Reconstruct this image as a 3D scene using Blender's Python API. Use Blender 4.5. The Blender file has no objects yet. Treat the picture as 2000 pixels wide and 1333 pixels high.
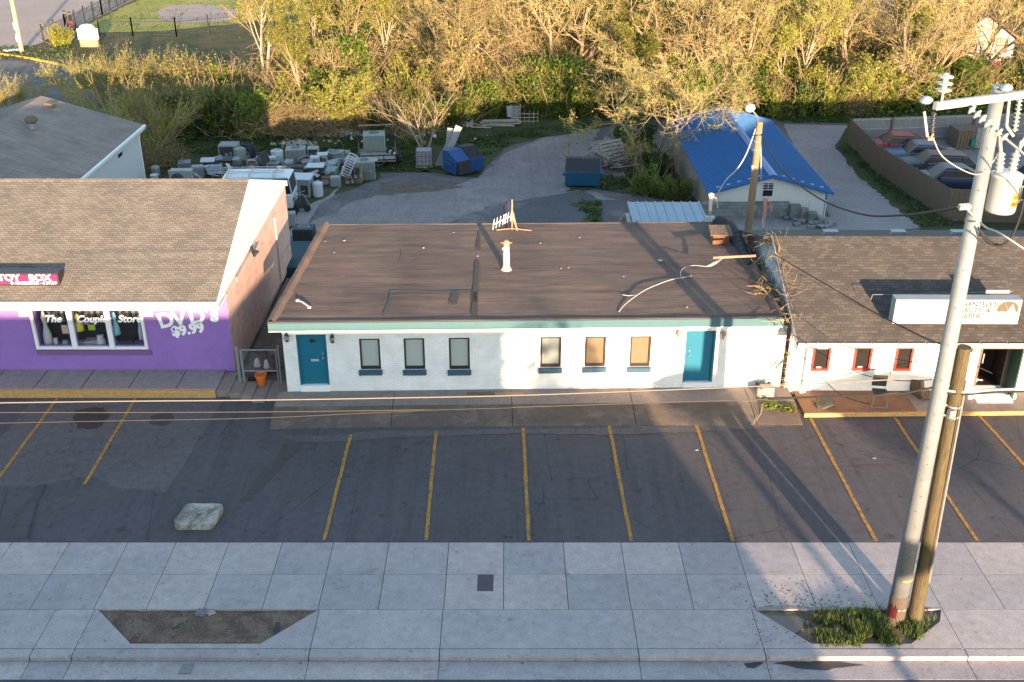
import bpy, bmesh, math, random
from math import sin, cos, pi, radians, atan2, sqrt
from mathutils import Vector, Matrix, noise as mnoise
random.seed(7)
S = bpy.context.scene
COL = S.collection

# ------------------------------------------------------------ camera, sky, sun, exposure
CAMH = 17.4; PITCH = radians(26.26); FPX = 2080.0; CX = 988.0; CY = 666.5
cd = bpy.data.cameras.new("camera"); cam = bpy.data.objects.new("camera", cd); COL.objects.link(cam)
cam.location = (0, 0, CAMH); cam.rotation_euler = (pi/2 - PITCH, 0, 0)
cd.sensor_width = 36; cd.lens = FPX/2000*36; cd.shift_x = 0.006; cd.clip_end = 2000; cd.clip_start = 0.2
S.camera = cam
SUN_EL = radians(7.6)
LD = Vector((-0.237, 1.0, 0)).normalized()          # horizontal direction the light travels in
W = bpy.data.worlds.new("World"); S.world = W; W.use_nodes = True
nt = W.node_tree; bg = nt.nodes["Background"]; sky = nt.nodes.new("ShaderNodeTexSky")
sky.sky_type = 'NISHITA'; sky.sun_disc = False; sky.sun_elevation = SUN_EL
sky.sun_rotation = atan2(-LD.x, -LD.y) ; sky.air_density = 1.0; sky.dust_density = 0.3; sky.ozone_density = 1.0
sky.altitude = 150
nt.links.new(sky.outputs[0], bg.inputs[0]); bg.inputs[1].default_value = 0.15
sl = bpy.data.lights.new("sun", 'SUN'); sun = bpy.data.objects.new("sun", sl); COL.objects.link(sun)
sl.energy = 4.3; sl.angle = radians(0.55); sl.color = (1.0, 0.73, 0.47)
d = Vector((LD.x*cos(SUN_EL), LD.y*cos(SUN_EL), -sin(SUN_EL)))
sun.rotation_euler = d.to_track_quat('-Z', 'Y').to_euler(); sun.location = (20, -30, 30)
S.view_settings.view_transform = 'Standard'; S.view_settings.look = 'None'
S.view_settings.exposure = 2.22; S.view_settings.gamma = 1
S.cycles.max_bounces = 5; S.cycles.diffuse_bounces = 3; S.cycles.glossy_bounces = 2
S.cycles.transparent_max_bounces = 6; S.cycles.use_denoising = True

# ------------------------------------------------------------ survey helpers: a sight line of the photograph met with a known height or distance
def ray(px, py):
    v = (py-CY)/FPX; s, c = sin(PITCH), cos(PITCH)
    return Vector(((px-CX)/FPX, c-v*s, -(s+v*c)))
def G(px, py, z=0.0):
    r = ray(px, py); t = (z-CAMH)/r.z
    return Vector((r.x*t, r.y*t, z))
def F(px, py, Y):
    r = ray(px, py); t = Y/r.y
    return Vector((r.x*t, Y, CAMH+r.z*t))
def TZ(y): return 0.0 if y < 36 else max(-3.15, -.105*(y-36))      # the ground falls away behind the shops
def GT(px, py, h=0.0):
    z = 0.0
    for _ in range(60): p = G(px, py, z+h); z = .5*z+.5*TZ(p.y)
    return G(px, py, z+h)
class Frame:                       # a vertical facade from A to B; local x runs along it, y into the building
    def __init__(s, A, B):
        s.A = Vector((A[0], A[1], 0)); dd = Vector((B[0]-A[0], B[1]-A[1], 0)); s.L = dd.length
        s.u = dd.normalized(); s.n = Vector((-s.u.y, s.u.x, 0)); s.rot = atan2(dd.y, dd.x)
    def at(s, px, py, off=0.0):    # -> local (x, z) on the plane y=off
        r = ray(px, py); o = Vector((0, 0, CAMH)); p = s.A+s.n*off
        t = (p-o).dot(s.n)/r.dot(s.n); q = o+r*t
        return (q-s.A).dot(s.u), q.z
    def w(s, x, y, z): return s.A+s.u*x+s.n*y+Vector((0, 0, z))

# ------------------------------------------------------------ mesh builder
OFF = {}
class MB:
    def __init__(s): s.v = []; s.f = []; s.m = []
    def add(s, vs, fs, m=0):
        b = len(s.v); s.v.extend([tuple(p) for p in vs]); s.f.extend([tuple(b+i for i in f) for f in fs]); s.m.extend([m]*len(fs)); return s
    def quad(s, a, b, c, d, m=0): return s.add([a, b, c, d], [(0, 1, 2, 3)], m)
    def poly(s, pts, m=0): return s.add(pts, [tuple(range(len(pts)))], m)
    def box(s, x0, x1, y0, y1, z0, z1, m=0):
        return s.add([(x0,y0,z0),(x1,y0,z0),(x1,y1,z0),(x0,y1,z0),(x0,y0,z1),(x1,y0,z1),(x1,y1,z1),(x0,y1,z1)],
                     [(0,3,2,1),(4,5,6,7),(0,1,5,4),(1,2,6,5),(2,3,7,6),(3,0,4,7)], m)
    def obox(s, c, sz, rz=0, rx=0, ry=0, m=0):
        M = Matrix.Translation(Vector(c)) @ Matrix.Rotation(rz, 4, 'Z') @ Matrix.Rotation(ry, 4, 'Y') @ Matrix.Rotation(rx, 4, 'X')
        a, b, h = sz[0]/2, sz[1]/2, sz[2]/2
        vs = [M @ Vector(p) for p in [(-a,-b,-h),(a,-b,-h),(a,b,-h),(-a,b,-h),(-a,-b,h),(a,-b,h),(a,b,h),(-a,b,h)]]
        return s.add(vs, [(0,3,2,1),(4,5,6,7),(0,1,5,4),(1,2,6,5),(2,3,7,6),(3,0,4,7)], m)
    def beam(s, a, b, w, h, m=0):      # rectangular bar from a to b
        a, b = Vector(a), Vector(b); t = (b-a).normalized()
        up = Vector((0,0,1)) if abs(t.z) < .95 else Vector((1,0,0))
        x = t.cross(up).normalized()*w/2; y = x.cross(t).normalized()*h/2
        vs = [a-x-y, a+x-y, a+x+y, a-x+y, b-x-y, b+x-y, b+x+y, b-x+y]
        return s.add(vs, [(0,1,2,3),(7,6,5,4),(0,4,5,1),(1,5,6,2),(2,6,7,3),(3,7,4,0)], m)
    def prism(s, pts, z0, z1, m=0):
        n = len(pts); vs = [(p[0],p[1],z0) for p in pts]+[(p[0],p[1],z1) for p in pts]
        fs = [tuple(range(n-1,-1,-1)), tuple(range(n,2*n))]+[(i,(i+1)%n,n+(i+1)%n,n+i) for i in range(n)]
        return s.add(vs, fs, m)
    def extr(s, pts, vec, m=0):
        n = len(pts); vec = Vector(vec); vs = [Vector(p) for p in pts]+[Vector(p)+vec for p in pts]
        fs = [tuple(range(n-1,-1,-1)), tuple(range(n,2*n))]+[(i,(i+1)%n,n+(i+1)%n,n+i) for i in range(n)]
        return s.add(vs, fs, m)
    def tube(s, path, r, n=6, m=0, cap=True):
        path = [Vector(p) for p in path]; k = len(path)
        rs = r if isinstance(r, (list, tuple)) else [r]*k
        vs = []; px = None
        for i, p in enumerate(path):
            t = (path[min(i+1,k-1)]-path[max(i-1,0)])
            if t.length < 1e-9: t = Vector((0,0,1))
            t.normalize()
            if px is None:
                up = Vector((0,0,1)) if abs(t.z) < .9 else Vector((1,0,0))
                x = t.cross(up).normalized()
            else:
                x = (px - t*px.dot(t))
                x = x.normalized() if x.length > 1e-6 else t.orthogonal().normalized()
            px = x; y = t.cross(x)
            for j in range(n):
                a = 2*pi*j/n; vs.append(p+x*(cos(a)*rs[i])+y*(sin(a)*rs[i]))
        fs = [(i*n+j, i*n+(j+1)%n, (i+1)*n+(j+1)%n, (i+1)*n+j) for i in range(k-1) for j in range(n)]
        if cap: fs += [tuple(range(n-1,-1,-1)), tuple((k-1)*n+j for j in range(n))]
        return s.add(vs, fs, m)
    def cyl(s, c, r, h, n=16, m=0, r2=None):
        c = Vector(c); return s.tube([c, c+Vector((0,0,h))], [r, r if r2 is None else r2], n, m)
    def lathe(s, c, prof, n=16, m=0, axis=None):
        c = Vector(c); R = Matrix.Identity(3) if axis is None else Vector((0,0,1)).rotation_difference(Vector(axis)).to_matrix()
        vs = []
        for (r, z) in prof:
            for j in range(n):
                a = 2*pi*j/n; vs.append(c+R @ Vector((r*cos(a), r*sin(a), z)))
        k = len(prof)
        fs = [(i*n+j, i*n+(j+1)%n, (i+1)*n+(j+1)%n, (i+1)*n+j) for i in range(k-1) for j in range(n)]
        fs += [tuple(range(n-1,-1,-1)), tuple((k-1)*n+j for j in range(n))]
        return s.add(vs, fs, m)
    def build(s, name, mats, parent=None, smooth=False, loc=None, bevel=0, auto=True):
        me = bpy.data.meshes.new(name)
        off = Vector((0,0,0))
        if parent is not None and parent.name in OFF: off = OFF[parent.name]
        if loc is not None: off = Vector(loc)
        vs = [(p[0]-off.x, p[1]-off.y, p[2]-off.z) for p in s.v] if off.length > 0 else s.v
        me.from_pydata(vs, [], s.f)
        if not isinstance(mats, (list, tuple)): mats = [mats]
        for mm in mats: me.materials.append(mm)
        if len(mats) > 1: me.polygons.foreach_set("material_index", s.m)
        if smooth: me.polygons.foreach_set("use_smooth", [True]*len(me.polygons))
        me.update()
        o = bpy.data.objects.new(name, me); COL.objects.link(o)
        if loc is not None: o.location = off
        if parent is not None:
            o.parent = parent
            if parent.name in OFF: OFF[o.name] = OFF[parent.name]
        if bevel:
            b = o.modifiers.new("bevel", 'BEVEL'); b.width = bevel; b.segments = 2; b.limit_method = 'ANGLE'; b.angle_limit = radians(35)
        return o
def tag(o, label=None, cat=None, group=None, kind=None):
    if label: o["label"] = label
    if cat: o["category"] = cat
    if group: o["group"] = group
    if kind: o["kind"] = kind
    return o
def thing(name, label, cat, loc=(0,0,0), rz=0.0, group=None, world=False):
    o = bpy.data.objects.new(name, None); COL.objects.link(o); o.empty_display_size = .2
    o.location = loc; o.rotation_euler = (0,0,rz); tag(o, label, cat, group)
    if world: OFF[o.name] = Vector(loc)
    return o
def copy_tree(root, loc, rz=0.0, sc=1.0, label=None, group=None):
    def cp(o, par):
        c = o.copy(); COL.objects.link(c); c.parent = par
        for ch in list(o.children): cp(ch, c)
        return c
    r = cp(root, None); r.location = loc; r.rotation_euler = (0,0,rz)
    r.scale = (sc,sc,sc) if not isinstance(sc, (tuple, list)) else sc
    if label: r["label"] = label
    if group: r["group"] = group
    return r
def struct(name, mb, m, **k):
    o = mb.build(name, m, **k); o["kind"] = "structure"; return o

# ------------------------------------------------------------ materials
def newmat(name):
    m = bpy.data.materials.new(name); m.use_nodes = True
    n = m.node_tree; return m, n, n.nodes["Principled BSDF"]
def c4(c): return (c[0], c[1], c[2], 1)
class N:
    def __init__(s, nt): s.nt = nt
    def new(s, t, **k):
        n = s.nt.nodes.new(t)
        for a, b in k.items():
            if a == 'inp':
                for i, v in b.items(): n.inputs[i].default_value = v
            else: setattr(n, a, b)
        return n
    def link(s, a, b): s.nt.links.new(a, b)
    def noise(s, vec, scale, detail=4, rough=.6, dist=0):
        n = s.new("ShaderNodeTexNoise"); n.inputs["Scale"].default_value = scale; n.inputs["Detail"].default_value = detail
        n.inputs["Roughness"].default_value = rough; n.inputs["Distortion"].default_value = dist
        if vec: s.link(vec, n.inputs["Vector"])
        return n.outputs["Fac"]
    def ramp(s, fac, stops):
        r = s.new("ShaderNodeValToRGB"); e = r.color_ramp.elements
        while len(e) < len(stops): e.new(.5)
        for i, (p, c) in enumerate(stops): e[i].position = p; e[i].color = c if len(c) == 4 else c4(c)
        s.link(fac, r.inputs[0]); return r.outputs[0]
    def mix(s, fac, a, b, mode='MIX'):
        m = s.new("ShaderNodeMix"); m.data_type = 'RGBA'; m.blend_type = mode
        if hasattr(fac, 'is_linked'): s.link(fac, m.inputs[0])
        else: m.inputs[0].default_value = fac
        for i, x in ((6, a), (7, b)):
            if hasattr(x, 'is_linked'): s.link(x, m.inputs[i])
            else: m.inputs[i].default_value = c4(x)
        return m.outputs[2]
    def math(s, op, a, b=0.0):
        m = s.new("ShaderNodeMath"); m.operation = op
        for i, x in ((0, a), (1, b)):
            if hasattr(x, 'is_linked'): s.link(x, m.inputs[i])
            else: m.inputs[i].default_value = x
        return m.outputs[0]
    def map(s, vec, scale=(1,1,1), rot=(0,0,0), loc=(0,0,0)):
        m = s.new("ShaderNodeMapping"); s.link(vec, m.inputs[0])
        m.inputs["Scale"].default_value = scale; m.inputs["Rotation"].default_value = rot; m.inputs["Location"].default_value = loc
        return m.outputs[0]
    def bump(s, h, strength, dist=.02):
        b = s.new("ShaderNodeBump"); b.inputs["Strength"].default_value = strength; b.inputs["Distance"].default_value = dist
        s.link(h, b.inputs["Height"]); return b.outputs[0]
    def obj(s): return s.new("ShaderNodeTexCoord").outputs["Object"]
def sc3(c, k): return tuple(min(1, x*k) for x in c[:3])
def mat(name, col, rough=.8, var=.18, scale=2.0, col2=None, metal=0, bump=0, bscale=30, stretch=(1,1,1), spec=.3, rnd=0):
    m, nt, p = newmat(name); n = N(nt); o = n.map(n.obj(), stretch)
    a = n.noise(o, scale, 6, .65); b = n.noise(o, scale*9, 4, .6)
    c2 = col2 if col2 else sc3(col, 1+var)
    c = n.ramp(a, [(.3, sc3(col, 1-var)), (.5, col), (.72, c2)])
    c = n.mix(.35, c, n.ramp(b, [(.25, sc3(col, 1-var*1.3)), (.75, sc3(col, 1+var*1.1))]))
    if rnd:
        oi = n.new("ShaderNodeObjectInfo"); hs = n.new("ShaderNodeHueSaturation")
        v = n.math('MULTIPLY_ADD', oi.outputs["Random"], rnd*2); nt.nodes[-1].inputs[2].default_value = 1-rnd
        n.link(v, hs.inputs["Value"]); n.link(c, hs.inputs["Color"]); c = hs.outputs[0]
    n.link(c, p.inputs["Base Color"]); p.inputs["Roughness"].default_value = rough; p.inputs["Metallic"].default_value = metal
    p.inputs["Specular IOR Level"].default_value = spec
    if bump: n.link(n.bump(n.noise(o, bscale, 5, .6), bump), p.inputs["Normal"])
    return m
def glassmat(name, col, rough=.08, spec=.6, metal=0):
    m, nt, p = newmat(name); p.inputs["Base Color"].default_value = c4(col); p.inputs["Roughness"].default_value = rough
    p.inputs["Specular IOR Level"].default_value = spec; p.inputs["Metallic"].default_value = metal; return m
def shingle_mat(name, c1, c2, mortar, bw, rh, bias, ys=1.0, noise_amt=.35):
    m, nt, p = newmat(name); n = N(nt); o = n.obj(); v = n.map(o, (1, ys, 0))
    b = n.new("ShaderNodeTexBrick"); n.link(v, b.inputs[0])
    b.inputs["Color1"].default_value = c4(c1); b.inputs["Color2"].default_value = c4(c2); b.inputs["Mortar"].default_value = c4(mortar)
    b.inputs["Scale"].default_value = 1; b.inputs["Brick Width"].default_value = bw; b.inputs["Row Height"].default_value = rh
    b.inputs["Mortar Size"].default_value = rh*.09; b.inputs["Mortar Smooth"].default_value = .3; b.inputs["Bias"].default_value = bias
    big = n.ramp(n.noise(v, .7, 5, .6), [(.3, (.78,.78,.78)), (.7, (1.12,1.1,1.05))])
    fine = n.ramp(n.noise(v, 40, 3), [(.3, (.8,.8,.8)), (.7, (1.15,1.15,1.15))])
    c = n.mix(1, b.outputs[0], big, 'MULTIPLY'); c = n.mix(noise_amt*2, c, fine, 'MULTIPLY')
    n.link(c, p.inputs["Base Color"]); p.inputs["Roughness"].default_value = .95; p.inputs["Specular IOR Level"].default_value = .1
    n.link(n.bump(n.math('ADD', n.math('MULTIPLY', b.outputs[1], -1.0), n.noise(v, 60, 2)), .5, .012), p.inputs["Normal"])
    return m
def brick_mat(name, c1, c2, mortar, bump=.6, dirt=None, axes='xz', bw=.215, rh=.07):
    m, nt, p = newmat(name); n = N(nt); o = n.obj()
    sx = n.new("ShaderNodeSeparateXYZ"); n.link(o, sx.inputs[0]); cb = n.new("ShaderNodeCombineXYZ")
    n.link(sx.outputs[0 if axes[0] == 'x' else 1], cb.inputs[0]); n.link(sx.outputs[2], cb.inputs[1]); v = cb.outputs[0]
    b = n.new("ShaderNodeTexBrick"); n.link(v, b.inputs[0])
    b.inputs["Color1"].default_value = c4(c1); b.inputs["Color2"].default_value = c4(c2); b.inputs["Mortar"].default_value = c4(mortar)
    b.inputs["Scale"].default_value = 1; b.inputs["Brick Width"].default_value = bw; b.inputs["Row Height"].default_value = rh
    b.inputs["Mortar Size"].default_value = .009; b.inputs["Mortar Smooth"].default_value = .5
    d = n.ramp(n.noise(v, 1.3, 6, .7), [(.35, (.86,.86,.86)), (.65, (1.04,1.04,1.03))])
    c = n.mix(1, b.outputs[0], d, 'MULTIPLY')
    if dirt:
        f = n.ramp(n.noise(n.map(v, (1,1,1), loc=(5,3,0)), 2.2, 8, .75), [(.52, (0,0,0)), (.66, (1,1,1))]); c = n.mix(f, c, dirt)
    n.link(c, p.inputs["Base Color"]); p.inputs["Roughness"].default_value = .75; p.inputs["Specular IOR Level"].default_value = .25
    n.link(n.bump(n.math('ADD', n.math('MULTIPLY', b.outputs[1], -1.0), n.math('MULTIPLY', n.noise(v, 45, 3), .4)), bump, .008), p.inputs["Normal"])
    return m
def asphalt_mat(name, col, crack=0.0, col2=None, stain=.5, big=.25, slabs=False, tracks=False):
    m, nt, p = newmat(name); n = N(nt); o = n.obj()
    a = n.noise(o, big, 7, .62, .6); f = n.noise(o, 28, 4, .7); g = n.noise(o, 4, 6, .65)
    c = n.ramp(a, [(.34, sc3(col, .82)), (.5, col), (.66, col2 or sc3(col, 1.22))])
    c = n.mix(.6, c, n.ramp(g, [(.3, sc3(col, .78)), (.7, sc3(col, 1.25))]), 'MIX')
    c = n.mix(.5, c, n.ramp(f, [(.28, (.55,.55,.55)), (.75, (1.5,1.5,1.5))]), 'MULTIPLY')
    st = n.ramp(n.noise(n.map(o, (.9,1.3,1), loc=(3,7,0)), .9, 8, .7, .8), [(.60, (1,1,1)), (.72, (.62,.60,.58))])
    c = n.mix(stain, c, st, 'MULTIPLY')
    if slabs:
        gi = n.new("ShaderNodeNewGeometry").outputs["Random Per Island"]; c = n.mix(.9, c, n.ramp(gi, [(0, (.84,.85,.88)), (.5, (1,1,1)), (1, (1.12,1.09,1.04))]), 'MULTIPLY')
        sp_ = n.ramp(n.noise(o, 6.5, 2, .5), [(.66, (1,1,1)), (.72, (.66,.63,.61))]); c = n.mix(.8, c, sp_, 'MULTIPLY')
        wh = n.ramp(n.noise(n.map(o,(1,1,1),loc=(9,4,0)), 9, 2, .5), [(.76, (1,1,1)), (.79, (1.35,1.35,1.35))]); c = n.mix(.8, c, wh, 'MULTIPLY')
    if tracks:
        sp_ = n.ramp(n.noise(n.map(o,(1,1,1),loc=(2,8,0)), 3.2, 4, .6), [(.62, (1,1,1)), (.68, (.62,.6,.58))]); c = n.mix(.75, c, sp_, 'MULTIPLY')
        wh = n.ramp(n.noise(n.map(o,(1,1,1),loc=(9,4,0)), 11, 2, .5), [(.74, (1,1,1)), (.77, (2.2,2.1,2.0))]); c = n.mix(.8, c, wh, 'MULTIPLY')
        tk = n.ramp(n.noise(n.map(o,(2.2,.12,1)), 1.3, 6, .7, .3), [(.36, (.88,.87,.86)), (.5, (1,1,1)), (.66, (1.07,1.06,1.04))]); c = n.mix(1, c, tk, 'MULTIPLY')
        v2 = n.new("ShaderNodeTexVoronoi"); v2.feature = 'DISTANCE_TO_EDGE'; v2.inputs["Scale"].default_value = .33
        nn_ = n.new("ShaderNodeTexNoise"); nn_.inputs["Scale"].default_value = 1.6; nn_.inputs["Detail"].default_value = 6; n.link(n.mix(.22, o, nn_.outputs[1]), v2.inputs["Vector"])
        c = n.mix(.75, c, n.ramp(v2.outputs[0], [(.0, (.5,.5,.5)), (.0045, (1,1,1))]), 'MULTIPLY')
    if crack:
        vv = n.new("ShaderNodeTexVoronoi"); vv.feature = 'DISTANCE_TO_EDGE'; vv.inputs["Scale"].default_value = 3.2
        w = n.mix(.12, o, n.new("ShaderNodeTexNoise").outputs[1]); n.link(w, vv.inputs["Vector"])
        k = n.ramp(vv.outputs[0], [(.0, (.45,.45,.45)), (.035, (1,1,1))]); c = n.mix(crack, c, k, 'MULTIPLY')
    n.link(c, p.inputs["Base Color"]); p.inputs["Roughness"].default_value = .92; p.inputs["Specular IOR Level"].default_value = .15
    n.link(n.bump(f, .35, .01), p.inputs["Normal"])
    return m
def two_tone(name, a, b, scale, lo=.42, hi=.58, rough=.95, fine=18, bump=.4, stretch=(1,1,1)):
    m, nt, p = newmat(name); n = N(nt); o = n.map(n.obj(), stretch)
    k = n.ramp(n.noise(o, scale, 9, .72, .4), [(lo, (0,0,0)), (hi, (1,1,1))])
    c = n.mix(k, a, b); ff = n.noise(o, fine, 5, .7)
    c = n.mix(.8, c, n.ramp(ff, [(.25, (.55,.55,.55)), (.78, (1.45,1.45,1.45))]), 'MULTIPLY')
    n.link(c, p.inputs["Base Color"]); p.inputs["Roughness"].default_value = rough; p.inputs["Specular IOR Level"].default_value = .15
    n.link(n.bump(ff, bump, .03), p.inputs["Normal"]); return m
def leafmat(name, col, col2, var=.3, trans=.35):
    m, nt, p = newmat(name); n = N(nt); g = n.new("ShaderNodeNewGeometry"); oi = n.new("ShaderNodeObjectInfo")
    r = n.ramp(g.outputs["Random Per Island"], [(0, sc3(col, 1-var)), (.6, col), (1, col2)])
    cl = n.ramp(n.noise(n.obj(), .9, 3), [(.3, (.7,.7,.7)), (.7, (1.2,1.2,1.2))]); r = n.mix(.7, r, cl, 'MULTIPLY')
    hs = n.new("ShaderNodeHueSaturation"); n.link(r, hs.inputs["Color"])
    mm = n.new("ShaderNodeMath"); mm.operation = 'MULTIPLY_ADD'; n.link(oi.outputs["Random"], mm.inputs[0]); mm.inputs[1].default_value = .5; mm.inputs[2].default_value = .75
    n.link(mm.outputs[0], hs.inputs["Value"])
    n.link(hs.outputs[0], p.inputs["Base Color"]); p.inputs["Roughness"].default_value = .6; p.inputs["Specular IOR Level"].default_value = .2
    t = n.new("ShaderNodeBsdfTranslucent"); n.link(hs.outputs[0], t.inputs[0]); mx = n.new("ShaderNodeMixShader"); mx.inputs[0].default_value = trans
    n.link(p.outputs[0], mx.inputs[1]); n.link(t.outputs[0], mx.inputs[2]); n.link(mx.outputs[0], nt.nodes["Material Output"].inputs[0])
    return m
M = {}
M['lot'] = asphalt_mat("lot asphalt", (.083,.074,.077), crack=.0, tracks=True, stain=.8)
M['lot_old'] = asphalt_mat("old asphalt", (.108,.096,.095), crack=.6, stain=.8)
M['yard'] = asphalt_mat("yard asphalt", (.108,.095,.096), crack=.35, col2=(.25,.22,.21), big=.3, tracks=True)
M['yard_pale'] = asphalt_mat("worn pale asphalt", (.20,.172,.166), crack=.5, col2=(.30,.265,.25), big=.35, tracks=True)
M['road'] = asphalt_mat("street asphalt", (.078,.07,.074))
M['far_road'] = asphalt_mat("far road", (.32,.245,.215))
M['conc'] = asphalt_mat("pavement concrete", (.342,.295,.287), stain=.7, big=.5, slabs=True)
M['conc_dirty'] = asphalt_mat("dirty concrete", (.22,.175,.15), stain=.9, big=.7, col2=(.27,.22,.185))
M['conc_ramp'] = asphalt_mat("mossy ramp concrete", (.11,.085,.070), stain=1, big=1.1, col2=(.23,.185,.15))
M['conc_mid'] = asphalt_mat("drive concrete", (.24,.21,.205), stain=.7, big=.5)
M['terracotta'] = asphalt_mat("painted walk", (.20,.11,.065), stain=.8, big=.7)
M['joint'] = mat("joint filler", (.045,.045,.045))
M['yellow'] = two_tone("road paint yellow", (.40,.20,.04), (.14,.10,.07), 7, .46, .62)
M['ycurb'] = two_tone("curb paint yellow", (.52,.29,.10), (.32,.23,.15), 5, .45, .7)
M['dirt'] = two_tone("dirt", (.105,.068,.050), (.17,.12,.088), 2.2)
M['grassg'] = two_tone("grass ground", (.045,.062,.018), (.07,.055,.035), .9, .45, .6, fine=9, bump=.9)
M['woodsfloor'] = two_tone("leaf litter", (.05,.06,.02), (.11,.08,.045), .5, .42, .58, fine=7, bump=1)
M['lawn'] = two_tone("lawn", (.22,.23,.04), (.34,.27,.09), .25, .4, .65, fine=5, bump=.8)
M['rustdirt'] = two_tone("rusty gravel", (.11,.07,.045), (.13,.11,.09), 1.4)
M['membrane'] = None
def membrane():
    m, nt, p = newmat("roof membrane"); n = N(nt); o = n.obj()
    w = n.map(o, (.45, 3.2, 1)); a = n.noise(w, 2.2, 7, .68, .9); b = n.noise(n.map(o, (.25, 7, 1)), 1.5, 5, .6, .5)
    g = n.noise(o, .35, 5, .6)
    c = n.ramp(g, [(.32, (.100,.073,.063)), (.5, (.132,.095,.080)), (.68, (.165,.115,.090))])
    c = n.mix(.6, c, n.ramp(a, [(.3, (.7,.7,.7)), (.7, (1.25,1.2,1.15))]), 'MULTIPLY')
    c = n.mix(.35, c, n.ramp(n.noise(o, 60, 3), [(.3, (.6,.6,.6)), (.7, (1.4,1.4,1.4))]), 'MULTIPLY')
    n.link(c, p.inputs["Base Color"]); p.inputs["Roughness"].default_value = .95; p.inputs["Specular IOR Level"].default_value = .12
    n.link(n.bump(n.math('ADD', a, n.math('MULTIPLY', b, .7)), .34, .05), p.inputs["Normal"]); return m
M['membrane'] = membrane()
M['patchroof'] = mat("roof patch", (.06,.05,.045), .95, .2, 3, bump=.3)
M['white_brick'] = brick_mat("white painted brick", (.74,.73,.72), (.70,.70,.69), (.60,.59,.58), .55)
M['white_brick2'] = brick_mat("white painted block", (.83,.81,.78), (.80,.78,.76), (.76,.74,.72), .25)
M['pink_brick'] = brick_mat("pink painted brick", (.66,.43,.36), (.62,.40,.33), (.58,.38,.33), .5, dirt=(.42,.25,.16), axes='yz')
M['purple'] = mat("purple paint", (.25,.135,.40), .75, .16, 1.3, bump=.15, bscale=20)
M['teal'] = mat("teal door paint", (.009,.115,.185), .5, .06, 2)
M['teal_light'] = mat("pale teal fascia", (.05,.115,.135), .6, .1, 3)
M['blue_sill'] = mat("slate blue sill", (.04,.09,.14), .8, .2, 8)
M['white'] = mat("white paint", (.70,.69,.68), .5, .05, 3)
M['offwhite'] = mat("off white metal", (.33,.33,.33), .5, .12, 3)
M['greywhite'] = mat("grey white siding", (.52,.52,.54), .6, .06, 3)
M['black'] = mat("black trim", (.018,.018,.02), .4, .2, 5)
M['dkbrown'] = mat("dark bronze frame", (.035,.025,.024), .45, .2, 5)
M['pane_pale'] = glassmat("frosted pane", (.33,.37,.35), .25, .4)
M['pane_mid'] = glassmat("grey green blind pane", (.20,.22,.20), .25, .4)  # even grey-green pane, a tone darker than the pale ones
M['pane_tan'] = glassmat("tan blind pane", (.17,.125,.08), .25, .35)
M['pane_dark'] = glassmat("dark pane", (.022,.02,.019), .12, .3)
M['red'] = mat("red frame", (.50,.035,.02), .5, .12, 4)
M['shA'] = shingle_mat("brown grey shingles", (.205,.178,.155), (.145,.126,.112), (.08,.068,.06), .22, .105, 0.0, 1.08)
M['shB'] = shingle_mat("charcoal shingles", (.075,.066,.062), (.135,.112,.098), (.065,.056,.052), .23, .125, -.35, 1.06)
M['shC'] = shingle_mat("grey shingles", (.19,.165,.145), (.15,.13,.12), (.11,.1,.09), .9, .14, 0, 1.05)
M['dkroof_shade'] = mat("dark roofing and slope shade", (.035,.038,.045), .9, .15, 4)  # shade put into the rear slopes' colour; the roofing roll is dark itself
M['galv'] = mat("galvanised steel", (.185,.195,.205), .55, .22, 1.5, metal=.1, spec=.5)
M['galvdark'] = mat("dull zinc", (.26,.27,.28), .55, .2, 6, metal=.4)
M['insul'] = mat("pale porcelain", (.30,.30,.30), .3, .1, 8)
M['polewood'] = two_tone("weathered pole wood", (.06,.046,.026), (.125,.098,.055), 3, .35, .65, fine=30, bump=.5, stretch=(6,6,.6))
M['polewood2'] = two_tone("old pole wood", (.20,.13,.075), (.30,.20,.12), 3, .35, .65, fine=30, bump=.5, stretch=(6,6,.6))
M['wood'] = two_tone("grey timber", (.21,.185,.16), (.34,.305,.26), 3, .35, .65, fine=25, bump=.3, stretch=(1,1,4))
M['wood_brown'] = two_tone("brown timber", (.12,.085,.06), (.17,.12,.085), 2, .35, .65, fine=20, bump=.3, stretch=(5,5,.7))
M['wood_grey'] = two_tone("grey fence timber", (.15,.145,.15), (.22,.21,.22), 2, .35, .65, fine=20, bump=.3, stretch=(6,6,.6))
M['rust'] = two_tone("rusty steel", (.20,.085,.045), (.12,.07,.05), 4)
M['rustpipe'] = mat("salmon rusty pipe", (.42,.20,.13), .7, .25, 6)
M['boot'] = mat("tan vent stack", (.50,.38,.30), .6, .12, 8)
M['blueroof'] = mat("blue ribbed metal", (.018,.10,.265), .6, .14, .8, spec=.3)
M['bluetrim'] = mat("blue trim", (.02,.10,.28), .4, .1, 2)
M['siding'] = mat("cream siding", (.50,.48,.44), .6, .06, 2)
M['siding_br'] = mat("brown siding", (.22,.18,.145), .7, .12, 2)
M['cinder'] = brick_mat("cinder block", (.24,.235,.225), (.14,.135,.13), (.09,.088,.085), .6, bw=.4, rh=.2)
M['tinroof'] = mat("pale tin roof", (.26,.32,.37), .6, .12, 1.5)
M['dumpster'] = mat("blue dumpster paint", (.012,.055,.17), .5, .22, 2, spec=.4)
M['dumpster2'] = mat("teal blue dumpster paint", (.01,.065,.125), .5, .2, 2, spec=.4)
M['rubber'] = mat("black rubber", (.02,.02,.021), .85, .2, 8)
M['acgrey'] = mat("condenser grey", (.22,.235,.24), .6, .14, 2)
M['acbeige'] = mat("condenser beige", (.29,.28,.26), .6, .12, 2)
M['acgreen'] = mat("condenser sage", (.20,.25,.22), .6, .12, 2)
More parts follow.
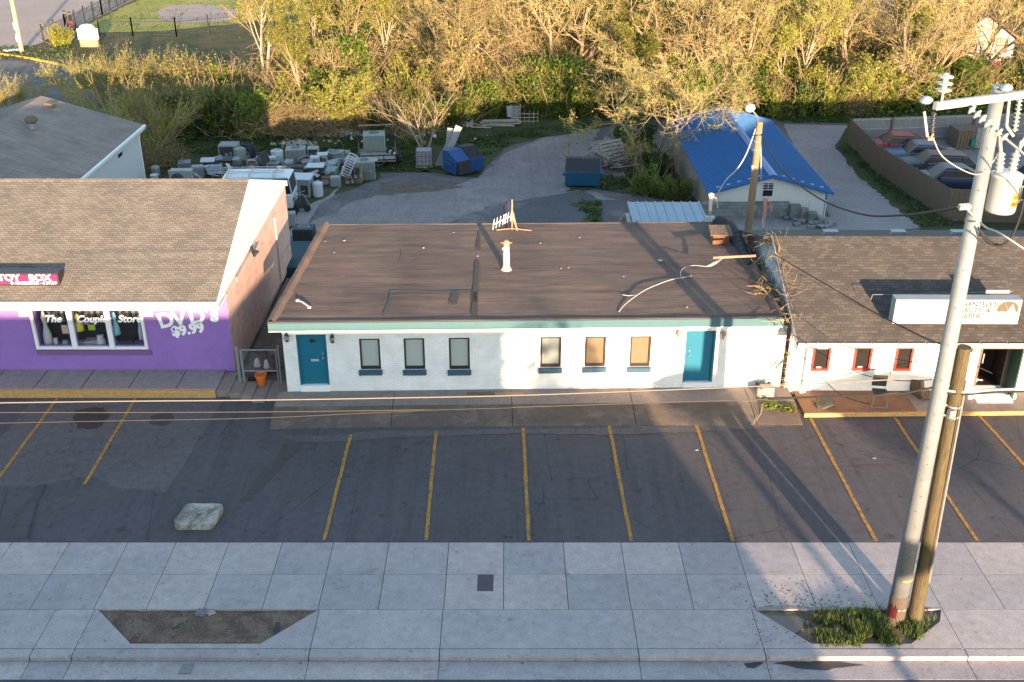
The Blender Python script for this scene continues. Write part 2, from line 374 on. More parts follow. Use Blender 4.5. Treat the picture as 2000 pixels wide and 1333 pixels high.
M['acdark'] = mat("dark grille", (.035,.037,.04), .7, .3, 8)
M['drum'] = mat("white plastic", (.42,.43,.45), .45, .1, 3)
M['paper'] = mat("crumpled sheet", (.32,.30,.28), .8, .2, 4)
M['orange'] = mat("terracotta orange pot", (.55,.13,.02), .6, .12, 6)
M['curbstone'] = mat("curb stone", (.30,.27,.22), .9, .25, 5, bump=.8, bscale=9)
M['slabtop'] = two_tone("block top", (.19,.155,.125), (.38,.36,.32), 2.2, .42, .6, bump=.8)
M['rock'] = mat("grey rock", (.15,.155,.18), .9, .3, 4, bump=.8, bscale=8)
M['bagcloth'] = mat("navy cloth", (.012,.018,.04), .8, .3, 6)
M['skin'] = mat("skin", (.25,.13,.085), .6, .08, 5)
M['olive'] = mat("olive jacket", (.045,.04,.028), .8, .15, 6)
M['blackc'] = mat("black coat", (.018,.018,.02), .8, .15, 6)
M['redc'] = mat("red shorts", (.45,.03,.015), .7, .1, 6)
M['dkred'] = mat("dark red paint", (.20,.012,.015), .45, .06, 2, spec=.35)
M['navy'] = mat("navy paint", (.008,.014,.045), .4, .08, 2, spec=.4)
M['bluegrey'] = mat("blue grey paint", (.07,.10,.15), .45, .06, 2, spec=.35)
M['char'] = mat("charcoal paint", (.03,.033,.045), .45, .06, 2, spec=.35)
M['vanwhite'] = mat("van white", (.45,.47,.50), .35, .05, 2, spec=.5)
M['carglass'] = glassmat("car glass", (.015,.018,.02), .3, .2)
M['carglass_l'] = glassmat("bright car glass", (.16,.19,.20), .1, .9)
M['chrome'] = glassmat("chrome", (.30,.30,.31), .4, .5, .3)
M['signpink'] = mat("magenta sign face", (.15,.022,.085), .4, .08, 2)
M['signwhite'] = mat("white sign face", (.42,.42,.42), .4, .03, 2)
M['lettw'] = mat("white lettering", (.82,.80,.80), .6, .04, 3)
M['lettd'] = mat("dark lettering", (.02,.02,.02), .6, .05, 3)
M['brown_art'] = mat("brown silhouette", (.09,.065,.04), .6, .05, 3)
M['bark'] = mat("tan bark", (.24,.17,.105), .9, .25, 3, rnd=.25)
M['bark_pale'] = mat("pale bark", (.30,.235,.16), .9, .2, 3, rnd=.15)
M['twig'] = mat("tan twig", (.30,.222,.115), .9, .2, .8, rnd=.25)
M['vine'] = mat("brown vine", (.225,.155,.085), .9, .25, .8, rnd=.2)
M['leafY'] = leafmat("spring leaf", (.21,.23,.03), (.33,.31,.05))
M['leafG'] = leafmat("green leaf", (.10,.15,.025), (.22,.25,.035))
M['leafD'] = leafmat("dark leaf", (.05,.09,.025), (.09,.13,.03))
M['blade'] = leafmat("grass blade", (.075,.115,.03), (.17,.19,.055))
M['bladeD'] = leafmat("shaded grass blade", (.05,.09,.02), (.10,.13,.035))
M['water'] = glassmat("muddy water", (.12,.095,.07), .4, .4)

# ------------------------------------------------------------ ground, street, pavement, lot
def jit(pts, step=.6, amp=.12, seed=0):
    rnd = random.Random(seed); out = []
    n = len(pts)
    for i in range(n):
        a, b = Vector(pts[i][:2]), Vector(pts[(i+1)%n][:2]); k = max(1, int((b-a).length/step))
        for j in range(k):
            p = a.lerp(b, j/k); out.append((p.x+rnd.uniform(-amp, amp), p.y+rnd.uniform(-amp, amp)))
    return out
def sheet(name, pts, z, m, step=.6, amp=.1, seed=0, px=True, kind='structure'):
    P = [GT(*p) for p in pts] if px else pts
    q = jit(P, step, amp, seed) if amp else [tuple(p[:2]) for p in P]
    bm = bmesh.new(); bm.faces.new([bm.verts.new((a, b, 0)) for a, b in q])
    bmesh.ops.triangulate(bm, faces=bm.faces[:])
    for yy in (36, 66):
        bmesh.ops.bisect_plane(bm, geom=bm.verts[:]+bm.edges[:]+bm.faces[:], plane_co=(0,yy,0), plane_no=(0,1,0))
    for v in bm.verts: v.co.z = TZ(v.co.y)+z
    for f in bm.faces:
        if f.normal.z < 0: f.normal_flip()
    bm.normal_update()
    for f in bm.faces:
        if f.normal.z < 0: f.normal_flip()
    me = bpy.data.meshes.new(name); bm.to_mesh(me); bm.free(); me.materials.append(m)
    o = bpy.data.objects.new(name, me); COL.objects.link(o); o["kind"] = kind
    return o
g = MB(); g.quad((-600,-500,-3.3),(600,-500,-3.3),(600,900,-3.3),(-600,900,-3.3)); struct("ground", g, M['woodsfloor'])
g = MB(); g.quad((-90,2,-.135),(90,2,-.135),(90,18.84,-.135),(-90,18.84,-.135)); struct("street", g, M['road'])
g = MB(); g.box(-90,90,-8,2,-.19,0); struct("far_pavement", g, M['conc_mid'])
g = MB(); g.extr([(-90,23.125,-.004),(-90,36,-.004),(-90,66,-3.154),(-90,78,-3.154),(-90,78,-3.29),(-90,23.125,-3.29)], (180,0,0)); struct("terrain", g, M['grassg'])
g = MB(); g.box(-90,90,-60,23.12,-3.29,-.205); struct("road_bed", g, M['conc_mid'])
g = MB(); g.prism([(-120,78.01),(120,78.01),(120,420),(-120,420)], -3.29, -3.156); struct("woods_ground", g, M['woodsfloor'])
# gutter pan and kerb
YG0, YK, YKB, YJ1, YJ2, YT = 18.22, 18.80, 19.08, 20.44, 21.79, 23.12
jx_long = [-22.4,-17.1,-13.35]  # further joints to the left, beyond the planting bed
def gx(px, py): return G(px, py).x
J = [(100-112*2, None)]
topj = [25, 137, 251, 345, 448, 552, 652, 760, 877, 984, 1100, 1212, 1324, 1435, 1544, 1656, 1768, 1881, 1994, 2106, 2218]
TX = [gx(p, 1058.5) for p in topj]; TX = [TX[0]-1.28*3, TX[0]-1.28*2, TX[0]-1.28]+TX
botj = [(188,1187), (624,1190), (865,1191), (1234,1191), (1468,1191), (1840,1190), (2070,1190)]
BX = [gx(*p) for p in botj]; BX = [-25.5, -21.2, -17, -13.2, -11]+BX+[BX[-1]+4.2*k for k in (1,2,3,4)]
TX = [TX[0]-1.28*k for k in (9,8,7,6,5,4,3,2,1)]+TX+[TX[-1]+1.28*k for k in range(1,14)]
g = MB(); gap = .008
def slab(mb, x0, x1, y0, y1, z=0.0, d=.13): mb.box(x0+gap, x1-gap, y0+gap, y1-gap, z-d, z)
for i in range(len(TX)-1):
    slab(g, TX[i], TX[i+1], YJ1, YJ2); slab(g, TX[i], TX[i+1], YJ2, YT-.0)
bed1 = [G(193,1188.5), G(622,1191), G(508,1259), G(255,1258)]
bed2 = [G(1475,1192), G(1838,1191), G(1836,1214), G(1782,1262), G(1587,1264)]
yb = 19.24
def bedpanels(mb, x0, x1, bed):
    a, b = bed[0], bed[1]; rb, lb = bed[-2], bed[-1]
    L = [(x0+gap, YJ1-gap), (a.x, YJ1-gap), (lb.x, yb), (lb.x, YKB+gap), (x0+gap, YKB+gap)]
    R = [(b.x, YJ1-gap), (x1-gap, YJ1-gap), (x1-gap, YKB+gap), (rb.x, YKB+gap), (rb.x, yb)]
    if len(bed) == 5: R.append((bed[2].x, bed[2].y))
    for q in (L, R): mb.prism(q[::-1], -.13, 0)
    mb.box(lb.x+.005, rb.x-.005, YKB+gap, yb, -.13, -.002)
for i in range(len(BX)-1):
    if abs(BX[i]-gx(188,1187)) < .01: bedpanels(g, BX[i], BX[i+1], bed1)
    elif abs(BX[i]-gx(1468,1191)) < .01: bedpanels(g, BX[i], BX[i+1], bed2)
    else: slab(g, BX[i], BX[i+1], YKB, YJ1)
struct("pavement", g, M['conc'], bevel=0)
g = MB(); g.box(-40,40,YK+.01,YT-.003,-.19,-.062); struct("pavement_base", g, M['joint'])
g = MB()
for i in range(len(BX)-1):
    g.box(BX[i]+gap, BX[i+1]-gap, YK, YKB-gap, -.13, .003)
struct("kerb", g, M['conc'], bevel=.02)
g = MB()
for i in range(len(BX)-1): g.box(BX[i]+.008, BX[i+1]-.008, YG0, YK, -.2, -.128)
struct("gutter", g, M['conc'])
for nm, bed in (("planting_bed", bed1), ("planting_bed", bed2)):
    mb = MB(); nx, ny = 46, 14
    x0 = min(p.x for p in bed); x1 = max(p.x for p in bed); y0 = yb; y1 = YJ1
    vs = []; idx = {}
    for i in range(nx+1):
        for j in range(ny+1):
            x = x0+(x1-x0)*i/nx; y = y0+(y1-y0)*j/ny
            vs.append((x, y, -.045+.03*mnoise.noise(Vector((x*2.1, y*2.1, 3)))+.012*mnoise.noise(Vector((x*9, y*9, 1))))); idx[i,j] = len(vs)-1
    mb.add(vs, [(idx[i,j], idx[i+1,j], idx[i+1,j+1], idx[i,j+1]) for i in range(nx) for j in range(ny)])
    struct(nm, mb, M['dirt'], smooth=True)
# parking lot, old asphalt patch
g = MB(); g.box(-45,45,YT+.004,30.9,-.14,.0); struct("parking_lot", g, M['lot'])
g = MB(); g.box(-45,-9.0,30.9,33,-.14,.0); struct("parking_lot", g, M['lot'])
sheet("asphalt_patch", [(-60,945),(0,952),(60,950),(150,935),(185,932),(240,955),(325,960),(345,930),(380,870),(410,820),(435,785),(380,772),(70,768),(20,840),(-60,905)], .005, M['lot_old'], .35, .05, 2)
sheet("tar_stain", [(575,848),(600,852),(592,870),(560,900),(520,945),(490,975),(470,978),(500,935),(545,885),(560,862)], .009, mat("oily stain", (.060,.052,.048), .8, .3, 3), .2, .05, 3)
sheet("oil_stain", [(150,800),(205,795),(212,815),(190,838),(150,838),(143,820)], .010, mat("dark oil", (.035,.03,.028), .7, .4, 6), .15, .06, 4)
sheet("oil_stain", [(290,815),(330,805),(345,820),(320,832),(295,830)], .010, mat("dark oil b", (.05,.047,.045), .8, .4, 6), .15, .06, 5)
# parking stripes
stripes = [(119,769,-8,942), (270,770,165,947), (685,850,633,1056), (852,842,832,1056), (1022,837,1033,1057), (1190,833,1233,1058), (1360,831,1431,1058),
           (1578,809,1711,1058), (1742,808,1909,1058), (1908,808,2060,975), (-45,770,-200,930)]
for (a, b, c, d_) in stripes:
    p, q = G(a, b), G(c, d_); mb = MB(); u = (q-p).normalized(); w = Vector((-u.y, u.x, 0))*.052; k = 14
    rr = random.Random(a)
    L = [p.lerp(q, i/k)+w*(1+rr.uniform(-.18,.18)) for i in range(k+1)]; R = [p.lerp(q, i/k)-w*(1+rr.uniform(-.18,.18)) for i in range(k+1)]
    for i in range(k):
        mb.quad((R[i].x,R[i].y,.014),(R[i+1].x,R[i+1].y,.014),(L[i+1].x,L[i+1].y,.014),(L[i].x,L[i].y,.014))
    o = mb.build("parking_line", M['yellow']); o["kind"] = "structure"
# ramp and walk in front of the white building (walk .25 above the lot)
FW = Frame(G(562,765,.25), G(1523,755,.25))
g = MB()
xr0, xr1 = -.05, FW.L+.1
def fw(x, y, z): return FW.w(x, y, z)
yw, yr = -.98, -2.15
secs = [-.3, 3.55, 7.42, 11.35, 15.2, FW.L+.25]
for i in range(len(secs)-1):
    a, b = secs[i]+.01, secs[i+1]-.01
    g.extr([fw(a,0,-.1), fw(a,0,.25), fw(a,yw,.235), fw(a,yw,-.1)], FW.u*(b-a))
struct("front_walk", g, M['conc_dirty'])
g = MB(); yrr = [-2.0,-1.95,-2.0,-2.05,-2.15,-2.1]
for i in range(len(secs)-1):
    a, b = secs[i]+.01, secs[i+1]-.01
    g.add([fw(a,yw-.003,.232), fw(b,yw-.003,.232), fw(b,yrr[i+1],.008), fw(a,yrr[i],.008), fw(a,yw-.003,-.1), fw(b,yw-.003,-.1), fw(b,yrr[i+1],-.1), fw(a,yrr[i],-.1)],
          [(0,3,2,1),(3,7,6,2),(0,4,7,3),(1,2,6,5)])
struct("ramp", g, M['conc_ramp'])
sheet("worn_apron", [(520,836),(560,850),(640,852),(700,846),(745,842),(950,840),(1130,838),(1330,832),(1540,828),(1480,838),(1340,845),(1180,850),(1020,848),(760,856),(690,862),(600,866),(560,858)], .012, M['lot_old'], .3, .05, 8)
# painted walk of the right shop
sheetp = [(9.55,29.75),(30,30.2),(30,32.2),(9.55,31.9)]
g = MB(); g.prism([(9.62,29.78),(13.3,29.86),(13.3,31.9),(9.62,31.9)], -.1, .13); struct("painted_walk", g, M['terracotta'])
g = MB(); g.prism([(13.31,29.86),(30,30.2),(30,32.3),(13.31,31.9)], -.1, .129); struct("shop_walk", g, M['conc_dirty'])
g = MB(); g.prism([(9.62,29.70),(30,30.12),(30,30.17),(9.62,29.775)], -.1, .134); struct("painted_kerb", g, M['ycurb'])

# yard behind
sheet("yard", [(480,640),(520,560),(560,470),(590,412),(640,386),(735,352),(745,338),(820,336),(930,347),(965,315),(985,288),(1060,270),(1170,251),(1290,235),(1420,226),(1600,238),(1655,243),(1640,262),(1640,290),(1790,442),(1900,520),(1900,640)], .004, M['yard'], 1.0, .16, 11)
sheet("worn_patch", [(590,440),(650,420),(690,398),(720,385),(860,372),(930,348),(990,300),(1060,272),(1168,253),(1150,300),(1108,322),(1100,345),(1120,372),(1168,377),(1200,392),(1050,386),(960,400),(870,440),(800,470),(640,470)], .010, M['yard_pale'], .6, .25, 12)
sheet("dark_patch", [(990,432),(1010,410),(1060,385),(1140,372),(1175,392),(1180,440),(1160,470),(980,470)], .016, asphalt_mat("dark worn asphalt", (.085,.085,.088), crack=.3), .4, .12, 13)
sheet("rust_patch", [(742,358),(800,358),(880,362),(905,366),(850,374),(790,378),(745,372)], .016, M['rustdirt'], .3, .12, 14)
sheet("concrete_drive", [(1530,243),(1655,246),(1632,286),(1800,445),(1600,470),(1500,470),(1400,440),(1385,400),(1620,425),(1600,370)], .012, M['conc_mid'], .5, .05, 15)
sheet("concrete_pad", [(560,470),(585,410),(640,384),(668,362),(650,384),(625,400),(600,440)], .016, M['conc_mid'], .4, .05, 16)
sheet("car_lot", [(1672,262),(2100,262),(2140,440),(1850,432)], .010, M['yard_pale'], .8, .2, 17)
sheet("alley_road", [(-260,118),(0,112),(70,118),(130,132),(165,160),(215,240),(245,300),(200,345),(60,330),(-300,330)], .006, M['yard'], .8, .1, 18)
sheet("far_road", [(-700,-50),(-700,60),(-420,86),(0,92),(45,96),(82,84),(160,50),(262,0),(330,-32),(500,-110),(-200,-150)], .008, M['far_road'], 1.5, .05, 19)
sheet("mulch_bed", [(-100,96),(45,98),(100,86),(150,100),(150,130),(60,114),(-100,108)], .008, M['dirt'], .6, .2, 20)
sheet("lawn", [(165,52),(265,2),(340,-30),(620,-60),(620,20),(470,46),(300,62),(180,64)], .006, M['lawn'], .8, .2, 21)
sheet("garden_path", [(305,22),(330,12),(400,8),(470,20),(450,42),(360,46),(315,40)], .014, M['far_road'], .6, .1, 22)
mb = MB(); pts = [(-200,96),(0,107),(60,116),(100,124),(130,131),(150,142)]
for i in range(len(pts)-1):
    a, b = GT(*pts[i]), GT(*pts[i+1]); mb.beam((a.x,a.y,a.z+.07),(b.x,b.y,b.z+.07),.22,.16)
struct("yellow_kerb", mb, M['ycurb'] if False else mat("bright kerb paint", (.62,.34,.04), .7, .15, 3))
for i, q in enumerate([[(1175,392),(1110,398),(1150,420),(1135,440),(1170,436)], [(1632,285),(1660,290),(1872,440),(1795,444)],
          [(855,335),(905,318),(960,296),(995,290),(980,268),(830,266),(745,280),(755,335)], [(1100,375),(1165,370),(1300,390),(1390,400),(1330,330),(1240,340),(1170,345)]]):
    sheet("grass_patch", q, .018+.004*i, M['grassg'], .4, .2, 30+i)
# ------------------------------------------------------------ helpers for facades and lettering
def facade(mb, x0, x1, z0, z1, holes, y=0.0, depth=.12, m=0):
    xs = sorted(set([x0, x1]+[h[0] for h in holes]+[h[1] for h in holes])); zs = sorted(set([z0, z1]+[h[2] for h in holes]+[h[3] for h in holes]))
    for i in range(len(xs)-1):
        for j in range(len(zs)-1):
            cx, cz = (xs[i]+xs[i+1])/2, (zs[j]+zs[j+1])/2
            if any(h[0] < cx < h[1] and h[2] < cz < h[3] for h in holes): continue
            mb.quad((xs[i],y,zs[j]),(xs[i+1],y,zs[j]),(xs[i+1],y,zs[j+1]),(xs[i],y,zs[j+1]), m)
    for a, b, c, d_ in holes:
        mb.quad((a,y,c),(a,y,d_),(a,y+depth,d_),(a,y+depth,c), m); mb.quad((b,y,c),(b,y+depth,c),(b,y+depth,d_),(b,y,d_), m)
        mb.quad((a,y,d_),(b,y,d_),(b,y+depth,d_),(a,y+depth,d_), m); mb.quad((a,y,c),(a,y+depth,c),(b,y+depth,c),(b,y,c), m)
def text(name, body, size, m, parent, loc, rot=(pi/2,0,0), ext=.012, off=0.0, shear=0, sx=1, align='LEFT', spacing=1.0, linesp=1.0):
    cu = bpy.data.curves.new(name, 'FONT'); cu.body = body; cu.size = size; cu.extrude = ext; cu.offset = off; cu.shear = shear
    cu.align_x = align; cu.space_character = spacing; cu.space_line = linesp; cu.resolution_u = 4
    t = bpy.data.objects.new(name+"_c", cu); COL.objects.link(t); bpy.context.view_layer.update()
    me = bpy.data.meshes.new_from_object(t.evaluated_get(bpy.context.evaluated_depsgraph_get()))
    bpy.data.objects.remove(t); me.materials.clear(); me.materials.append(m)
    o = bpy.data.objects.new(name, me); COL.objects.link(o); o.rotation_euler = rot; o.scale = (sx,1,1)
    lo = Vector(loc)
    if parent is not None:
        o.parent = parent
        if parent.name in OFF: lo = lo-OFF[parent.name]
    o.location = lo
    return o
def ringframe(mb, x0, x1, z0, z1, t, y0, y1, m=0):
    mb.box(x0, x1, y0, y1, z0, z0+t, m); mb.box(x0, x1, y0, y1, z1-t, z1, m)
    mb.box(x0, x0+t, y0, y1, z0+t, z1-t, m); mb.box(x1-t, x1, y0, y1, z0+t, z1-t, m)
def clearpane():
    m, nt, p = newmat("clear shop pane"); t = nt.nodes.new("ShaderNodeBsdfTransparent"); gl = nt.nodes.new("ShaderNodeBsdfGlossy")
    gl.inputs["Roughness"].default_value = .03; mx = nt.nodes.new("ShaderNodeMixShader"); mx.inputs[0].default_value = .12
    nt.links.new(t.outputs[0], mx.inputs[1]); nt.links.new(gl.outputs[0], mx.inputs[2]); nt.links.new(mx.outputs[0], nt.nodes["Material Output"].inputs[0]); return m
M['clearpane'] = clearpane()

# ------------------------------------------------------------ white brick building (centre)
WB = thing("brick_building", "low white painted brick building with a dark flat roof and two teal doors", "building", FW.A, FW.rot)
L = FW.L; ZW0, ZW1 = .25, 2.52
def sp(px, py, off=0): return FW.at(px, py, off)
doors = [(582,640,702,652,753), (1337,1395,697,646,747)]
wins = [(702.5,742.5,687,720), (789,829.5,687,720), (877,917.5,687,720), (1055.5,1096,684,716), (1142.5,1183,684,714.5), (1230.5,1271,684,714.5)]
holes = []; dh = []; wh = []
for a, b, y, t, bo in doors:
    h = (sp(a,y)[0], sp(b,y)[0], sp((a+b)/2, bo)[1]-.02, 2.36); dh.append(h); holes.append(h)
for a, b, y, bo in wins:
    h = (sp(a,y)[0], sp(b,y)[0], sp((a+b)/2, bo)[1]-.04, 2.17); wh.append(h); holes.append(h)
mb = MB(); facade(mb, 0, L, ZW0-.3, ZW1, holes, 0, .14)
mb.quad((0,8.6,-.1),(0,8.6,2.6),(L,8.6,2.6),(L,8.6,-.1)); mb.build("wall", M['white_brick'], WB)
mb = MB(); mb.quad((0,0,-.1),(0,0,2.6),(0,8.6,2.6),(0,8.6,-.1)); mb.quad((L,0,-.1),(L,8.6,-.1),(L,8.6,2.6),(L,0,2.6))
mb.build("side_wall", brick_mat("red brown side brick", (.20,.12,.10), (.16,.10,.085), (.2,.17,.15), .6, axes='yz'), WB)
for k, h in enumerate(dh):
    a, b, c, t = h; mb = MB(); mb.box(a+.06, b-.06, .10, .145, c+.05, t); D = mb.build("door", M['teal'], WB)
    mb = MB(); mb.box(a, a+.06, .03, .14, c, t); mb.box(b-.06, b, .03, .14, c, t); mb.box(a+.06, b-.06, .03, .14, t-.06, t); mb.build("door_frame", M['teal'] if k == 0 else M['teal'], WB)
    mb = MB(); mb.box(a, b, -.03, .14, ZW0-.05, c+.02); mb.build("door_step", M['white'], WB, bevel=.01)
    mb = MB(); hx = b-.16 if k == 0 else a+.16
    mb.lathe((hx, .09, c+1.0), [(.0,.0),(.034,.0),(.034,.02),(.018,.03),(.03,.06),(.0,.07)], 12, axis=(0,-1,0)); mb.lathe((hx, .09, c+1.16), [(0,0),(.032,0),(.03,.022),(0,.025)], 12, axis=(0,-1,0))
    mb.build("handle", M['chrome'], D, smooth=True)
    if k == 0:
        mb = MB(); cx = (a+b)/2+.05; mb.box(cx-.13, cx+.13, .088, .099, c+.86, c+.95); mb.build("mail_slot", M['offwhite'], D, bevel=.004)
        mb = MB(); mb.lathe((cx-.04, .098, c+1.62), [(0,0),(.07,0),(.07,.015),(0,.02)], 14, axis=(0,-1,0)); mb.box(cx-.13, cx+.11, .088, .098, c+1.59, c+1.63); mb.build("peephole_plate", M['black'], D)
for k, h in enumerate(wh):
    a, b, c, t = h; mb = MB(); ringframe(mb, a+.002, b-.002, c+.002, t-.002, .055, .03, .12)
    if k < 6: mb.box(a+.055, b-.055, .06, .10, c+.055, c+.10)
    Wn = mb.build("window", M['dkbrown'], WB)
    mb = MB(); mb.quad((a+.05,.09,c+.05),(b-.05,.09,c+.05),(b-.05,.09,t-.05),(a+.05,.09,t-.05))
    mb.build("pane", M['pane_pale'] if k < 3 else M['pane_mid'] if k == 3 else M['pane_tan'], Wn)
    mb = MB(); mb.add([(a-.06,-.075,c-.015),(b+.04,-.075,c-.015),(b+.04,.03,c+.0),(a-.06,.03,c+.0),(a-.06,-.075,c-.17),(b+.04,-.075,c-.17),(b+.04,.03,c-.17),(a-.06,.03,c-.17)],
                      [(0,1,2,3),(4,7,6,5),(0,4,5,1),(1,5,6,2),(3,7,4,0)])
    n_ = int((b-a+.1)/.075)
    for i in range(n_): mb.box(a-.055+i*.075, a-.055+i*.075+.062, -.086, -.074, c-.185, c-.02)
    mb.build("sill", M['blue_sill'], Wn)
    if k == 5:
        mb = MB(); mb.lathe((b-.10,.088,c+.09),[(0,0),(.04,0),(.04,.006),(0,.007)],14,axis=(0,-1,0)); mb.build("sticker", M['red'], Wn)
# lanterns
lant = [(560,660,.0),(649,662,.0),(1326,652,1),(1414,653,1)]
for k, (px, py, ty) in enumerate(lant):
    s, z = sp(px, py, -.12); mb = MB()
    if ty == 0:
        mb.lathe((s,-.13,z-.14),[(.0,0),(.045,.0),(.055,.03),(.055,.05)],10); mb.lathe((s,-.13,z+.06),[(.06,0),(.062,.05),(.045,.08),(0,.085)],10)
        for a in range(6): mb.tube([(s+.058*cos(a*pi/3),-.13+.058*sin(a*pi/3),z-.1),(s+.058*cos(a*pi/3),-.13+.058*sin(a*pi/3),z+.07)],.006,4)
        mb.tube([(s,-.13,z+.11),(s,-.08,z+.17),(s,0,z+.1)],.012,6)
        lm = M['black']
    else:
        mb.lathe((s,-.13,z-.10),[(.0,0),(.03,.01),(.07,.09),(.085,.14),(.05,.19),(.015,.23),(0,.24)],8); mb.tube([(s,-.13,z-.1),(s,-.12,z-.2),(s,-.03,z-.22),(s,0,z-.1)],.011,6); mb.tube([(s-.03,-.1,z-.08),(s-.04,-.09,z-.21)],.009,5)
        lm = M['rustpipe']
    LN = mb.build("wall_lantern", lm, WB, smooth=False)
    mb = MB(); mb.lathe((s,-.13,z-.10),[(0,0),(.045,0),(.05,.14),(0,.15)] if ty == 0 else [(0,0),(.02,.01),(.05,.09),(0,.1)],10); mb.build("lantern_glass", M['insul'], LN, smooth=True)
mb = MB(); s, z = sp(549,650,-.1)
mb.lathe((.12,-.2,2.36),[(0,0),(.05,.0),(.06,.12),(.03,.16),(0,.17)],10,axis=(.7,-.2,-.5)); mb.tube([(.3,0,2.3),(.22,-.1,2.32)],.012,5); mb.build("floodlight", M['galvdark'], WB)
# roof
def RZ(p): return 2.86+(p.y-30.9)*.016
def RW(px, py, h=0.0):
    z = 2.94
    for _ in range(5): z = RZ(G(px, py, z+h))
    return G(px, py, z+h)
rFL, rFR, rBL, rBR = RW(523,633), RW(1531,623), RW(632,439), RW(1432,434)
def up(p, h): return Vector((p.x, p.y, p.z+h))
def w2l(p, T=WB):
    Mx = Matrix.Translation(T.location) @ Matrix.Rotation(T.rotation_euler.z, 4, 'Z'); return Mx.inverted() @ Vector(p)
mb = MB(); NX, NY = 130, 70; vs = []
def roofpt(u, v):
    p = rFL.lerp(rFR, u).lerp(rBL.lerp(rBR, u), v)
    h = .018*mnoise.noise(Vector((p.x*.35, p.y*2.2, 1)))+.010*mnoise.noise(Vector((p.x*1.1, p.y*4.5, 7)))
    return Vector((p.x, p.y, p.z+h))
for j in range(NY+1):
    for i in range(NX+1): vs.append(w2l(roofpt(i/NX, .028+j/NY*.972)))
mb.add(vs, [(j*(NX+1)+i, j*(NX+1)+i+1, (j+1)*(NX+1)+i+1, (j+1)*(NX+1)+i) for j in range(NY) for i in range(NX)])
R_ = mb.build("roof", M['membrane'], WB, smooth=True)
mb = MB()   # slab under the roof skin and the raised perimeter
a, b, c, e = [w2l(q) for q in (rFL, rFR, rBR, rBL)]
mb.add([up(q,-.06) for q in (a,b,c,e)]+[up(q,-.30) for q in (a,b,c,e)], [(0,1,2,3),(7,6,5,4),(0,4,5,1),(1,5,6,2),(2,6,7,3),(3,7,4,0)])
mb.build("roof_slab", M['dkbrown'], WB)
mb = MB()
def lip(p, q, w, h, inn):
    p, q = w2l(p), w2l(q); n_ = 30; t = (q-p).normalized(); nn = Vector((-t.y, t.x, 0))*inn; prev = None
    for i in range(n_+1):
        r = p.lerp(q, i/n_); hh = h*(1+.25*mnoise.noise(Vector((i*.4, 3, p.x)))); ww = w*(1+.12*mnoise.noise(Vector((i*.35, 9, p.y))))
        ring = [r+Vector((0,0,-.02)), r+Vector((0,0,hh)), r+nn*ww*.5+Vector((0,0,hh*1.05)), r+nn*ww+Vector((0,0,-.01))]
        if prev: mb.add(prev+ring, [(0,1,5,4),(1,2,6,5),(2,3,7,6)])
        prev = ring
lip(rBL, rFL, .26, .14, 1); lip(rFR, rBR, .22, .10, 1); lip(rFL, rFR, .26, .045, 1)
lip(rBR, rBL, .08, .015, 1)
mb.build("roof_edge", M['membrane'], WB, smooth=False)
mb = MB(); A_, B_ = w2l(rFL), w2l(rFR)
mb.extr([(A_.x, A_.y-.03, A_.z+.02),(A_.x, A_.y-.005, A_.z+.02),(A_.x, A_.y-.005, A_.z-.25),(A_.x, A_.y-.03, A_.z-.25)], B_-A_)
mb.build("fascia", M['teal_light'], WB)
mb = MB(); mb.extr([(A_.x, A_.y-.045, A_.z+.03),(A_.x, A_.y+.03, A_.z+.035),(A_.x, A_.y+.03, A_.z+.02),(A_.x, A_.y-.045, A_.z+.005)], B_-A_); mb.build("drip_edge", M['teal_light'], WB)
mb = MB(); mb.extr([(A_.x, A_.y-.02, A_.z-.25),(A_.x, A_.y+.2, A_.z-.25),(A_.x, A_.y+.2, A_.z-.29),(A_.x, A_.y-.02, A_.z-.29)], B_-A_); mb.box(0.02, L-.02, -.03, 0, 2.36, 2.5); mb.build("frieze", M['white'], WB)
def roof_patch(pts, m, h=.03):
    mb = MB(); mb.add([w2l(RW(x, y, h)) for x, y in pts], [tuple(range(len(pts)))[::-1]]); return mb.build("roof_patch", m, WB)
for q in [[(920,616),(932,616),(936,510),(928,510)], [(875,592),(892,592),(898,570),(884,570)], [(930,486),(938,486),(938,452),(934,452)], [(920,590),(932,590),(931,570),(921,570)]]: roof_patch(q, M['patchroof'])
for q in [[(746,615),(750,615),(760,592),(757,592)], [(757,592),(760,593),(765,572),(763,570)], [(763,571),(920,572),(920,570),(763,569)], [(780,510),(782,510),(787,489),(785,489)]]: roof_patch(q, M['black'], .034)
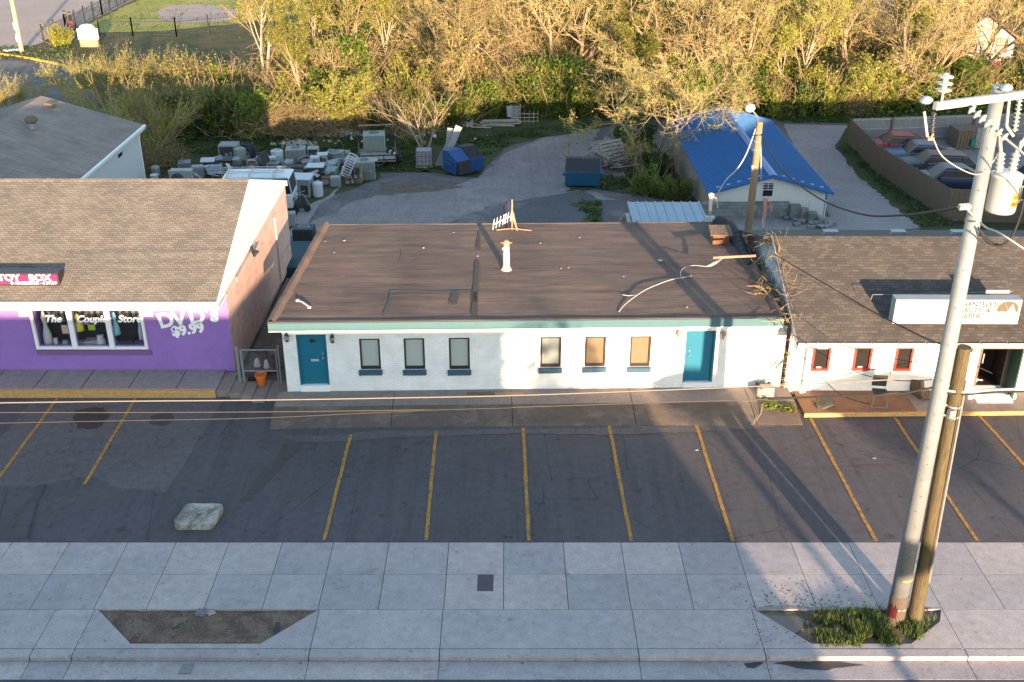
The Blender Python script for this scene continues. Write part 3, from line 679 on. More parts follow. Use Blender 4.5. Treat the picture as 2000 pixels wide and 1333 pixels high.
# loose grit and small litter on the roof, each its own thing
lit = [(672,471,.05,'curled tan scrap lying near the left edge of the brown roof'), (635,472,.03,'tiny white chip at the left end of the brown roof'), (653,494,.035,'small white chip beside the left roof edge'),
       (886,455,.03,'white chip near the rear edge of the brown roof above the seam strip'), (827,485,.045,'dark and white scrap in the left middle of the brown roof'), (933,501,.035,'white chip left of the vent stack'),
       (1055,476,.035,'white chip between the vent stack and the pole shadows, nearer the rear edge'), (1096,525,.03,'leftmost of two pale chips right of the vent stack'), (1110,524,.035,'right one of two pale chips right of the vent stack'),
       (1132,465,.035,'white chip near the rear middle of the brown roof'), (1218,541,.03,'pale chip left of the curled cable on the roof'), (1342,601,.035,'white chip by the front edge of the roof near the pole shadows'),
       (1288,510,.09,'crumpled white bag lying between the two pole shadows on the roof')]
for px, py, r, lb in lit:
    p = RW(px, py, .02); mb = MB(); rr = random.Random(px)
    prof = [(0,0),(r*.9,0.005),(r,r*.35),(r*.4,r*.7),(0,r*.75)]
    mb.lathe((0,0,0), prof, 7); mb.v = [(x*(1+rr.uniform(-.3,.5)), y*(1+rr.uniform(-.3,.3)), z) for x, y, z in mb.v]
    o = mb.build("roof_litter", M['paper']); o.location = p; tag(o, lb, "litter", "small litter lying on the brown roof")
mb = MB(); p, q = RW(584,588,.05), RW(604,600,.05); mb.tube([p, p.lerp(q,.4)+Vector((0,0,.03)), q], .035, 8); mb.lathe(p+Vector((-.05,0,-.02)),[(0,0),(.07,.01),(.06,.07),(0,.08)],8); mb.lathe(q+Vector((0,0,-.04)),[(0,0),(.075,.01),(.06,.06),(0,.07)],8)
o = mb.build("pipe_scrap", M['offwhite'], loc=p); tag(o, "short white bone shaped pipe lying on the front left corner of the roof", "pipe")
# vent stack
p = RW(989,527); VS = thing("vent_stack", "tan vent stack with white collar and spinning rusty cap on the roof", "vent", p, world=True)
mb = MB(); mb.lathe(p,[(.20,0),(.18,.03),(.15,.05),(.14,.12),(.125,.12)],16); mb.build("flashing", M['boot'], VS, smooth=False)
mb = MB(); mb.cyl(p,.12,.62,16); mb.build("pipe", M['boot'], VS, smooth=False)
mb = MB(); mb.lathe(up(p,.60),[(.09,0),(.10,.02),(.10,.26),(.08,.3),(.0,.31)],14); mb.tube([up(p,.76),up(p,.78)+Vector((-.14,-.04,.03))],.045,8); mb.build("collar", M['white'], VS, smooth=False)
mb = MB(); mb.lathe(up(p,.90),[(.06,0),(.12,.04),(.12,.14),(.08,.2),(0,.22)],12); mb.tube([up(p,.97)+Vector((-.20,0,.06)),up(p,.95),up(p,.97)+Vector((.20,0,.06))],.016,5); mb.build("cap", M['rustpipe'], VS, smooth=False)
# antenna on its mast
p = RW(1000,449); AN = thing("antenna", "white rod aerial with seven cross rods on a salmon mast at the roof edge", "antenna", p, world=True)
mb = MB(); mb.tube([p, up(p,1.22)],[.04,.03],8); mb.build("mast", M['rustpipe'], AN, smooth=True)
top = F(1003,420,p.y); end = F(963,439,p.y-.6)
mb = MB(); mb.tube([top,end],.022,6)
for k in range(7):
    t = [.12,.28,.40,.50,.66,.82,.97][k]; q = top.lerp(end,t); mb.tube([q+Vector((.03,0,.21)), q+Vector((-.03,0,-.21))],.014,5)
mb.build("rods", M['white'], AN)
mb = MB(); mb.tube([up(p,.7),up(p,.4)+Vector((.08,0,0)),up(p,.02)+Vector((.2,-.15,0))],[.07,.05,.025],7); mb.lathe(up(p,.42),[(.05,0),(.08,.07),(.07,.25),(.03,.3)],9); mb.tube([up(p,.02)+Vector((-.6,-.1,0)),up(p,.05),up(p,.02)+Vector((.75,-.15,0))],.02,5); mb.build("bracket", M['rustpipe'], AN)
mb = MB(); b0 = p+Vector((-.13,.12,0))
mb.lathe(b0,[(0,.0),(.10,.02),(.11,.3),(.17,.6),(.21,.8),(.19,.93),(.10,.98),(.11,1.05),(.08,1.12),(0,1.14)],12)
mb.v = [(b0.x+(x-b0.x)*(1+.3*mnoise.noise(Vector((x*4,y*4,z*3)))), b0.y+(y-b0.y)*.7, z) for x, y, z in mb.v]
o = mb.build("cloth_bundle", M['bagcloth'], loc=b0, smooth=True); tag(o, "dark navy cloth bundle tied up against the antenna mast", "bundle")
# box vent and heap of roofing at the rear right corner
c_ = RW(1405,474); BV = thing("box_vent", "rusty brown box shaped hood standing near the rear right corner of the roof", "vent", c_, world=True)
mb = MB(); mb.obox(up(c_,.2),(.62,.42,.40),.05); mb.build("body", M['rust'], BV, bevel=.02)
mb = MB(); q = up(c_,.48); mb.add([q+Vector(v) for v in [(-.42,-.34,-.06),(.42,-.34,-.06),(.40,.34,.10),(-.40,.34,.10),(-.42,-.34,-.10),(.42,-.34,-.10),(.40,.34,.06),(-.40,.34,.06)]], [(0,1,2,3),(7,6,5,4),(0,4,5,1),(1,5,6,2),(2,6,7,3),(3,7,4,0)]); mb.build("hood", M['wood_brown'], BV)
def blobmesh(c, rx, ry, rz, amp, fr, n=26, k=16, seed=0, flat=.0):
    mb = MB(); vs = []
    for i in range(k+1):
        th = pi/2*i/k
        for j in range(n):
            a = 2*pi*j/n; v = Vector((cos(a)*cos(th), sin(a)*cos(th), sin(th)))
            s_ = 1+amp*mnoise.noise(v*fr+Vector((seed,seed*2,0))); vs.append(Vector(c)+Vector((v.x*rx*s_, v.y*ry*s_, v.z*rz*s_)))
    mb.add(vs, [(i*n+j, i*n+(j+1)%n, (i+1)*n+(j+1)%n, (i+1)*n+j) for i in range(k) for j in range(n)]); return mb
pp = [RW(1405,447), RW(1432,470), RW(1455,505), RW(1478,545)]
mb = MB()
path = [RW(1398,443), RW(1418,450), RW(1438,470), RW(1452,495), RW(1468,522)]; ring = []
for k in range(len(path)-1):
    for t in range(7):
        r = path[k].lerp(path[k+1], t/7); ring.append(r+Vector((0,0,.02)))
rs = [.42*(1-.75*i/len(ring))*(1+.16*((i % 2)*2-1)*.6) for i in range(len(ring))]
mb.tube(ring, rs, 14); o = mb.build("wrinkled_membrane", M['dkroof_shade'], loc=ring[0], smooth=False); tag(o, "dark wrinkled roll of roofing slumped over the rear right corner of the roof", "roofing roll")
# rusty pole lying over the gap and loose cables
p0, p1 = RW(1393,504,.55), RW(1476,500,.62)
mb = MB(); mb.tube([p0,p1],.045,8); o = mb.build("rusty_pole", M['rustpipe'], loc=p0); tag(o, "thin orange rusty pole sticking out level over the right end of the roof", "pole")
def cable(name, pts, r, m, label, cat="cable", group=None, n=5, sub=6):
    P = [Vector(p) for p in pts]; out = []
    for i in range(len(P)-1):
        p0_, p1_, p2_, p3_ = P[max(i-1,0)], P[i], P[i+1], P[min(i+2,len(P)-1)]
        for k in range(sub):
            t = k/sub; out.append(.5*((2*p1_)+(p2_-p0_)*t+(2*p0_-5*p1_+4*p2_-p3_)*t*t+(3*p1_-p0_-3*p2_+p3_)*t**3))
    out.append(P[-1]); mb = MB(); mb.tube(out, r, n); o = mb.build(name, m, loc=P[0], smooth=True); return tag(o, label, cat, group)
cable("loose_cable", [RW(x,y,h) for x,y,h in [(1209,609,.03),(1222,594,.06),(1243,578,.1),(1262,566,.12),(1285,556,.1),(1310,547,.06),(1330,543,.04)]], .017, M['offwhite'], "pale cable snaking across the right half of the roof towards its front edge")
cable("loose_cable", [RW(x,y,h) for x,y,h in [(1216,576,.05),(1228,578,.06),(1243,577,.1)]], .017, M['offwhite'], "short stub of pale cable branching left from the long roof cable")
cable("loose_cable", [RW(x,y,h) for x,y,h in [(1330,543,.05),(1330,530,.25),(1340,522,.4),(1358,519,.4),(1385,521,.3),(1400,514,.45),(1412,504,.55)]], .013, M['offwhite'], "pale cable arching up to the rusty pole at the right of the roof")
for k in range(3): cable("loose_cable", [RW(1378+4*k,521-2*k,.3), RW(1393+3*k,517-3*k,.4), RW(1410+k,505,.55)], .012, M['offwhite'], "thin frayed strand hanging from the rusty pole on the roof", group="frayed strands hanging from the rusty pole")
cable("loose_cable", [RW(1330,543,.03), RW(1342,541,.04), RW(1351,539,.03)], .016, M['offwhite'], "stub of pale cable pointing right across the pole shadow")
# dead creeper on the right end of the roof and down the corner
def scribble(mb, c, R, n, r, rng, segs=7, flat=.4, seglen=.14, droop=0):
    for i in range(n):
        p = Vector(c)+Vector((rng.uniform(-R[0],R[0]), rng.uniform(-R[1],R[1]), rng.uniform(0,R[2])))
        dv = Vector((rng.gauss(0,1), rng.gauss(0,1), rng.gauss(0,flat))).normalized(); path = [p]
        for k in range(segs):
            dv = (dv+Vector((rng.gauss(0,.45), rng.gauss(0,.45), rng.gauss(0,.3*flat)-droop))).normalized(); p = p+dv*seglen; path.append(p)
        mb.tube(path, [r*(1-.7*k/segs) for k in range(segs+1)], 3, cap=False)
rg = random.Random(5)
mb = MB()
for px, py in [(1468,512),(1478,522),(1488,535),(1492,548),(1500,558),(1498,570),(1508,572),(1516,585),(1520,596),(1527,612),(1534,628)]:
    scribble(mb, RW(px, py, .02), (.18,.2,.08), 6, .010, rg, 6, .4, .11)
for px, py in [(1490,560),(1495,570),(1488,575)]: scribble(mb, RW(px, py, .0), (.25,.22,.08), 12, .009, rg, 6, .4, .11)
o = mb.build("dead_vine", mat("straw vine", (.40,.27,.12), .9, .25, 3), loc=RW(1500,565)); tag(o, "dry straw coloured creeper spreading over the right edge of the brown roof", "vine")

# ------------------------------------------------------------ purple shop (left)
FP = Frame(G(0,722,.27), G(435,722,.27))
FPo = FP.A.copy(); PB = thing("purple_shop", "purple painted shop with brown shingle roof and pink brick side wall", "building", FPo, FP.rot)
s1, _ = FP.at(463,733); xl = -9.0; xr = FP.at(449,640)[0]
zw = 2.98
T = [FP.at(*p) for p in [(64,650),(289,683),(283,640),(130,608)]]
wx0 = FP.at(55,608,-.06)[0]; wx1 = FP.at(277,608,-.06)[0]; wz0 = FP.at(180,683,-.06)[1]; wz1 = FP.at(180,606,-.06)[1]+.18
m1 = (FP.at(129,608)[0], FP.at(139,608)[0]); m2 = (FP.at(203,608)[0], FP.at(213,608)[0])
hole = (wx0+.05, wx1-.05, wz0+.06, wz1-.02)
mb = MB(); facade(mb, xl, xr, -.1, zw+.25, [hole], 0, .55); mb.build("front_wall", M['purple'], PB)
mb = MB(); mb.quad((hole[0],.56,hole[2]),(hole[1],.56,hole[2]),(hole[1],.56,hole[3]),(hole[0],.56,hole[3])); mb.build("display_back", M['black'], PB)
mb = MB(); t_ = .09
ringframe(mb, wx0, wx1, wz0, wz1, .10, -.07, .04); mb.box(m1[0], m1[1], -.072, .04, wz0+.1, wz1-.1); mb.box(m2[0], m2[1], -.072, .04, wz0+.1, wz1-.1)
WN = mb.build("window", M['white'], PB, bevel=.008)
for a, b in ((wx0+.1, m1[0]), (m1[1], m2[0]), (m2[1], wx1-.1)):
    mb = MB(); mb.quad((a,.0,wz0+.1),(b,.0,wz0+.1),(b,.0,wz1-.1),(a,.0,wz1-.1)); mb.build("pane", M['clearpane'], WN)
    mb = MB(); ringframe(mb, a+.04, b-.04, wz0+.14, wz1-.14, .018, .02, .04); mb.build("neon_outline", mat("violet tube", (.10,.08,.45), .4, .05, 3), WN)
mb = MB(); mb.box(wx0-.02, wx1+.1, -.05, -.003, wz0-.22, wz0-.04); mb.build("sill_board", mat("dull purple board", (.17,.085,.21), .7, .1, 2), PB)
for tx, wd in ((FP.at(86,622)[0], "The"), (FP.at(148,622)[0], "Couples"), (FP.at(229,622)[0], "Store")):
    text("lettering", wd, .36 if wd != "Couples" else .34, M['lettw'], WN, (tx, -.02, FP.at(110,629)[1]), ext=.004, off=.012, shear=.35, sx=1.0 if wd != "Couples" else 1.02)
for px in (45, 288):
    s_, z_ = FP.at(px, 611, -.1); mb = MB(); mb.box(s_-.16, s_+.16, -.12, -.004, z_-.14, z_+.06); mb.build("flood_box", M['white'], PB, bevel=.01)
# painted price writing
for ch, px, py, sz, ry in (("D",313,641,.74,-.20),("V",341,637,.72,-.10),("D",371,632,.74,-.06),("'",402,624,.6,.0),("s",411,627,.74,.08)):
    s_, z_ = FP.at(px, py); text("lettering", ch, sz, M['lettw'], PB, (s_, -.006, z_), rot=(pi/2, ry, 0), ext=.004, off=.024)
s_, z_ = FP.at(338, 657); text("lettering", "$9.99", .50, M['lettw'], PB, (s_, -.006, z_), rot=(pi/2, -.16, 0), ext=.004, off=.024)
# side wall: pink brick with white gable above
ye, yrid, yrear = -1.18, 4.72, 10.87; ze, zr, zre = 3.36, 5.55, 3.55
def roofz(y): return ze+(zr-ze)*(y-ye)/(yrid-ye) if y <= yrid else zr+(zre-zr)*(y-yrid)/(yrear-yrid)
xg = xr
mb = MB(); n_ = 1
zt0 = 3.36; zt1 = zre
mb.poly([(xg,0,-.1),(xg,yrear-.1,-.1),(xg,yrear-.1,3.42),(xg,0,3.22)]); mb.quad((xl,yrear-.1,-.1),(xl,yrear-.1,3.6),(xg,yrear-.1,3.6),(xg,yrear-.1,-.1)); mb.build("side_wall", M['pink_brick'], PB)
mb = MB(); mb.extr([(xg+.01,ye,ze-.10),(xg+.01,yrear,zre-.1),(xg+.01,yrear,zre),(xg+.01,yrid,zr),(xg+.01,ye,ze)], (.05,0,0)); mb.build("gable", M['white'], PB)
mb = MB(); mb.extr([(xg+.06,yrid-.0,zr+.02),(xg+.06,yrear,zre+.02),(xg+.06,yrear,zre-.22),(xg+.06,yrid,zr-.22)], (.03,0,0)); mb.build("rake_board", M['white'], PB)
mb = MB(); mb.extr([(xl,ye,ze),(xl,yrid,zr),(xl,yrid,zr-.12),(xl,ye,ze-.12)], (xg+.02-xl,0,0)); mb.build("roof", M['shA'], PB)
mb = MB(); mb.extr([(xl,yrid,zr),(xl,yrear,zre),(xl,yrear,zre-.12),(xl,yrid,zr-.12)], (xg+.02-xl,0,0)); mb.build("rear_roof", M['dkroof_shade'], PB)
mb = MB(); mb.extr([(xl,yrid-.14,zr-.03),(xl,yrid,zr+.045),(xl,yrid+.14,zr-.03)], (xg+.02-xl,0,0)); mb.build("ridge_cap", M['shA'], PB)
mb = MB(); mb.box(xl, xg+.05, ye-.03, ye, ze-.30, ze-.02); mb.box(xl, xg+.05, ye, 0, ze-.30, ze-.26); mb.build("fascia", M['white'], PB)
mb = MB(); mb.tube([(xl,ye-.07,ze-.02),(xg,ye-.07,ze-.02)],.05,8); mb.build("gutter", M['offwhite'], PB)
mb = MB(); x_ = xl
while x_ < xg: mb.box(x_, x_+.012, ye-.034, ye-.028, ze-.3, ze-.02); x_ += 2.4
mb.build("fascia_seam", M['galvdark'], PB)
q = Frame(FP.w(xg,0,0), FP.w(xg,5,0))
mb = MB(); mb.tube([(xg+.1,1.2,3.02),(xg+.1,1.2,3.2),(xg+.1,4.4,3.3)],.018,5); mb.build("conduit", M['galvdark'], PB)
mb = MB(); mb.lathe((xg+.1,3.6,3.28),[(0,0),(.05,.02),(.14,.2),(.15,.26),(0,.2)],10,axis=(.75,-.1,-.65)); mb.obox((xg+.08,3.65,3.3),(.1,.16,.16)); mb.build("floodlight", M['black'], PB)
mb = MB(); mb.box(xg+.0,xg+.06,8.1,8.15,.2,2.9); mb.build("downpipe", mat("pink pipe", (.5,.33,.29), .6, .1, 3), PB)
# roof sign of the purple shop
def purple_roof_hit(px, py):
    o = Vector((0,0,CAMH)); r = ray(px, py)
    k = (zr-ze)/(yrid-ye)
    for t in [i*.02 for i in range(900, 3200)]:
        p = o+r*t; l = w2l(p, PB)
        if l.z <= ze+k*(l.y-ye): return l
h0 = purple_roof_hit(118, 559); fy = h0.y-.02; fx1 = h0.x; fz0 = h0.z+.03
_, fz1 = FP.at(112, 534, fy); fx0 = fx1-5.4
TS = thing("roof_sign", "magenta box sign with white capital letters standing on the brown shingle roof", "sign", FP.w(0,fy,0), FP.rot)
h_ = fz1-fz0
mb = MB(); mb.extr([(fx0,0,fz0),(fx0,0,fz1),(fx0,.40,fz1+.02),(fx0,.40,fz0+.18)], (fx1-fx0,0,0)); mb.build("cabinet", M['dkbrown'], TS)
mb = MB(); mb.box(fx0+.05, fx1-.04, -.012, -.001, fz0+.045, fz1-.05); SF = mb.build("sign_face", M['signpink'], TS)
text("lettering", "TOY   BOX", h_*.72, M['lettw'], SF, (fx1-.24, -.02, fz0+h_*.41), ext=.003, off=.010, align='RIGHT', sx=1.12)
text("lettering", "O ACCESSORIES - & STUFF", h_*.30, M['lettw'], SF, (fx1-.08, -.02, fz0+h_*.11), ext=.003, off=.002, align='RIGHT', sx=1.0)
# goods in the shop window
def goods(name, label, cat, px, py, shape, m, w=.2, h=.3, dd=.2, y=.3):
    s_, z_ = FP.at(px, py, y); p = FP.w(s_, y, 0); p.z = z_; mb = MB()
    if shape == 'box': mb.obox((0,0,h/2),(w,dd,h),.1)
    elif shape == 'dress': mb.lathe((0,0,0),[(w*.5,0),(w*.42,h*.35),(w*.18,h*.6),(w*.3,h*.8),(w*.12,h*.95),(0,h)],12)
    elif shape == 'vase': mb.lathe((0,0,0),[(0,0),(w*.4,0),(w*.5,h*.4),(w*.3,h*.8),(w*.35,h),(0,h)],12)
    elif shape == 'sheet': mb.obox((0,0,h/2),(w,.02,h),0)
    o = mb.build(name, m, smooth=shape in ('dress','vase')); o.location = p; tag(o, label, cat); return o
MY = mat("lemon fabric", (.55,.50,.05), .7, .1, 4); MG = mat("lime card", (.25,.40,.03), .6, .1, 4); MV = mat("violet card", (.28,.2,.55), .6, .1, 4); MT = mat("aqua fabric", (.18,.45,.52), .7, .1, 4)
goods("display_gown", "tall white draped gown at the left of the first shop window pane", "gown", 97, 676, 'dress', M['drum'], .34, 1.35, y=.25)
goods("notice_card", "pale pink notice card hung low in the first shop window pane", "card", 130, 652, 'sheet', mat("pink card", (.5,.36,.34), .7, .05, 4), .26, .32, y=.1)
goods("display_bottle", "small white box standing on the ledge of the first shop window", "box", 111, 676, 'box', M['drum'], .12, .3, .1, y=.2)
goods("display_basket", "low white and grey bundle on the ledge right in the first pane", "basket", 130, 676, 'vase', M['acgrey'], .3, .22, y=.2)
goods("display_dress", "lemon yellow dress hanging at the left of the middle pane", "dress", 156, 645, 'dress', MY, .34, .62, y=.2)
goods("hanging_card", "violet card hanging below the middle window word", "card", 177, 634, 'sheet', MV, .44, .16, y=.12)
goods("hanging_card", "lime green card with violet edge in the middle pane", "card", 180, 645, 'sheet', MG, .24, .26, y=.12)
goods("display_box", "wide pale box on the ledge of the middle pane", "box", 181, 676, 'box', M['acgrey'], .40, .26, .3, y=.25)
goods("display_vase", "round patterned vase on the ledge of the middle pane", "vase", 199, 676, 'vase', M['drum'], .34, .42, y=.25)
goods("display_box", "small grey box left on the ledge of the middle pane", "box", 165, 676, 'box', M['galvdark'], .3, .2, .2, y=.25)
goods("display_dress", "aqua blue dress at the left of the right hand pane", "dress", 229, 653, 'dress', MT, .26, .85, y=.15)
goods("display_case", "dark low display case on the ledge of the right hand pane", "case", 248, 674, 'box', M['char'], .5, .2, .3, y=.25)
goods("display_scarf", "white scarf hanging at the right edge of the shop window", "scarf", 277, 662, 'dress', M['drum'], .18, .9, y=.15)
for i, px in enumerate(list(range(88,128,6))+list(range(152,204,6))+list(range(226,275,6))):
    mm_ = [M['galvdark'], M['acdark'], M['acgrey'], M['rust']][i % 4]
    o = goods("hanging_garment", "garment on the rail along the top of the shop window", "garment", px, 628 if i < 7 else 624, 'sheet', mm_, .10, .55, y=.48); o["group"] = "garments hanging on the shop window rail"
# platform, steps
g = MB(); x0p = FP.w(-14,0,0); 
g.box(-26, -9.66, 31.02, FP.A.y-.01, -.1, .27); struct("shop_pavement", g, M['conc_mid'])
g = MB(); g.box(-26, -9.66, 30.98, 31.017, -.05, .272); g.box(-26,-9.66,31.021,31.13,.272,.277); struct("shop_kerb", g, M['ycurb'])
g = MB(); 
for px in (10, 95, 185, 275, 365):
    a = G(px, 722, .275); 
    g.box(a.x-.014, a.x+.014, 31.14, FP.A.y-.02, .271, .276)
struct("pavement_joint", g, M['joint'])
ST = thing("concrete_steps", "tan concrete steps going down from the purple shop walk to the lot", "steps", (-9.0,31.2,0), world=True)
xs = [-9.655, -9.20, -8.80, -8.40, -7.98, -7.30]; zs = [.225,.185,.145,.105,.07]; yf = [31.05,30.95,30.8,30.65,30.75]
for i in range(5):
    g = MB(); g.box(xs[i]+.001, xs[i+1], yf[i], 32.1+.3*(i == 0), -.1, zs[i]); g.build("step", M['conc_dirty'], ST, bevel=.015)
g = MB(); g.box(-9.15, -7.27, 32.105, 41, -.1, .10); struct("alley", g, M['conc_ramp'])
# chain gate
GATE = thing("chain_gate", "galvanised chain link gate closing the alley between the purple and white buildings", "gate", (-8.3,31.75,0), world=True)
yg = 31.72
mb = MB(); a = F(468,735,yg); mb.cyl((a.x, yg, .2), .055, 1.25, 12); mb.lathe((a.x,yg,1.45),[(.065,0),(.06,.05),(0,.09)],10); mb.cyl((a.x+.14,yg,.2),.045,1.2,12); mb.build("post", M['galv'], GATE, smooth=False)
b = F(551,760,yg); mb = MB(); mb.cyl((b.x, yg, .08), .035, 1.5, 10); mb.cyl((b.x-.09, yg, .08), .025, 1.35, 10); mb.build("post", M['galv'], GATE)
zt_, zm_ = F(515,684,yg).z, F(515,725,yg).z
mb = MB(); mb.tube([(a.x+.14,yg,zt_),(b.x-.05,yg,zt_)],.024,8); mb.tube([(a.x+.14,yg,zm_),(b.x-.05,yg,zm_)],.024,8); mb.build("rail", M['galv'], GATE)
mb = MB(); k = 0; step = .075; x = a.x+.15
while x < b.x-.05:
    for sgn in (1,-1):
        p_ = [(x, yg, zm_), (x+sgn*(zt_-zm_), yg, zt_)]
        q0, q1 = Vector(p_[0]), Vector(p_[1])
        lo, hi = a.x+.15, b.x-.05
        if sgn == 1 and q1.x > hi: tt = (hi-q0.x)/(q1.x-q0.x); q1 = q0.lerp(q1, tt)
        if sgn == -1 and q1.x < lo: tt = (q0.x-lo)/(q0.x-q1.x); q1 = q0.lerp(q1, tt)
        mb.tube([q0, q1], .0045, 3, cap=False)
    x += step
mb.build("wire_mesh", M['galv'], GATE)
def PT(name, label, px, py, z, prof, m, n=14):
    p = G(px, py, z); mb = MB(); mb.lathe((0,0,0), prof, n); o = mb.build(name, m, smooth=False); o.location = p; tag(o, label, name.replace('_',' ').split()[-1]); return o
PT("plant_pot", "bright orange plant pot standing behind the alley gate", 511, 751, .1, [(.0,0),(.12,0),(.18,.32),(.21,.33),(.21,.40),(.17,.40),(.15,.34),(0,.33)], M['orange'])
p = G(494,744,.1); mb = MB(); mb.obox((0,0,.12),(.3,.26,.24),.1); mb.box(-.1,.08,-.17,-.14,.08,.18); o = mb.build("small_crate", M['black'], bevel=.02); o.location = p; tag(o, "small black crate beside the orange pot", "crate")
mb = blobmesh((0,0,0), .42,.5,.55,.5,2.3, seed=3); o = mb.build("tarp_heap", mat("maroon tarp", (.07,.025,.025), .8, .4, 5)); o.location = G(520,728,.1)+Vector((0,.3,0)); tag(o, "dark maroon tarp heaped in the alley behind the gate", "tarp")
for k, (px, py, r, lb) in enumerate([(503,716,.12,"pale carved ornament leaning on the maroon tarp"),(521,719,.1,"small white tub sitting on the maroon tarp heap")]):
    mb = MB(); mb.lathe((0,0,0),[(0,0),(r,.02),(r*.8,.2),(r*.4,.3),(0,.3)],9); o = mb.build("garden_ornament" if k == 0 else "white_tub", M['drum']); o.location = G(px,py,.45); tag(o, lb, "ornament" if k == 0 else "tub")
# ------------------------------------------------------------ beauty shop (right)
FC = Frame(G(1530,763,.13), G(1700,763.5,.13))
CB = thing("beauty_shop", "white painted shop with charcoal shingle roof and red framed windows", "building", FC.A, FC.rot)
xr2 = 40.0  # front carried on unseen to the right so it shades the car lot
ev = w2l(G(1558,669,2.52), CB); eye = ev.y; ezc = 2.52; ex0 = ev.x
rd = w2l(G(1508,461,4.35), CB); ryc, rzc = rd.y, 4.35; re = w2l(G(1447,449,3.0), CB); rey, rez = re.y, 3.0
ex0 = (ev.x+rd.x)/2
hs = []
for a, b, y, bo in [(1586,1622,698,724),(1667,1703,698,723),(1748,1783,698,724)]:
    hs.append((FC.at(a,y)[0], FC.at(b,y)[0], FC.at((a+b)/2,bo)[1], 2.1))
dG = (FC.at(1852,695)[0], FC.at(1893,695)[0], .14, 2.2); dD = (FC.at(1916,700)[0], FC.at(1968,700)[0], .3, 2.25)
mb = MB(); facade(mb, .0, xr2, -.1, 2.6, hs+[dG, dD], 0, .10); mb.quad((0,rey-.2,-.1),(0,rey-.2,rez),(xr2,rey-.2,rez),(xr2,rey-.2,-.1)); mb.build("wall", M['white_brick2'], CB)
xg2 = ex0+.15
mb = MB(); mb.poly([(xg2,0,-.1),(xg2,0,ezc+.5),(xg2,ryc,rzc-.12),(xg2,rey-.2,rez-.08),(xg2,rey-.2,-.1)]); mb.build("side_wall", mat("shade blue white side", (.34,.39,.45), .8, .35, 1.2, bump=.3), CB)  # white wall tinted blue and darker to carry its shade
for a, b, c, t in hs+[dG]:
    mb = MB(); ringframe(mb, a+.002, b-.002, c+.002, t-.002, .07, -.03, .09); Wn = mb.build("window" if t < 2.15 else "glass_door", M['red'], CB)
    mb = MB(); mb.quad((a+.06,.05,c+.06),(b-.06,.05,c+.06),(b-.06,.05,t-.06),(a+.06,.05,t-.06)); mb.build("pane", M['pane_dark'], Wn)
    if t < 2.15:
        mb = MB(); mb.box(a-.05,b+.05,-.07,-.002,c-.12,c-.004); mb.build("sill", M['white_brick2'], Wn)
a, b, c, t = hs[0]
mb = MB(); mb.box(a+.14,b-.10,.03,.045,c+.78,t-.1); PS = mb.build("paper_sign", M['signwhite'], CB)
text("lettering", "WE ARE", .16, M['lettd'], PS, ((a+b)/2+.02,.028,c+1.10), ext=.002, off=.003, align='CENTER'); text("lettering", "ESSENTIAL", .12, M['lettd'], PS, ((a+b)/2+.02,.028,c+.92), ext=.002, off=.003, align='CENTER')
for h in hs[:2]:
    mb = MB(); mb.box(h[0]+.2,h[0]+.36,.03,.045,h[2]+.075,h[2]+.12); mb.build("window_tag", M['signwhite'], CB)
a, b, c, t = dD
mb = MB(); mb.box(a+.0,b-.0,.9,.95,c,t); mb.build("dark_interior", M['pane_dark'], CB)
mb = MB(); mb.quad((a,.10,c),(b,.10,c),(b,.95,c),(a,.95,c)); mb.quad((a,.1,c),(a,.95,c),(a,.95,t),(a,.1,t)); mb.quad((b,.1,c),(b,.95,c),(b,.95,t),(b,.1,t)); mb.build("entry_recess", M['dkbrown'], CB)
mb = MB(); mb.box(a-.06,a,-.03,.1,c,t); mb.box(b,b+.08,-.05,.1,c,t); mb.build("door_frame", M['wood_brown'], CB)
mb = MB(); mb.box(a+.04,a+.075,-.05,.0,c+.9,c+1.25); mb.build("handle", M['chrome'], CB)
mb = MB(); mb.obox((b+.06,-.42,(c+t)/2),(.05,.85,t-c),-.08); dd_ = mb.build("open_door", mat("dark green door", (.02,.06,.05), .5, .1, 3), CB)
mb = MB(); mb.box(a-.4,b+.3,-.55,0.0,.1,c-.01); mb.box(a-.2,b+.1,-.8,-.555,.1,.2); mb.build("entrance_step", M['white_brick2'], CB, bevel=.02)
mb = MB(); s_, z_ = FC.at(1905,678); mb.box(s_-.11,s_+.09,-.1,-.002,z_-.18,z_+.13); mb.box(s_-.12,s_+.10,-.11,-.002,z_+.131,z_+.15); mb.build("mailbox", M['galvdark'], CB)
s_ = FC.at(1982,700)[0]
mb = MB()
for i in range(7): mb.box(s_+i*.16, s_+i*.16+.11, -.03, -.002, .5, 2.3)
mb.build("corrugated_panel", M['white'], CB)
mb = MB(); mb.box(s_-.08,s_-.0,-.06,-.002,.3,2.3); mb.build("green_corner_board", mat("green trim", (.05,.18,.12), .6, .1, 3), CB)
mb = MB(); s_, z_ = FC.at(1996,674); mb.box(s_-.15,s_+.35,-.05,-.032,z_-.06,z_+.05); mb.build("rust_plate", M['rust'], CB)
kc = (rzc-ezc)/(ryc-eye)
mb = MB(); mb.extr([(ex0,eye,ezc),(ex0,ryc,rzc),(ex0,ryc,rzc-.12),(ex0,eye,ezc-.12)], (xr2-ex0,0,0)); mb.build("roof", M['shB'], CB)
mb = MB(); mb.extr([(ex0-.3,ryc,rzc),(ex0-.3,rey,rez),(ex0-.3,rey,rez-.12),(ex0-.3,ryc,rzc-.12)], (xr2-ex0+.3,0,0)); mb.build("rear_roof", M['dkroof_shade'], CB)
mb = MB(); mb.box(ex0+.1, xr2, eye, 0.0, ezc-.20, ezc-.17); mb.build("soffit", M['white'], CB)
mb = MB(); mb.box(ex0, xr2, eye-.03, eye, ezc-.20, ezc-.015); mb.build("fascia", M['wood_brown'], CB)
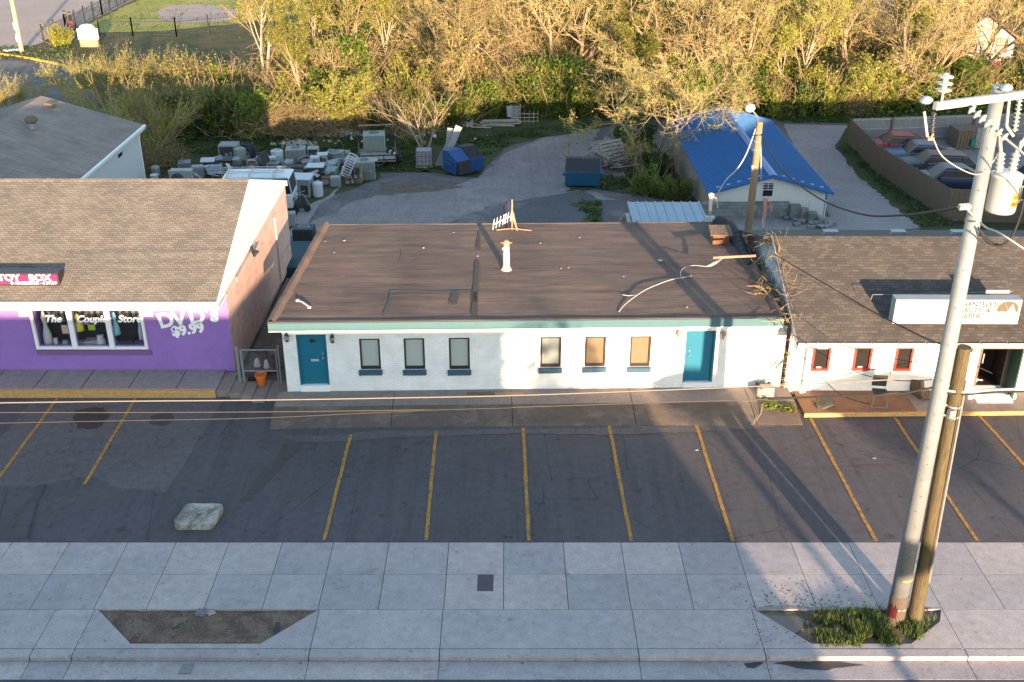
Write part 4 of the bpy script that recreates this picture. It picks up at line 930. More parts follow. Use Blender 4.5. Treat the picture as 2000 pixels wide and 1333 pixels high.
mb = MB(); mb.extr([(ex0-.03,eye,ezc+.01),(ex0-.03,ryc,rzc+.01),(ex0-.03,ryc,rzc-.16),(ex0-.03,eye,ezc-.18)], (.028,0,0)); mb.build("rake_board", M['galvdark'], CB)
mb = MB(); mb.tube([(ex0,eye-.09,ezc-.03),(xr2,eye-.09,ezc-.0)],.055,8)
x_ = ex0+.6
while x_ < xr2: mb.box(x_,x_+.03,eye-.16,eye,ezc-.08,ezc+.03); x_ += .85
mb.build("gutter", M['offwhite'], CB)
mb = MB(); mb.box(ex0+.02,xr2,eye-.035,eye-.031,ezc-.17,ezc-.12); mb.build("gutter_board", M['offwhite'], CB)  # thin off-white strip along the fascia below the gutter
for px in (1622, 1753, 1870):
    v_ = w2l(G(px, 451, 4.1), CB); y_ = ryc+1.1; z_ = rzc-(rzc-rez)/(rey-ryc)*1.1
    mb = MB(); mb.box(v_.x-.26,v_.x+.2,y_-.12,y_+.12,z_-.05,z_+.13); mb.box(v_.x-.28,v_.x+.24,y_-.14,y_+.14,z_+.132,z_+.145); mb.build("ridge_vent_box", M['galvdark'], CB)
# thin post and base at the left of the beauty shop
p = G(1565,765,.13); TPO = thing("canopy_post", "thin dark post under the left end of the charcoal eave", "post", p, world=True)
mb = MB(); mb.cyl(p,.03,2.2,8); mb.build("shaft", M['galvdark'], TPO); mb = MB(); mb.obox(up(p,.06),(.2,.2,.16),.3); mb.build("foot_block", M['white'], TPO)
# creepers on the side wall
rg = random.Random(9); mb = MB()
for i in range(26):
    y = .3+i*.27; zt_ = min(rzc-.2, ezc+.4+kc*max(0,y+.2)) if y < ryc else rzc-.2-(rzc-rez)/(rey-ryc)*(y-ryc)
    c_ = CB.matrix_basis @ Vector((xg2-.06, y, zt_-.1)); 
    c_ = Matrix.Translation(FC.A) @ Matrix.Rotation(FC.rot,4,'Z') @ Vector((xg2-.08,y,zt_-.15))
    scribble(mb, c_, (.04,.25,.3), 6, .010, rg, 7, .9, .12, .10)
o = mb.build("wall_creeper", M['vine'], loc=FC.A+Vector((0,2,3))); tag(o, "bare brown creeper clinging along the gable of the charcoal roofed shop", "vine")
mb = MB()
for i in range(14):
    c_ = Matrix.Translation(FC.A) @ Matrix.Rotation(FC.rot,4,'Z') @ Vector((.02,-.12,.1+i*.2)); scribble(mb, c_, (.03,.03,.1), 6, .010, rg, 6, 1.2, .09)
o = mb.build("corner_creeper", M['vine'], loc=FC.A); tag(o, "twisted brown creeper growing up the joint between the two white fronts", "vine")
# box sign on the charcoal roof
def c_roof_hit(px, py):
    o = Vector((0,0,CAMH)); r = ray(px, py)
    for t in [i*.02 for i in range(900, 3200)]:
        l = w2l(o+r*t, CB)
        if l.z <= ezc+kc*(l.y-eye): return l
h0 = c_roof_hit(1745, 636); fy = h0.y-.25; 
fx0, fz0 = FC.at(1742, 632, fy); _, fz1 = FC.at(1750, 588, fy); fx1, _ = FC.at(1988, 624, fy)
CS = thing("shop_sign", "long white box sign with salon lettering standing on the charcoal roof", "sign", FC.w(0,fy,0), FC.rot)
mb = MB(); mb.extr([(fx0,0,fz0),(fx0,0,fz1+.05),(fx0,.36,fz1+.06),(fx0,.36,fz0-.02)], (fx1-fx0,0,0)); mb.build("cabinet", M['acgrey'], CS)
mb = MB(); ringframe(mb, fx0, fx1, fz0, fz1+.05, .045, -.03, -.001); mb.build("trim", M['offwhite'], CS)
mb = MB(); mb.box(fx0+.05, fx1-.05, -.014, -.003, fz0+.05, fz1); SF = mb.build("sign_face", M['signwhite'], CS)
hh = fz1-fz0; sx_ = [FC.at(1877, y, fy)[0] for y in (597,609,621)]
for i, (wd, px, py) in enumerate([("CHANTELE'S",1868,599),("BEAUTY  &",1866,610.5),("BARBER",1864,622)]):
    s_, z_ = FC.at(px, py, fy); text("lettering", wd, .245, M['lettd'], SF, (s_, -.018, z_), ext=.002, off=.004, sx=.92)
s_, z_ = FC.at(1968, 604, fy); mb = MB()
pts = [(-.34,-.05),(-.30,.12),(-.18,.24),(.0,.28),(.18,.24),(.30,.10),(.32,-.06),(.27,-.14),(.22,-.02),(.16,.10),(.10,.18),(.02,.02),(-.02,-.10),(-.16,-.08),(-.26,-.10)]
mb.extr([(s_+x*1.05,-.018,z_+y) for x, y in pts], (0,.004,0)); mb.build("head_silhouette", M['brown_art'], SF)
mb = MB()
for a in (-1,1): mb.beam((s_+a*.14,-.024,z_+.22),(s_-a*.10,-.024,z_-.20),.03,.006)
for a in (-1,1): mb.lathe((s_+a*.10,-.022,z_-.23),[(.05,0),(.05,.006),(.03,.006),(.03,0)],12,axis=(0,-1,0))
mb.build("scissors_emblem", mat("pale tan", (.5,.44,.36), .6, .05, 3), SF)
mb = MB(); mb.box(fx1-.95,fx1-.2,.5,.56,fz1+.04,fz1+.15); mb.tube([(fx0-.5,.7,fz1-.1),(fx1,.7,fz1+.02)],.009,5); mb.tube([(fx0-.5,.7,fz1-.1),(fx0-.52,.75,fz1-.3)],.012,5)
mb.build("rear_brace", M['galv'], CS)
# chairs, mats and litter on the painted walk
p = G(1715,790,.13); CH = thing("metal_chair", "dark seated metal chair on the painted walk below the white shop wall", "chair", p, -.15)
mb = MB(); mb.obox((0,0,.45),(.46,.44,.05)); mb.build("seat", M['acdark'], CH, bevel=.01)
mb = MB(); mb.obox((-.02,.24,.75),(.46,.04,.42),0,.15); mb.build("backrest", M['acdark'], CH, bevel=.01)
for sx in (-1,1):
    for sy in (-1,1):
        mb = MB(); mb.tube([(sx*.21,sy*.2,.45),(sx*.24,sy*.24,0)],.016,6); mb.build("leg", M['galv'], CH)
mb = MB(); mb.tube([(-.24,-.24,.01),(.24,-.24,.01)],.012,5); mb.tube([(-.24,.24,.01),(-.24,-.24,.01)],.012,5); mb.build("stretcher", M['galv'], CH)
p = G(1607,786,.14); mb = MB(); vs = []
for i in range(13):
    for j in range(13):
        x, y = -.45+.9*i/12, -.62+1.24*j/12; vs.append((x*.62, y*.75, .05+.09*sin(x*5)+.07*cos(y*4+1)+.03*mnoise.noise(Vector((x*4,y*4,0)))))
mb.add(vs, [(i*13+j,(i+1)*13+j,(i+1)*13+j+1,i*13+j+1) for i in range(12) for j in range(12)])
o = mb.build("door_mat", mat("curled grey mat", (.09,.085,.065), .9, .2, 5), smooth=True); o.location = p; tag(o, "curled grey green mat lying on the orange painted walk", "mat"); sd = o.modifiers.new("t", 'SOLIDIFY'); sd.thickness = .03
p = G(1788,772,.13); mb = MB(); mb.obox((0,0,.28),(.12,.7,.5),.2,-.4); mb.obox((.25,-.05,.08),(.5,.5,.14),.3); o = mb.build("broken_bench", M['wood_brown'], bevel=.01); o.location = p; tag(o, "broken dark wooden bench end lying by the steel pole", "bench")
for px, py, lb in [(1836,748,"crumpled white bag under the shop wall left of the wooden pole"),(1895,742,"crumpled white rag heap beside the dark doorway step")]:
    mb = blobmesh((0,0,0),.34,.26,.24,.6,3,seed=px); o = mb.build("white_bag", M['white']); o.location = G(px,py+8,.13); tag(o, lb, "bag")
# cluttered corner by the white building: bucket, planter, weeds
p = G(1491,757,.27); mb = MB(); mb.lathe((0,0,0),[(0,0),(.2,.02),(.27,.1),(.25,.17),(.2,.17),(.19,.06),(0,.06)],14); o = mb.build("metal_bowl", M['dkbrown'], smooth=False); o.location = p; tag(o, "dark round bowl planter against the right end of the white brick wall", "planter")
p = G(1496,772,.25); mb = MB(); mb.obox((0,0,.17),(.42,.36,.34),.08); mb.lathe((-.24,-.1,0),[(0,0),(.1,0),(.12,.3),(0,.3)],10); o = mb.build("concrete_planter", M['curbstone'], bevel=.03); o.location = p; tag(o, "pale concrete planter block at the right end of the front walk", "planter")
for i, (a, b) in enumerate([((1478,755),(1513,703)),((1484,757),(1517,706))]):
    q0 = G(*a,.4); q1 = FC.w(.05,-.1,1.6); mb = MB(); mb.tube([q0, q0.lerp(q1,.5)+Vector((0,0,.04)), q1],.016,5); o = mb.build("leaning_stake", M['blade'], loc=q0); tag(o, ["left one of two thin green stakes leaning to the corner creeper","right one of two thin green stakes leaning to the corner creeper"][i], "stake")

def leafcloud(mb, c, R, n, s, rng, m=0, shape='ell'):
    cx, cy, cz = c
    for i in range(n):
        v = Vector((rng.gauss(0,1), rng.gauss(0,1), rng.gauss(0,1))).normalized()*(rng.random()**.45)
        p = Vector((cx+v.x*R[0], cy+v.y*R[1], cz+v.z*R[2]))
        leaf(mb, p, s*rng.uniform(.6,1.3), rng, m)
def leaf(mb, p, s, rng, m=0):
    a = Vector((rng.gauss(0,1), rng.gauss(0,1), rng.gauss(0,.7))).normalized(); b = a.cross(Vector((rng.gauss(0,1), rng.gauss(0,1), rng.gauss(0,1)))).normalized()
    i = len(mb.v); a = a*s; b = b*(s*.55)
    mb.v.extend([tuple(p-a), tuple(p-b), tuple(p+a), tuple(p+b)]); mb.f.append((i,i+1,i+2,i+3)); mb.m.append(m)
rg = random.Random(11)
for (px, py, R, n, lb, mm_) in [(1505,800,(.35,.25,.25),240,"leafy green weeds with long stems at the right end of the ramp",'leafG'),(1538,803,(.28,.2,.2),160,"green weeds creeping down beside the painted walk",'leafG'),(1546,806,(.14,.10,.12),80,"small bright yellow green weed clump on the kerb corner",'leafY')]:
    c_ = G(px, py, .1); mb = MB(); leafcloud(mb, c_+Vector((0,0,.1)), R, n, .05, rg, 1); scribble(mb, c_, (R[0]*.7,R[1]*.7,.02), 14, .008, rg, 4, 1, .09)
    o = mb.build("weed_clump", [M['vine'], M[mm_]], loc=c_); tag(o, lb, "weeds")
p = G(1470,830,.02); mb = MB(); mb.tube([p, p+Vector((.35,.5,.1)), p+Vector((.5,.9,.3))],.015,5); mb.tube([p+Vector((-.06,0,0)), p+Vector((.3,.52,.1))],.01,4); o = mb.build("fallen_stem", M['bark_pale'], loc=p); tag(o, "thin fallen stems lying on the ramp edge below the weeds", "stem")
# bits along the foot of the white wall
for (a, b, lb) in [((912,770),(965,771),"broken brown slab lying against the foot of the wall left of the tan board"),((967,770),(1025,770),"tan board lying at the foot of the white wall between the window groups")]:
    q0, q1 = G(*a,.27), G(*b,.27); mb = MB(); mb.beam(q0, q1, .14, .06); o = mb.build("loose_board", M['wood_brown'] if 'slab' in lb else mat("tan board", (.27,.19,.12), .8, .15, 4), loc=q0); tag(o, lb, "board")

# ------------------------------------------------------------ front: stone block, covers, rocks, puddle, grass
p = G(386,1025); BK = G(431,1025)
o_pts = [G(346,1027,.0), G(417,1027,0), G(432,985,.12), G(365,982,.12)]
cx_ = sum((q.x for q in o_pts))/4; cy_ = G(388,1004,.2).y; mb = MB(); n = 26; vs = []
rg = random.Random(3)
def sq(a, w, h, e=9): c, s = cos(a), sin(a); return (abs(c)**(2/e)*w*(1 if c > 0 else -1), abs(s)**(2/e)*h*(1 if s > 0 else -1))
bx = G(388,1004,.2); rings = [(1.0,0),(1.01,.10),(1.0,.20),(.96,.235),(.85,.225),(.55,.20),(.3,.19),(.14,.18),(.12,.07),(0.0,.06)]
for (sc_, z) in rings:
    for j in range(n*2):
        x, y = sq(2*pi*j/(n*2), (.53)*sc_, .46*sc_); k = 1+.05*mnoise.noise(Vector((x*5,y*5,z*8))); sh = y*.13
        vs.append((x*k+sh, y*k, z+.015*mnoise.noise(Vector((x*7,y*7,2)))))
N2 = n*2; mb.add(vs, [(i*N2+j, i*N2+(j+1)%N2, (i+1)*N2+(j+1)%N2, (i+1)*N2+j) for i in range(len(rings)-1) for j in range(N2)])
o = mb.build("stone_block", M['slabtop']); o.location = (bx.x, bx.y, 0); tag(o, "old square concrete lamp base with a hole, standing alone on the parking lot", "block")
mb = MB(); a, b = G(932,1155), G(964,1123); mb.box(a.x,b.x,a.y,b.y,-.02,.006); o = mb.build("utility_cover", mat("iron cover", (.07,.06,.065), .7, .25, 6), loc=(a.x,a.y,0)); tag(o, "dark square utility cover set in the middle of the pavement", "cover")
mb = MB(); mb.obox((0,0,0),(.26,.30,.02)); mb.tube([(-.03,0,.012),(.03,0,.012)],.012,5); o = mb.build("valve_cover", M['cinder']); q = G(364,1307,-.12); o.location = (q.x,q.y,-.118); tag(o, "small dark cover in the concrete gutter below the left planting bed", "cover")
for px, py, r, mm_, lb in [(393,1198,.16,'rock',"grey blue stone at the top edge of the bare planting bed"),(412,1198,.13,'curbstone',"pale stone beside the grey blue one in the bare planting bed"),(402,1191,.07,'rock',"small dark stone behind the two larger ones in the bare bed")]:
    mb = blobmesh((0,0,0), r, r*.7, r*.6, .5, 2.2, 14, 7, seed=px); o = mb.build("stone", M[mm_]); q = G(px,py,-.04); o.location = q; tag(o, lb, "stone")
rg = random.Random(21); mb = MB()
def inpoly(x, y, P):
    c = False; n = len(P); j = n-1
    for i in range(n):
        if ((P[i].y > y) != (P[j].y > y)) and (x < (P[j].x-P[i].x)*(y-P[i].y)/(P[j].y-P[i].y)+P[i].x): c = not c
        j = i
    return c
for bed, n_ in ((bed1, 420), (bed2, 160)):
    for i in range(n_):
        x = rg.uniform(bed[0].x, bed[1].x); y = rg.uniform(yb, YJ1)
        if not inpoly(x, y, bed): continue
        s_ = rg.uniform(.008,.026); mb.obox((x,y,-.04+.03*mnoise.noise(Vector((x*2.1,y*2.1,3)))),(s_,s_*.8,s_*.6),rg.random()*3,rg.random(),rg.random(), m=rg.randrange(2))
o = mb.build("gravel", [M['curbstone'], M['rock']]); tag(o, "fine pale gravel scattered over the planting beds", "gravel", kind="stuff")
mb = MB()
for i in range(3400):
    px = rg.gauss(1692,72); py = rg.gauss(1230,24); q = G(px, py)
    if not inpoly(q.x, q.y, bed2) or px < 1592+rg.gauss(0,8) or mnoise.noise(Vector((q.x*2.3,q.y*2.3,5))) < -.12: continue
    if px > 1800 and rg.random() < .7: continue
    h_ = rg.uniform(.08,.30); 
    for k in range(rg.randint(3,6)):
        a = rg.random()*6.28; L_ = h_*rg.uniform(.5,1); w_ = .008; dx, dy = cos(a)*L_*.45, sin(a)*L_*.45; nx_, ny_ = -sin(a)*w_, cos(a)*w_
        b_ = Vector((q.x+rg.gauss(0,.02), q.y+rg.gauss(0,.02), -.05))
        i0 = len(mb.v); mb.v.extend([(b_.x-nx_,b_.y-ny_,b_.z),(b_.x+nx_,b_.y+ny_,b_.z),(b_.x+dx*.5+nx_*.8,b_.y+dy*.5+ny_*.8,b_.z+L_*.7),(b_.x+dx*.5-nx_*.8,b_.y+dy*.5-ny_*.8,b_.z+L_*.7),(b_.x+dx,b_.y+dy,b_.z+L_)])
        mb.f.extend([(i0,i0+1,i0+2,i0+3),(i0+3,i0+2,i0+4)]); mb.m.extend([0,0])
o = mb.build("grass", M['blade']); tag(o, "rough green grass growing round the feet of the two poles", "grass", kind="stuff")
sheet("puddle", [(1480,1196),(1500,1200),(1560,1203),(1574,1212),(1568,1228),(1548,1240),(1530,1226),(1505,1210)], -.022, M['water'], .2, .02, 40)
sheet("damp_stain", [(1510,1287),(1560,1285),(1640,1284),(1690,1290),(1650,1297),(1600,1302),(1560,1299)], -.124, mat("wet gutter mud", (.05,.046,.045), .5, .3, 4), .2, .03, 41)
sheet("damp_stain", [(1452,1287),(1492,1285),(1475,1298),(1462,1296)], -.124, mat("wet mud b", (.05,.046,.045), .5, .3, 4), .15, .02, 42)
sheet("mud_spill", [(1570,1186),(1640,1187),(1705,1189),(1835,1187),(1838,1190),(1475,1191),(1500,1184)], .004, mat("mud film", (.22,.19,.165), .9, .35, 2), .2, .05, 43)

rg = random.Random(88); mb = MB()
def speck(x, y, r, z):
    k = 7; a0 = rg.random()*6; mb.poly([(x+r*rg.uniform(.5,1.2)*cos(a0+2*pi*i/k), y+r*rg.uniform(.5,1.2)*sin(a0+2*pi*i/k)*.8, z) for i in range(k)])
for i in range(230):
    q = G(rg.gauss(1570,70), 1188-abs(rg.gauss(0,26))); speck(q.x, q.y, rg.uniform(.008,.035), .0045+.00001*i)
for i in range(90):
    q = G(rg.uniform(1470,1600), rg.uniform(1200,1262))
    if not inpoly(q.x, q.y, bed2): speck(q.x, q.y, rg.uniform(.008,.03), .0045+.00001*i)
for i in range(120):
    q = G(rg.uniform(0,2000), 1286+abs(rg.gauss(0,3)), -.128); speck(q.x, q.y, rg.uniform(.01,.05), -.124+.00001*i)
o = mb.build("dirt", mat("dark dirt specks", (.10,.085,.07), .9, .3, 5)); tag(o, "dark dirt specks spread over the pavement by the planting bed and kerb", "dirt", kind="stuff")
for px, py, z_, lb in [(1708,896,0,"torn white paper scrap on the sunlit parking bay near the pole"),(1361,880,0,"pale bent twig of litter in the fifth parking bay"),(158,1252,0,"tiny white scrap near the lower left pavement joint"),(958,1117,0,"white dot of litter just above the utility cover"),(1090,1147,0,"white droppings right of the utility cover"),(618,1178,0,"white scrap by the right tip of the bare planting bed")]:
    q = G(px, py, z_); m2 = MB(); m2.lathe((0,0,0),[(0,0),(.05,.004),(.045,.012),(0,.014)],6); m2.v = [(x*(1+rg.uniform(-.5,.8)), y*(1+rg.uniform(-.5,.4)), z) for x, y, z in m2.v]
    o = m2.build("paper_scrap", M['paper']); o.location = q+Vector((0,0,.004)); tag(o, lb, "litter")
# ------------------------------------------------------------ poles at the street
pb = G(1747,1213,-.04); X0, Y0 = pb.x, pb.y
SP = thing("steel_pole", "tall galvanised steel utility pole with brown base standing in the grassy bed", "utility pole", (X0,Y0,0), world=True)
PH = F(1952,171,Y0).z
TXo = F(1952,171,Y0).x-X0
def sxp(z): return X0+TXo*z/PH
def sr(z): return .212-(.212-.128)*z/PH
mb = MB(); mb.tube([(sxp(.8),Y0,.80),(sxp(PH*.5),Y0,PH*.5),(sxp(PH),Y0,PH)],[sr(.8),sr(PH*.5),sr(PH)],20); mb.build("shaft", M['galv'], SP, smooth=False)
SP.children[0].data.polygons.foreach_set("use_smooth", [len(p_.vertices) == 4 for p_ in SP.children[0].data.polygons])
mb = MB(); mb.tube([(X0,Y0,-.1),(X0,Y0,.80)],[.222,.215],20); bs = mb.build("base_coating", mat("brown pole coating", (.085,.065,.05), .8, .12, 4), SP)
mb = MB(); mb.tube([(X0,Y0,1.28),(X0,Y0,1.32)],[sr(1.28)+.003]*2,20); mb.build("yellow_band", mat("yellow tape", (.6,.38,.05), .6, .1, 3), SP)
mb = MB()
for i in range(9): a = pi+.15+i*.12; mb.quad(*[(X0+.224*cos(q), Y0+.224*sin(q), z) for q, z in ((a,.16+.03*(i%3)),(a+.12,.16+.03*((i+1)%3)),(a+.12,.60-.07*((i*2)%3)),(a,.60-.07*((i*2+1)%3)))])
mb.build("red_paint_mark", mat("red spray paint", (.06,.007,.008), .7, .25, 6), SP)
mb = MB(); mb.tube([(X0-.06,Y0-.214,.44),(X0+.12,Y0-.19,.44)],.012,4); mb.build("chalk_mark", M['white'], SP)
mb = MB(); z = 1.6; i = 0
while z < PH-.3:
    for a in (-pi/2-.5, -pi/2+.9, -.2): mb.lathe((sxp(z)+sr(z)*cos(a+(i%2)*.3), Y0+sr(z)*sin(a+(i%2)*.3), z),[(0,0),(.012,0),(.012,.006),(0,.006)],6,axis=(cos(a),sin(a),0))
    z += .42; i += 1
mb.build("bolt_holes", M['black'], SP)
mb = MB(); mb.tube([(sxp(PH),Y0,PH),(sxp(PH),Y0,PH+.03)],[sr(PH)+.01]*2,20); mb.build("cap", M['galvdark'], SP)
zs_ = F(1915,432,Y0).z
mb = MB(); mb.tube([(sxp(zs_),Y0,zs_-.02),(sxp(zs_),Y0,zs_+.02)],[sr(zs_)+.014]*2,20); mb.build("splice_collar", M['galvdark'], SP)
# crossarm: comes towards the camera at its left end
z_a = PH-.55
pl = G(1824,209,z_a) ; pl = F(1826,207,Y0-.55); pr_ = F(2040,176,Y0+.3)
ca, cb_ = Vector((pl.x,pl.y,pl.z)), Vector((pr_.x,pr_.y,pl.z+.0))
mid = Vector((X0-.05, Y0-.24, 0)); 
ca = F(1826,207,Y0-.9); cbp = F(1950,192,Y0-.26); dv = (cbp-ca); dv.z = 0
ca.z = (ca.z+cbp.z)/2; cend = ca+dv.normalized()*3.4
mb = MB(); mb.beam(ca, cend, .11, .14); CA = mb.build("crossarm", M['offwhite'], SP, bevel=.01)
uu = dv.normalized(); 
def arm(t, dz=0, dy=0): q = ca+uu*t; return Vector((q.x+uu.y*dy*-1*-1, q.y-dy, q.z+dz))
def insul_stack(mb, a, b, n, r, r0=.02):
    a, b = Vector(a), Vector(b); ax = (b-a); Lh = ax.length; prof = [(r0,0)]
    for i in range(n):
        z0_ = Lh*(i+.15)/n; prof += [(r0*1.3,z0_),(r,z0_+Lh/n*.25),(r,z0_+Lh/n*.4),(r0*1.3,z0_+Lh/n*.6)]
    prof.append((r0,Lh)); mb.lathe(a, prof, 14, axis=ax.normalized())
mb = MB(); q = arm(.14,.06); mb.cyl(q,.022,.18,8); insul_stack(mb, up(q,.16), up(q,.52), 3, .14, .04); mb.build("pin_insulator", M['insul'], SP, smooth=False)
mb = MB(); q0 = arm(.75,-.08,.10); q1 = q0+Vector((.55,-.55,-.45)); insul_stack(mb, q0, q1, 7, .095); mb.build("strain_insulator", M['insul'], SP)
mb = MB(); q2 = q1+Vector((.35,-.35,-.28)); mb.tube([q1,q2],.025,6); mb.obox(q2,(.14,.08,.1),.6); mb.tube([q1.lerp(q2,.5), q1.lerp(q2,.5)+Vector((.02,.05,.16))],.03,6); mb.build("dead_end_clamp", M['galv'], SP)
mb = MB(); q = arm(-.18,-.05,.05); mb.tube([q+Vector((-.08,0,-.02)), q+Vector((.02,-.08,-.45))],.024,8); mb.build("fuse_tube", M['drum'], SP)
mb = MB(); insul_stack(mb, q+Vector((.12,.05,-.04)), q+Vector((.12,-.02,-.42)), 5, .05); mb.build("cutout_insulator", M['char'], SP)
mb = MB(); mb.tube([q+Vector((.02,-.08,-.45)), q+Vector((.08,-.08,-.49)), q+Vector((.14,-.04,-.42))],.022,6); mb.obox(q+Vector((.08,-.1,-.49)),(.12,.05,.05),.2); mb.build("fuse_hinge", M['rustpipe'], SP)
fq = q+Vector((.14,-.08,-.50))
for k, (t, dz) in enumerate(((-.16,.10),(1.78,.14))):
    q = arm(t, dz,.0); mb = MB(); mb.lathe(q+Vector((-.05,0,-.02)),[(.03,0),(.10,.02),(.12,.05),(.08,.09),(.03,.12),(0,.12)],12,axis=(-.2,-.3,1)); mb.build("animal_guard", mat("pale blue guard", (.20,.25,.34), .5, .15, 6), SP)
mb = MB(); q = arm(2.12,-.08,.0); insul_stack(mb, q, q+Vector((.02,-.03,-.62)), 8, .06); mb.tube([q+Vector((-.2,0,0)), q+Vector((-.17,-.05,-.5))],.03,7); mb.tube([q+Vector((-.17,-.05,-.5)), q+Vector((0,-.06,-.7))],.03,6); mb.build("second_cutout", M['insul'], SP)
# transformer
tz0 = F(1950,412,Y0-.1).z; tz1 = F(1950,345,Y0-.1).z; tx = F(1958,380,Y0-.1).x
TR = thing("pole_transformer", "pale grey can transformer with orange tags hung on the right of the steel pole", "transformer", (tx,Y0-.12,tz0), world=True)
mb = MB(); mb.lathe((tx,Y0-.12,tz0),[(0,0),(.265,.0),(.29,.05),(.295,tz1-tz0),(.31,tz1-tz0+.01),(.31,tz1-tz0+.05),(.2,tz1-tz0+.11),(.0,tz1-tz0+.13)],28); mb.build("tank", mat("transformer grey", (.33,.34,.36), .4, .05, 3), TR, smooth=False)
TR.children[0].data.polygons.foreach_set("use_smooth", [len(p_.vertices) == 4 for p_ in TR.children[0].data.polygons])
for k, (dx, dy, lean) in enumerate(((-.16,.02,-.04),(.06,-.02,.02))):
    mb = MB(); b0 = Vector((tx+dx,Y0-.12+dy,tz1+.06)); insul_stack(mb, b0, b0+Vector((lean,0,.42)), 5, .085, .045); mb.build("bushing", M['insul'], TR)
b1 = Vector((tx+.08,Y0-.14,tz1+.50)); mb = MB(); mb.tube([b1, b1+Vector((.13,-.05,.4))],.04,8); mb.build("arrester", M['drum'], TR)
b2 = Vector((tx-.22,Y0-.12,tz1+.5)); mb = MB(); mb.tube([b2, b2+Vector((-.1,0,.38))],.035,8); mb.build("arrester", M['insul'], TR)
mb = MB(); mb.box(X0+.1,tx-.24,Y0-.18,Y0-.05,tz0+.22,tz0+.34); mb.box(X0+.1,tx-.24,Y0-.18,Y0-.05,tz1-.2,tz1-.08); mb.build("bracket", M['galvdark'], TR)
def curved_label(z0_, z1_, a0, a1, r, m, body):
    mb = MB(); k = 6
    for i in range(k):
        b0, b1_ = a0+(a1-a0)*i/k, a0+(a1-a0)*(i+1)/k; mb.quad(*[(tx+r*cos(q), Y0-.12+r*sin(q), z) for q, z in ((b0,z0_),(b1_,z0_),(b1_,z1_),(b0,z1_))])
    o = mb.build("number_tag", m, TR); am = (a0+a1)/2
    text("lettering", body, (z1_-z0_)*1.0, M['black'], o, (tx+(r+.004)*cos(am), Y0-.12+(r+.004)*sin(am), z0_+.02), rot=(pi/2,0,am+pi/2), ext=.001, align='CENTER', sx=.62)
OR = mat("orange tag", (.75,.30,.02), .5, .05, 3)
curved_label(tz0+.31, tz0+.43, -1.35, -.75, .300, OR, "5015"); curved_label(tz0+.17, tz0+.29, -1.42, -.85, .300, OR, "4801")
mb = MB(); e0 = Vector((tx+.22,Y0-.33,tz1-.12))
for dz in (0,-.28): mb.tube([e0+Vector((-.12,-.02,dz)), e0+Vector((.02,-.03,dz)), e0+Vector((.14,.04,dz))],.014,5)
for dx in (-.1,.0,.12): mb.tube([e0+Vector((dx,-.04,.02)), e0+Vector((dx,-.05,-.32))],.016,5)
mb.build("secondary_lugs", M['galvdark'], TR)
# wires
cable("power_wire", [b1+Vector((.13,-.05,.4)), b1+Vector((.35,-.2,1.0)), arm(2.3,.1)], .010, M['galvdark'], "thin lead rising from the transformer arrester to the crossarm", "wire")
cable("power_wire", [fq, fq+Vector((.25,.0,-.35)), fq+Vector((.9,.25,-.72)), Vector((X0-.1,Y0-.1,fq.z-.92)), Vector((tx-.2,Y0-.1,tz1+.55))], .012, M['offwhite'], "pale jumper drooping from the left fuse to the transformer", "wire")
cable("power_wire", [q2, q2+Vector((1.2,-1.4,-.75)), q2+Vector((4,-4.6,-2.0))], .014, M['offwhite'], "pale conductor running down right past the pole top", "wire")
# ------------------------------------------------------------ low wires along the street, wooden pole, service drops
wp = G(1785,1213,-.04); wtop = F(1882,676,wp.y+.05)
WP = thing("wooden_pole", "short weathered wooden pole cut off beside the steel pole, standing in the grassy bed", "utility pole", (wp.x,wp.y,0), world=True)
wdx = (wtop.x-wp.x)/wtop.z
def wx(z): return wp.x+wdx*z
mb = MB(); mb.tube([(wx(-.1),wp.y,-.1),(wx(2.5)+.012,wp.y,2.5),(wx(5)-.01,wp.y,5),(wx(wtop.z),wp.y,wtop.z)],[.17,.165,.15,.14],18); mb.build("shaft", M['polewood'], WP, smooth=False)
mb = MB(); mb.tube([(wx(z)+d_,wp.y-.10,z) for z, d_ in ((1.2,.14),(4.5,.135),(6.6,.13))],.022,6); mb.build("ground_conduit", M['galvdark'], WP)
mb = MB(); mb.tube([(wx(1.5)+.05,wp.y-.158,1.5),(wx(4)+.06,wp.y-.145,4),(wx(6)+.04,wp.y-.142,6)],.014,4); mb.build("crack_strip", M['black'], WP)
mb = MB()
for z in (5.7,5.95): mb.tube([(sxp(z)+sr(z),Y0,z),(wx(z)-.1,wp.y,z)],.03,6); mb.tube([(wx(z),wp.y,z-.025),(wx(z),wp.y,z+.025)],.156,14)
mb.obox((wx(5.85)-.10,wp.y-.18,5.85),(.16,.10,.16),.3); mb.build("pole_clamps", M['galv'], WP)
def wire(pts, Y, r, m, label, group=None):
    n = len(pts); return cable("power_wire", [F(px, py, Y if not isinstance(Y, tuple) else Y[0]+(Y[1]-Y[0])*i/(n-1)) for i, (px, py) in enumerate(pts)], r, m, label, "wire", group)
MW = mat("sunlit cable", (.17,.145,.125), .6, .1, 3); MD = M['rubber']
wire([(-60,788),(250,784),(500,782),(750,778),(1000,773),(1250,764),(1500,754),(1700,744),(1822,738)], Y0-.1, .015, MW, "thickest and highest of the three pale cables spanning left from the poles")
wire([(-60,806),(250,806),(500,805),(750,802),(1000,796),(1250,788),(1500,780),(1700,772),(1818,762)], Y0-.12, .009, mat("tan cable", (.075,.055,.04), .6, .1, 3), "middle of the three cables spanning left from the poles")
wire([(-60,828),(250,822),(500,817),(700,808),(860,801),(1000,797)], Y0-.16, .007, mat("thin tan cable", (.07,.055,.04), .6, .1, 3), "thinnest and lowest cable, joining the middle one above the ramp")
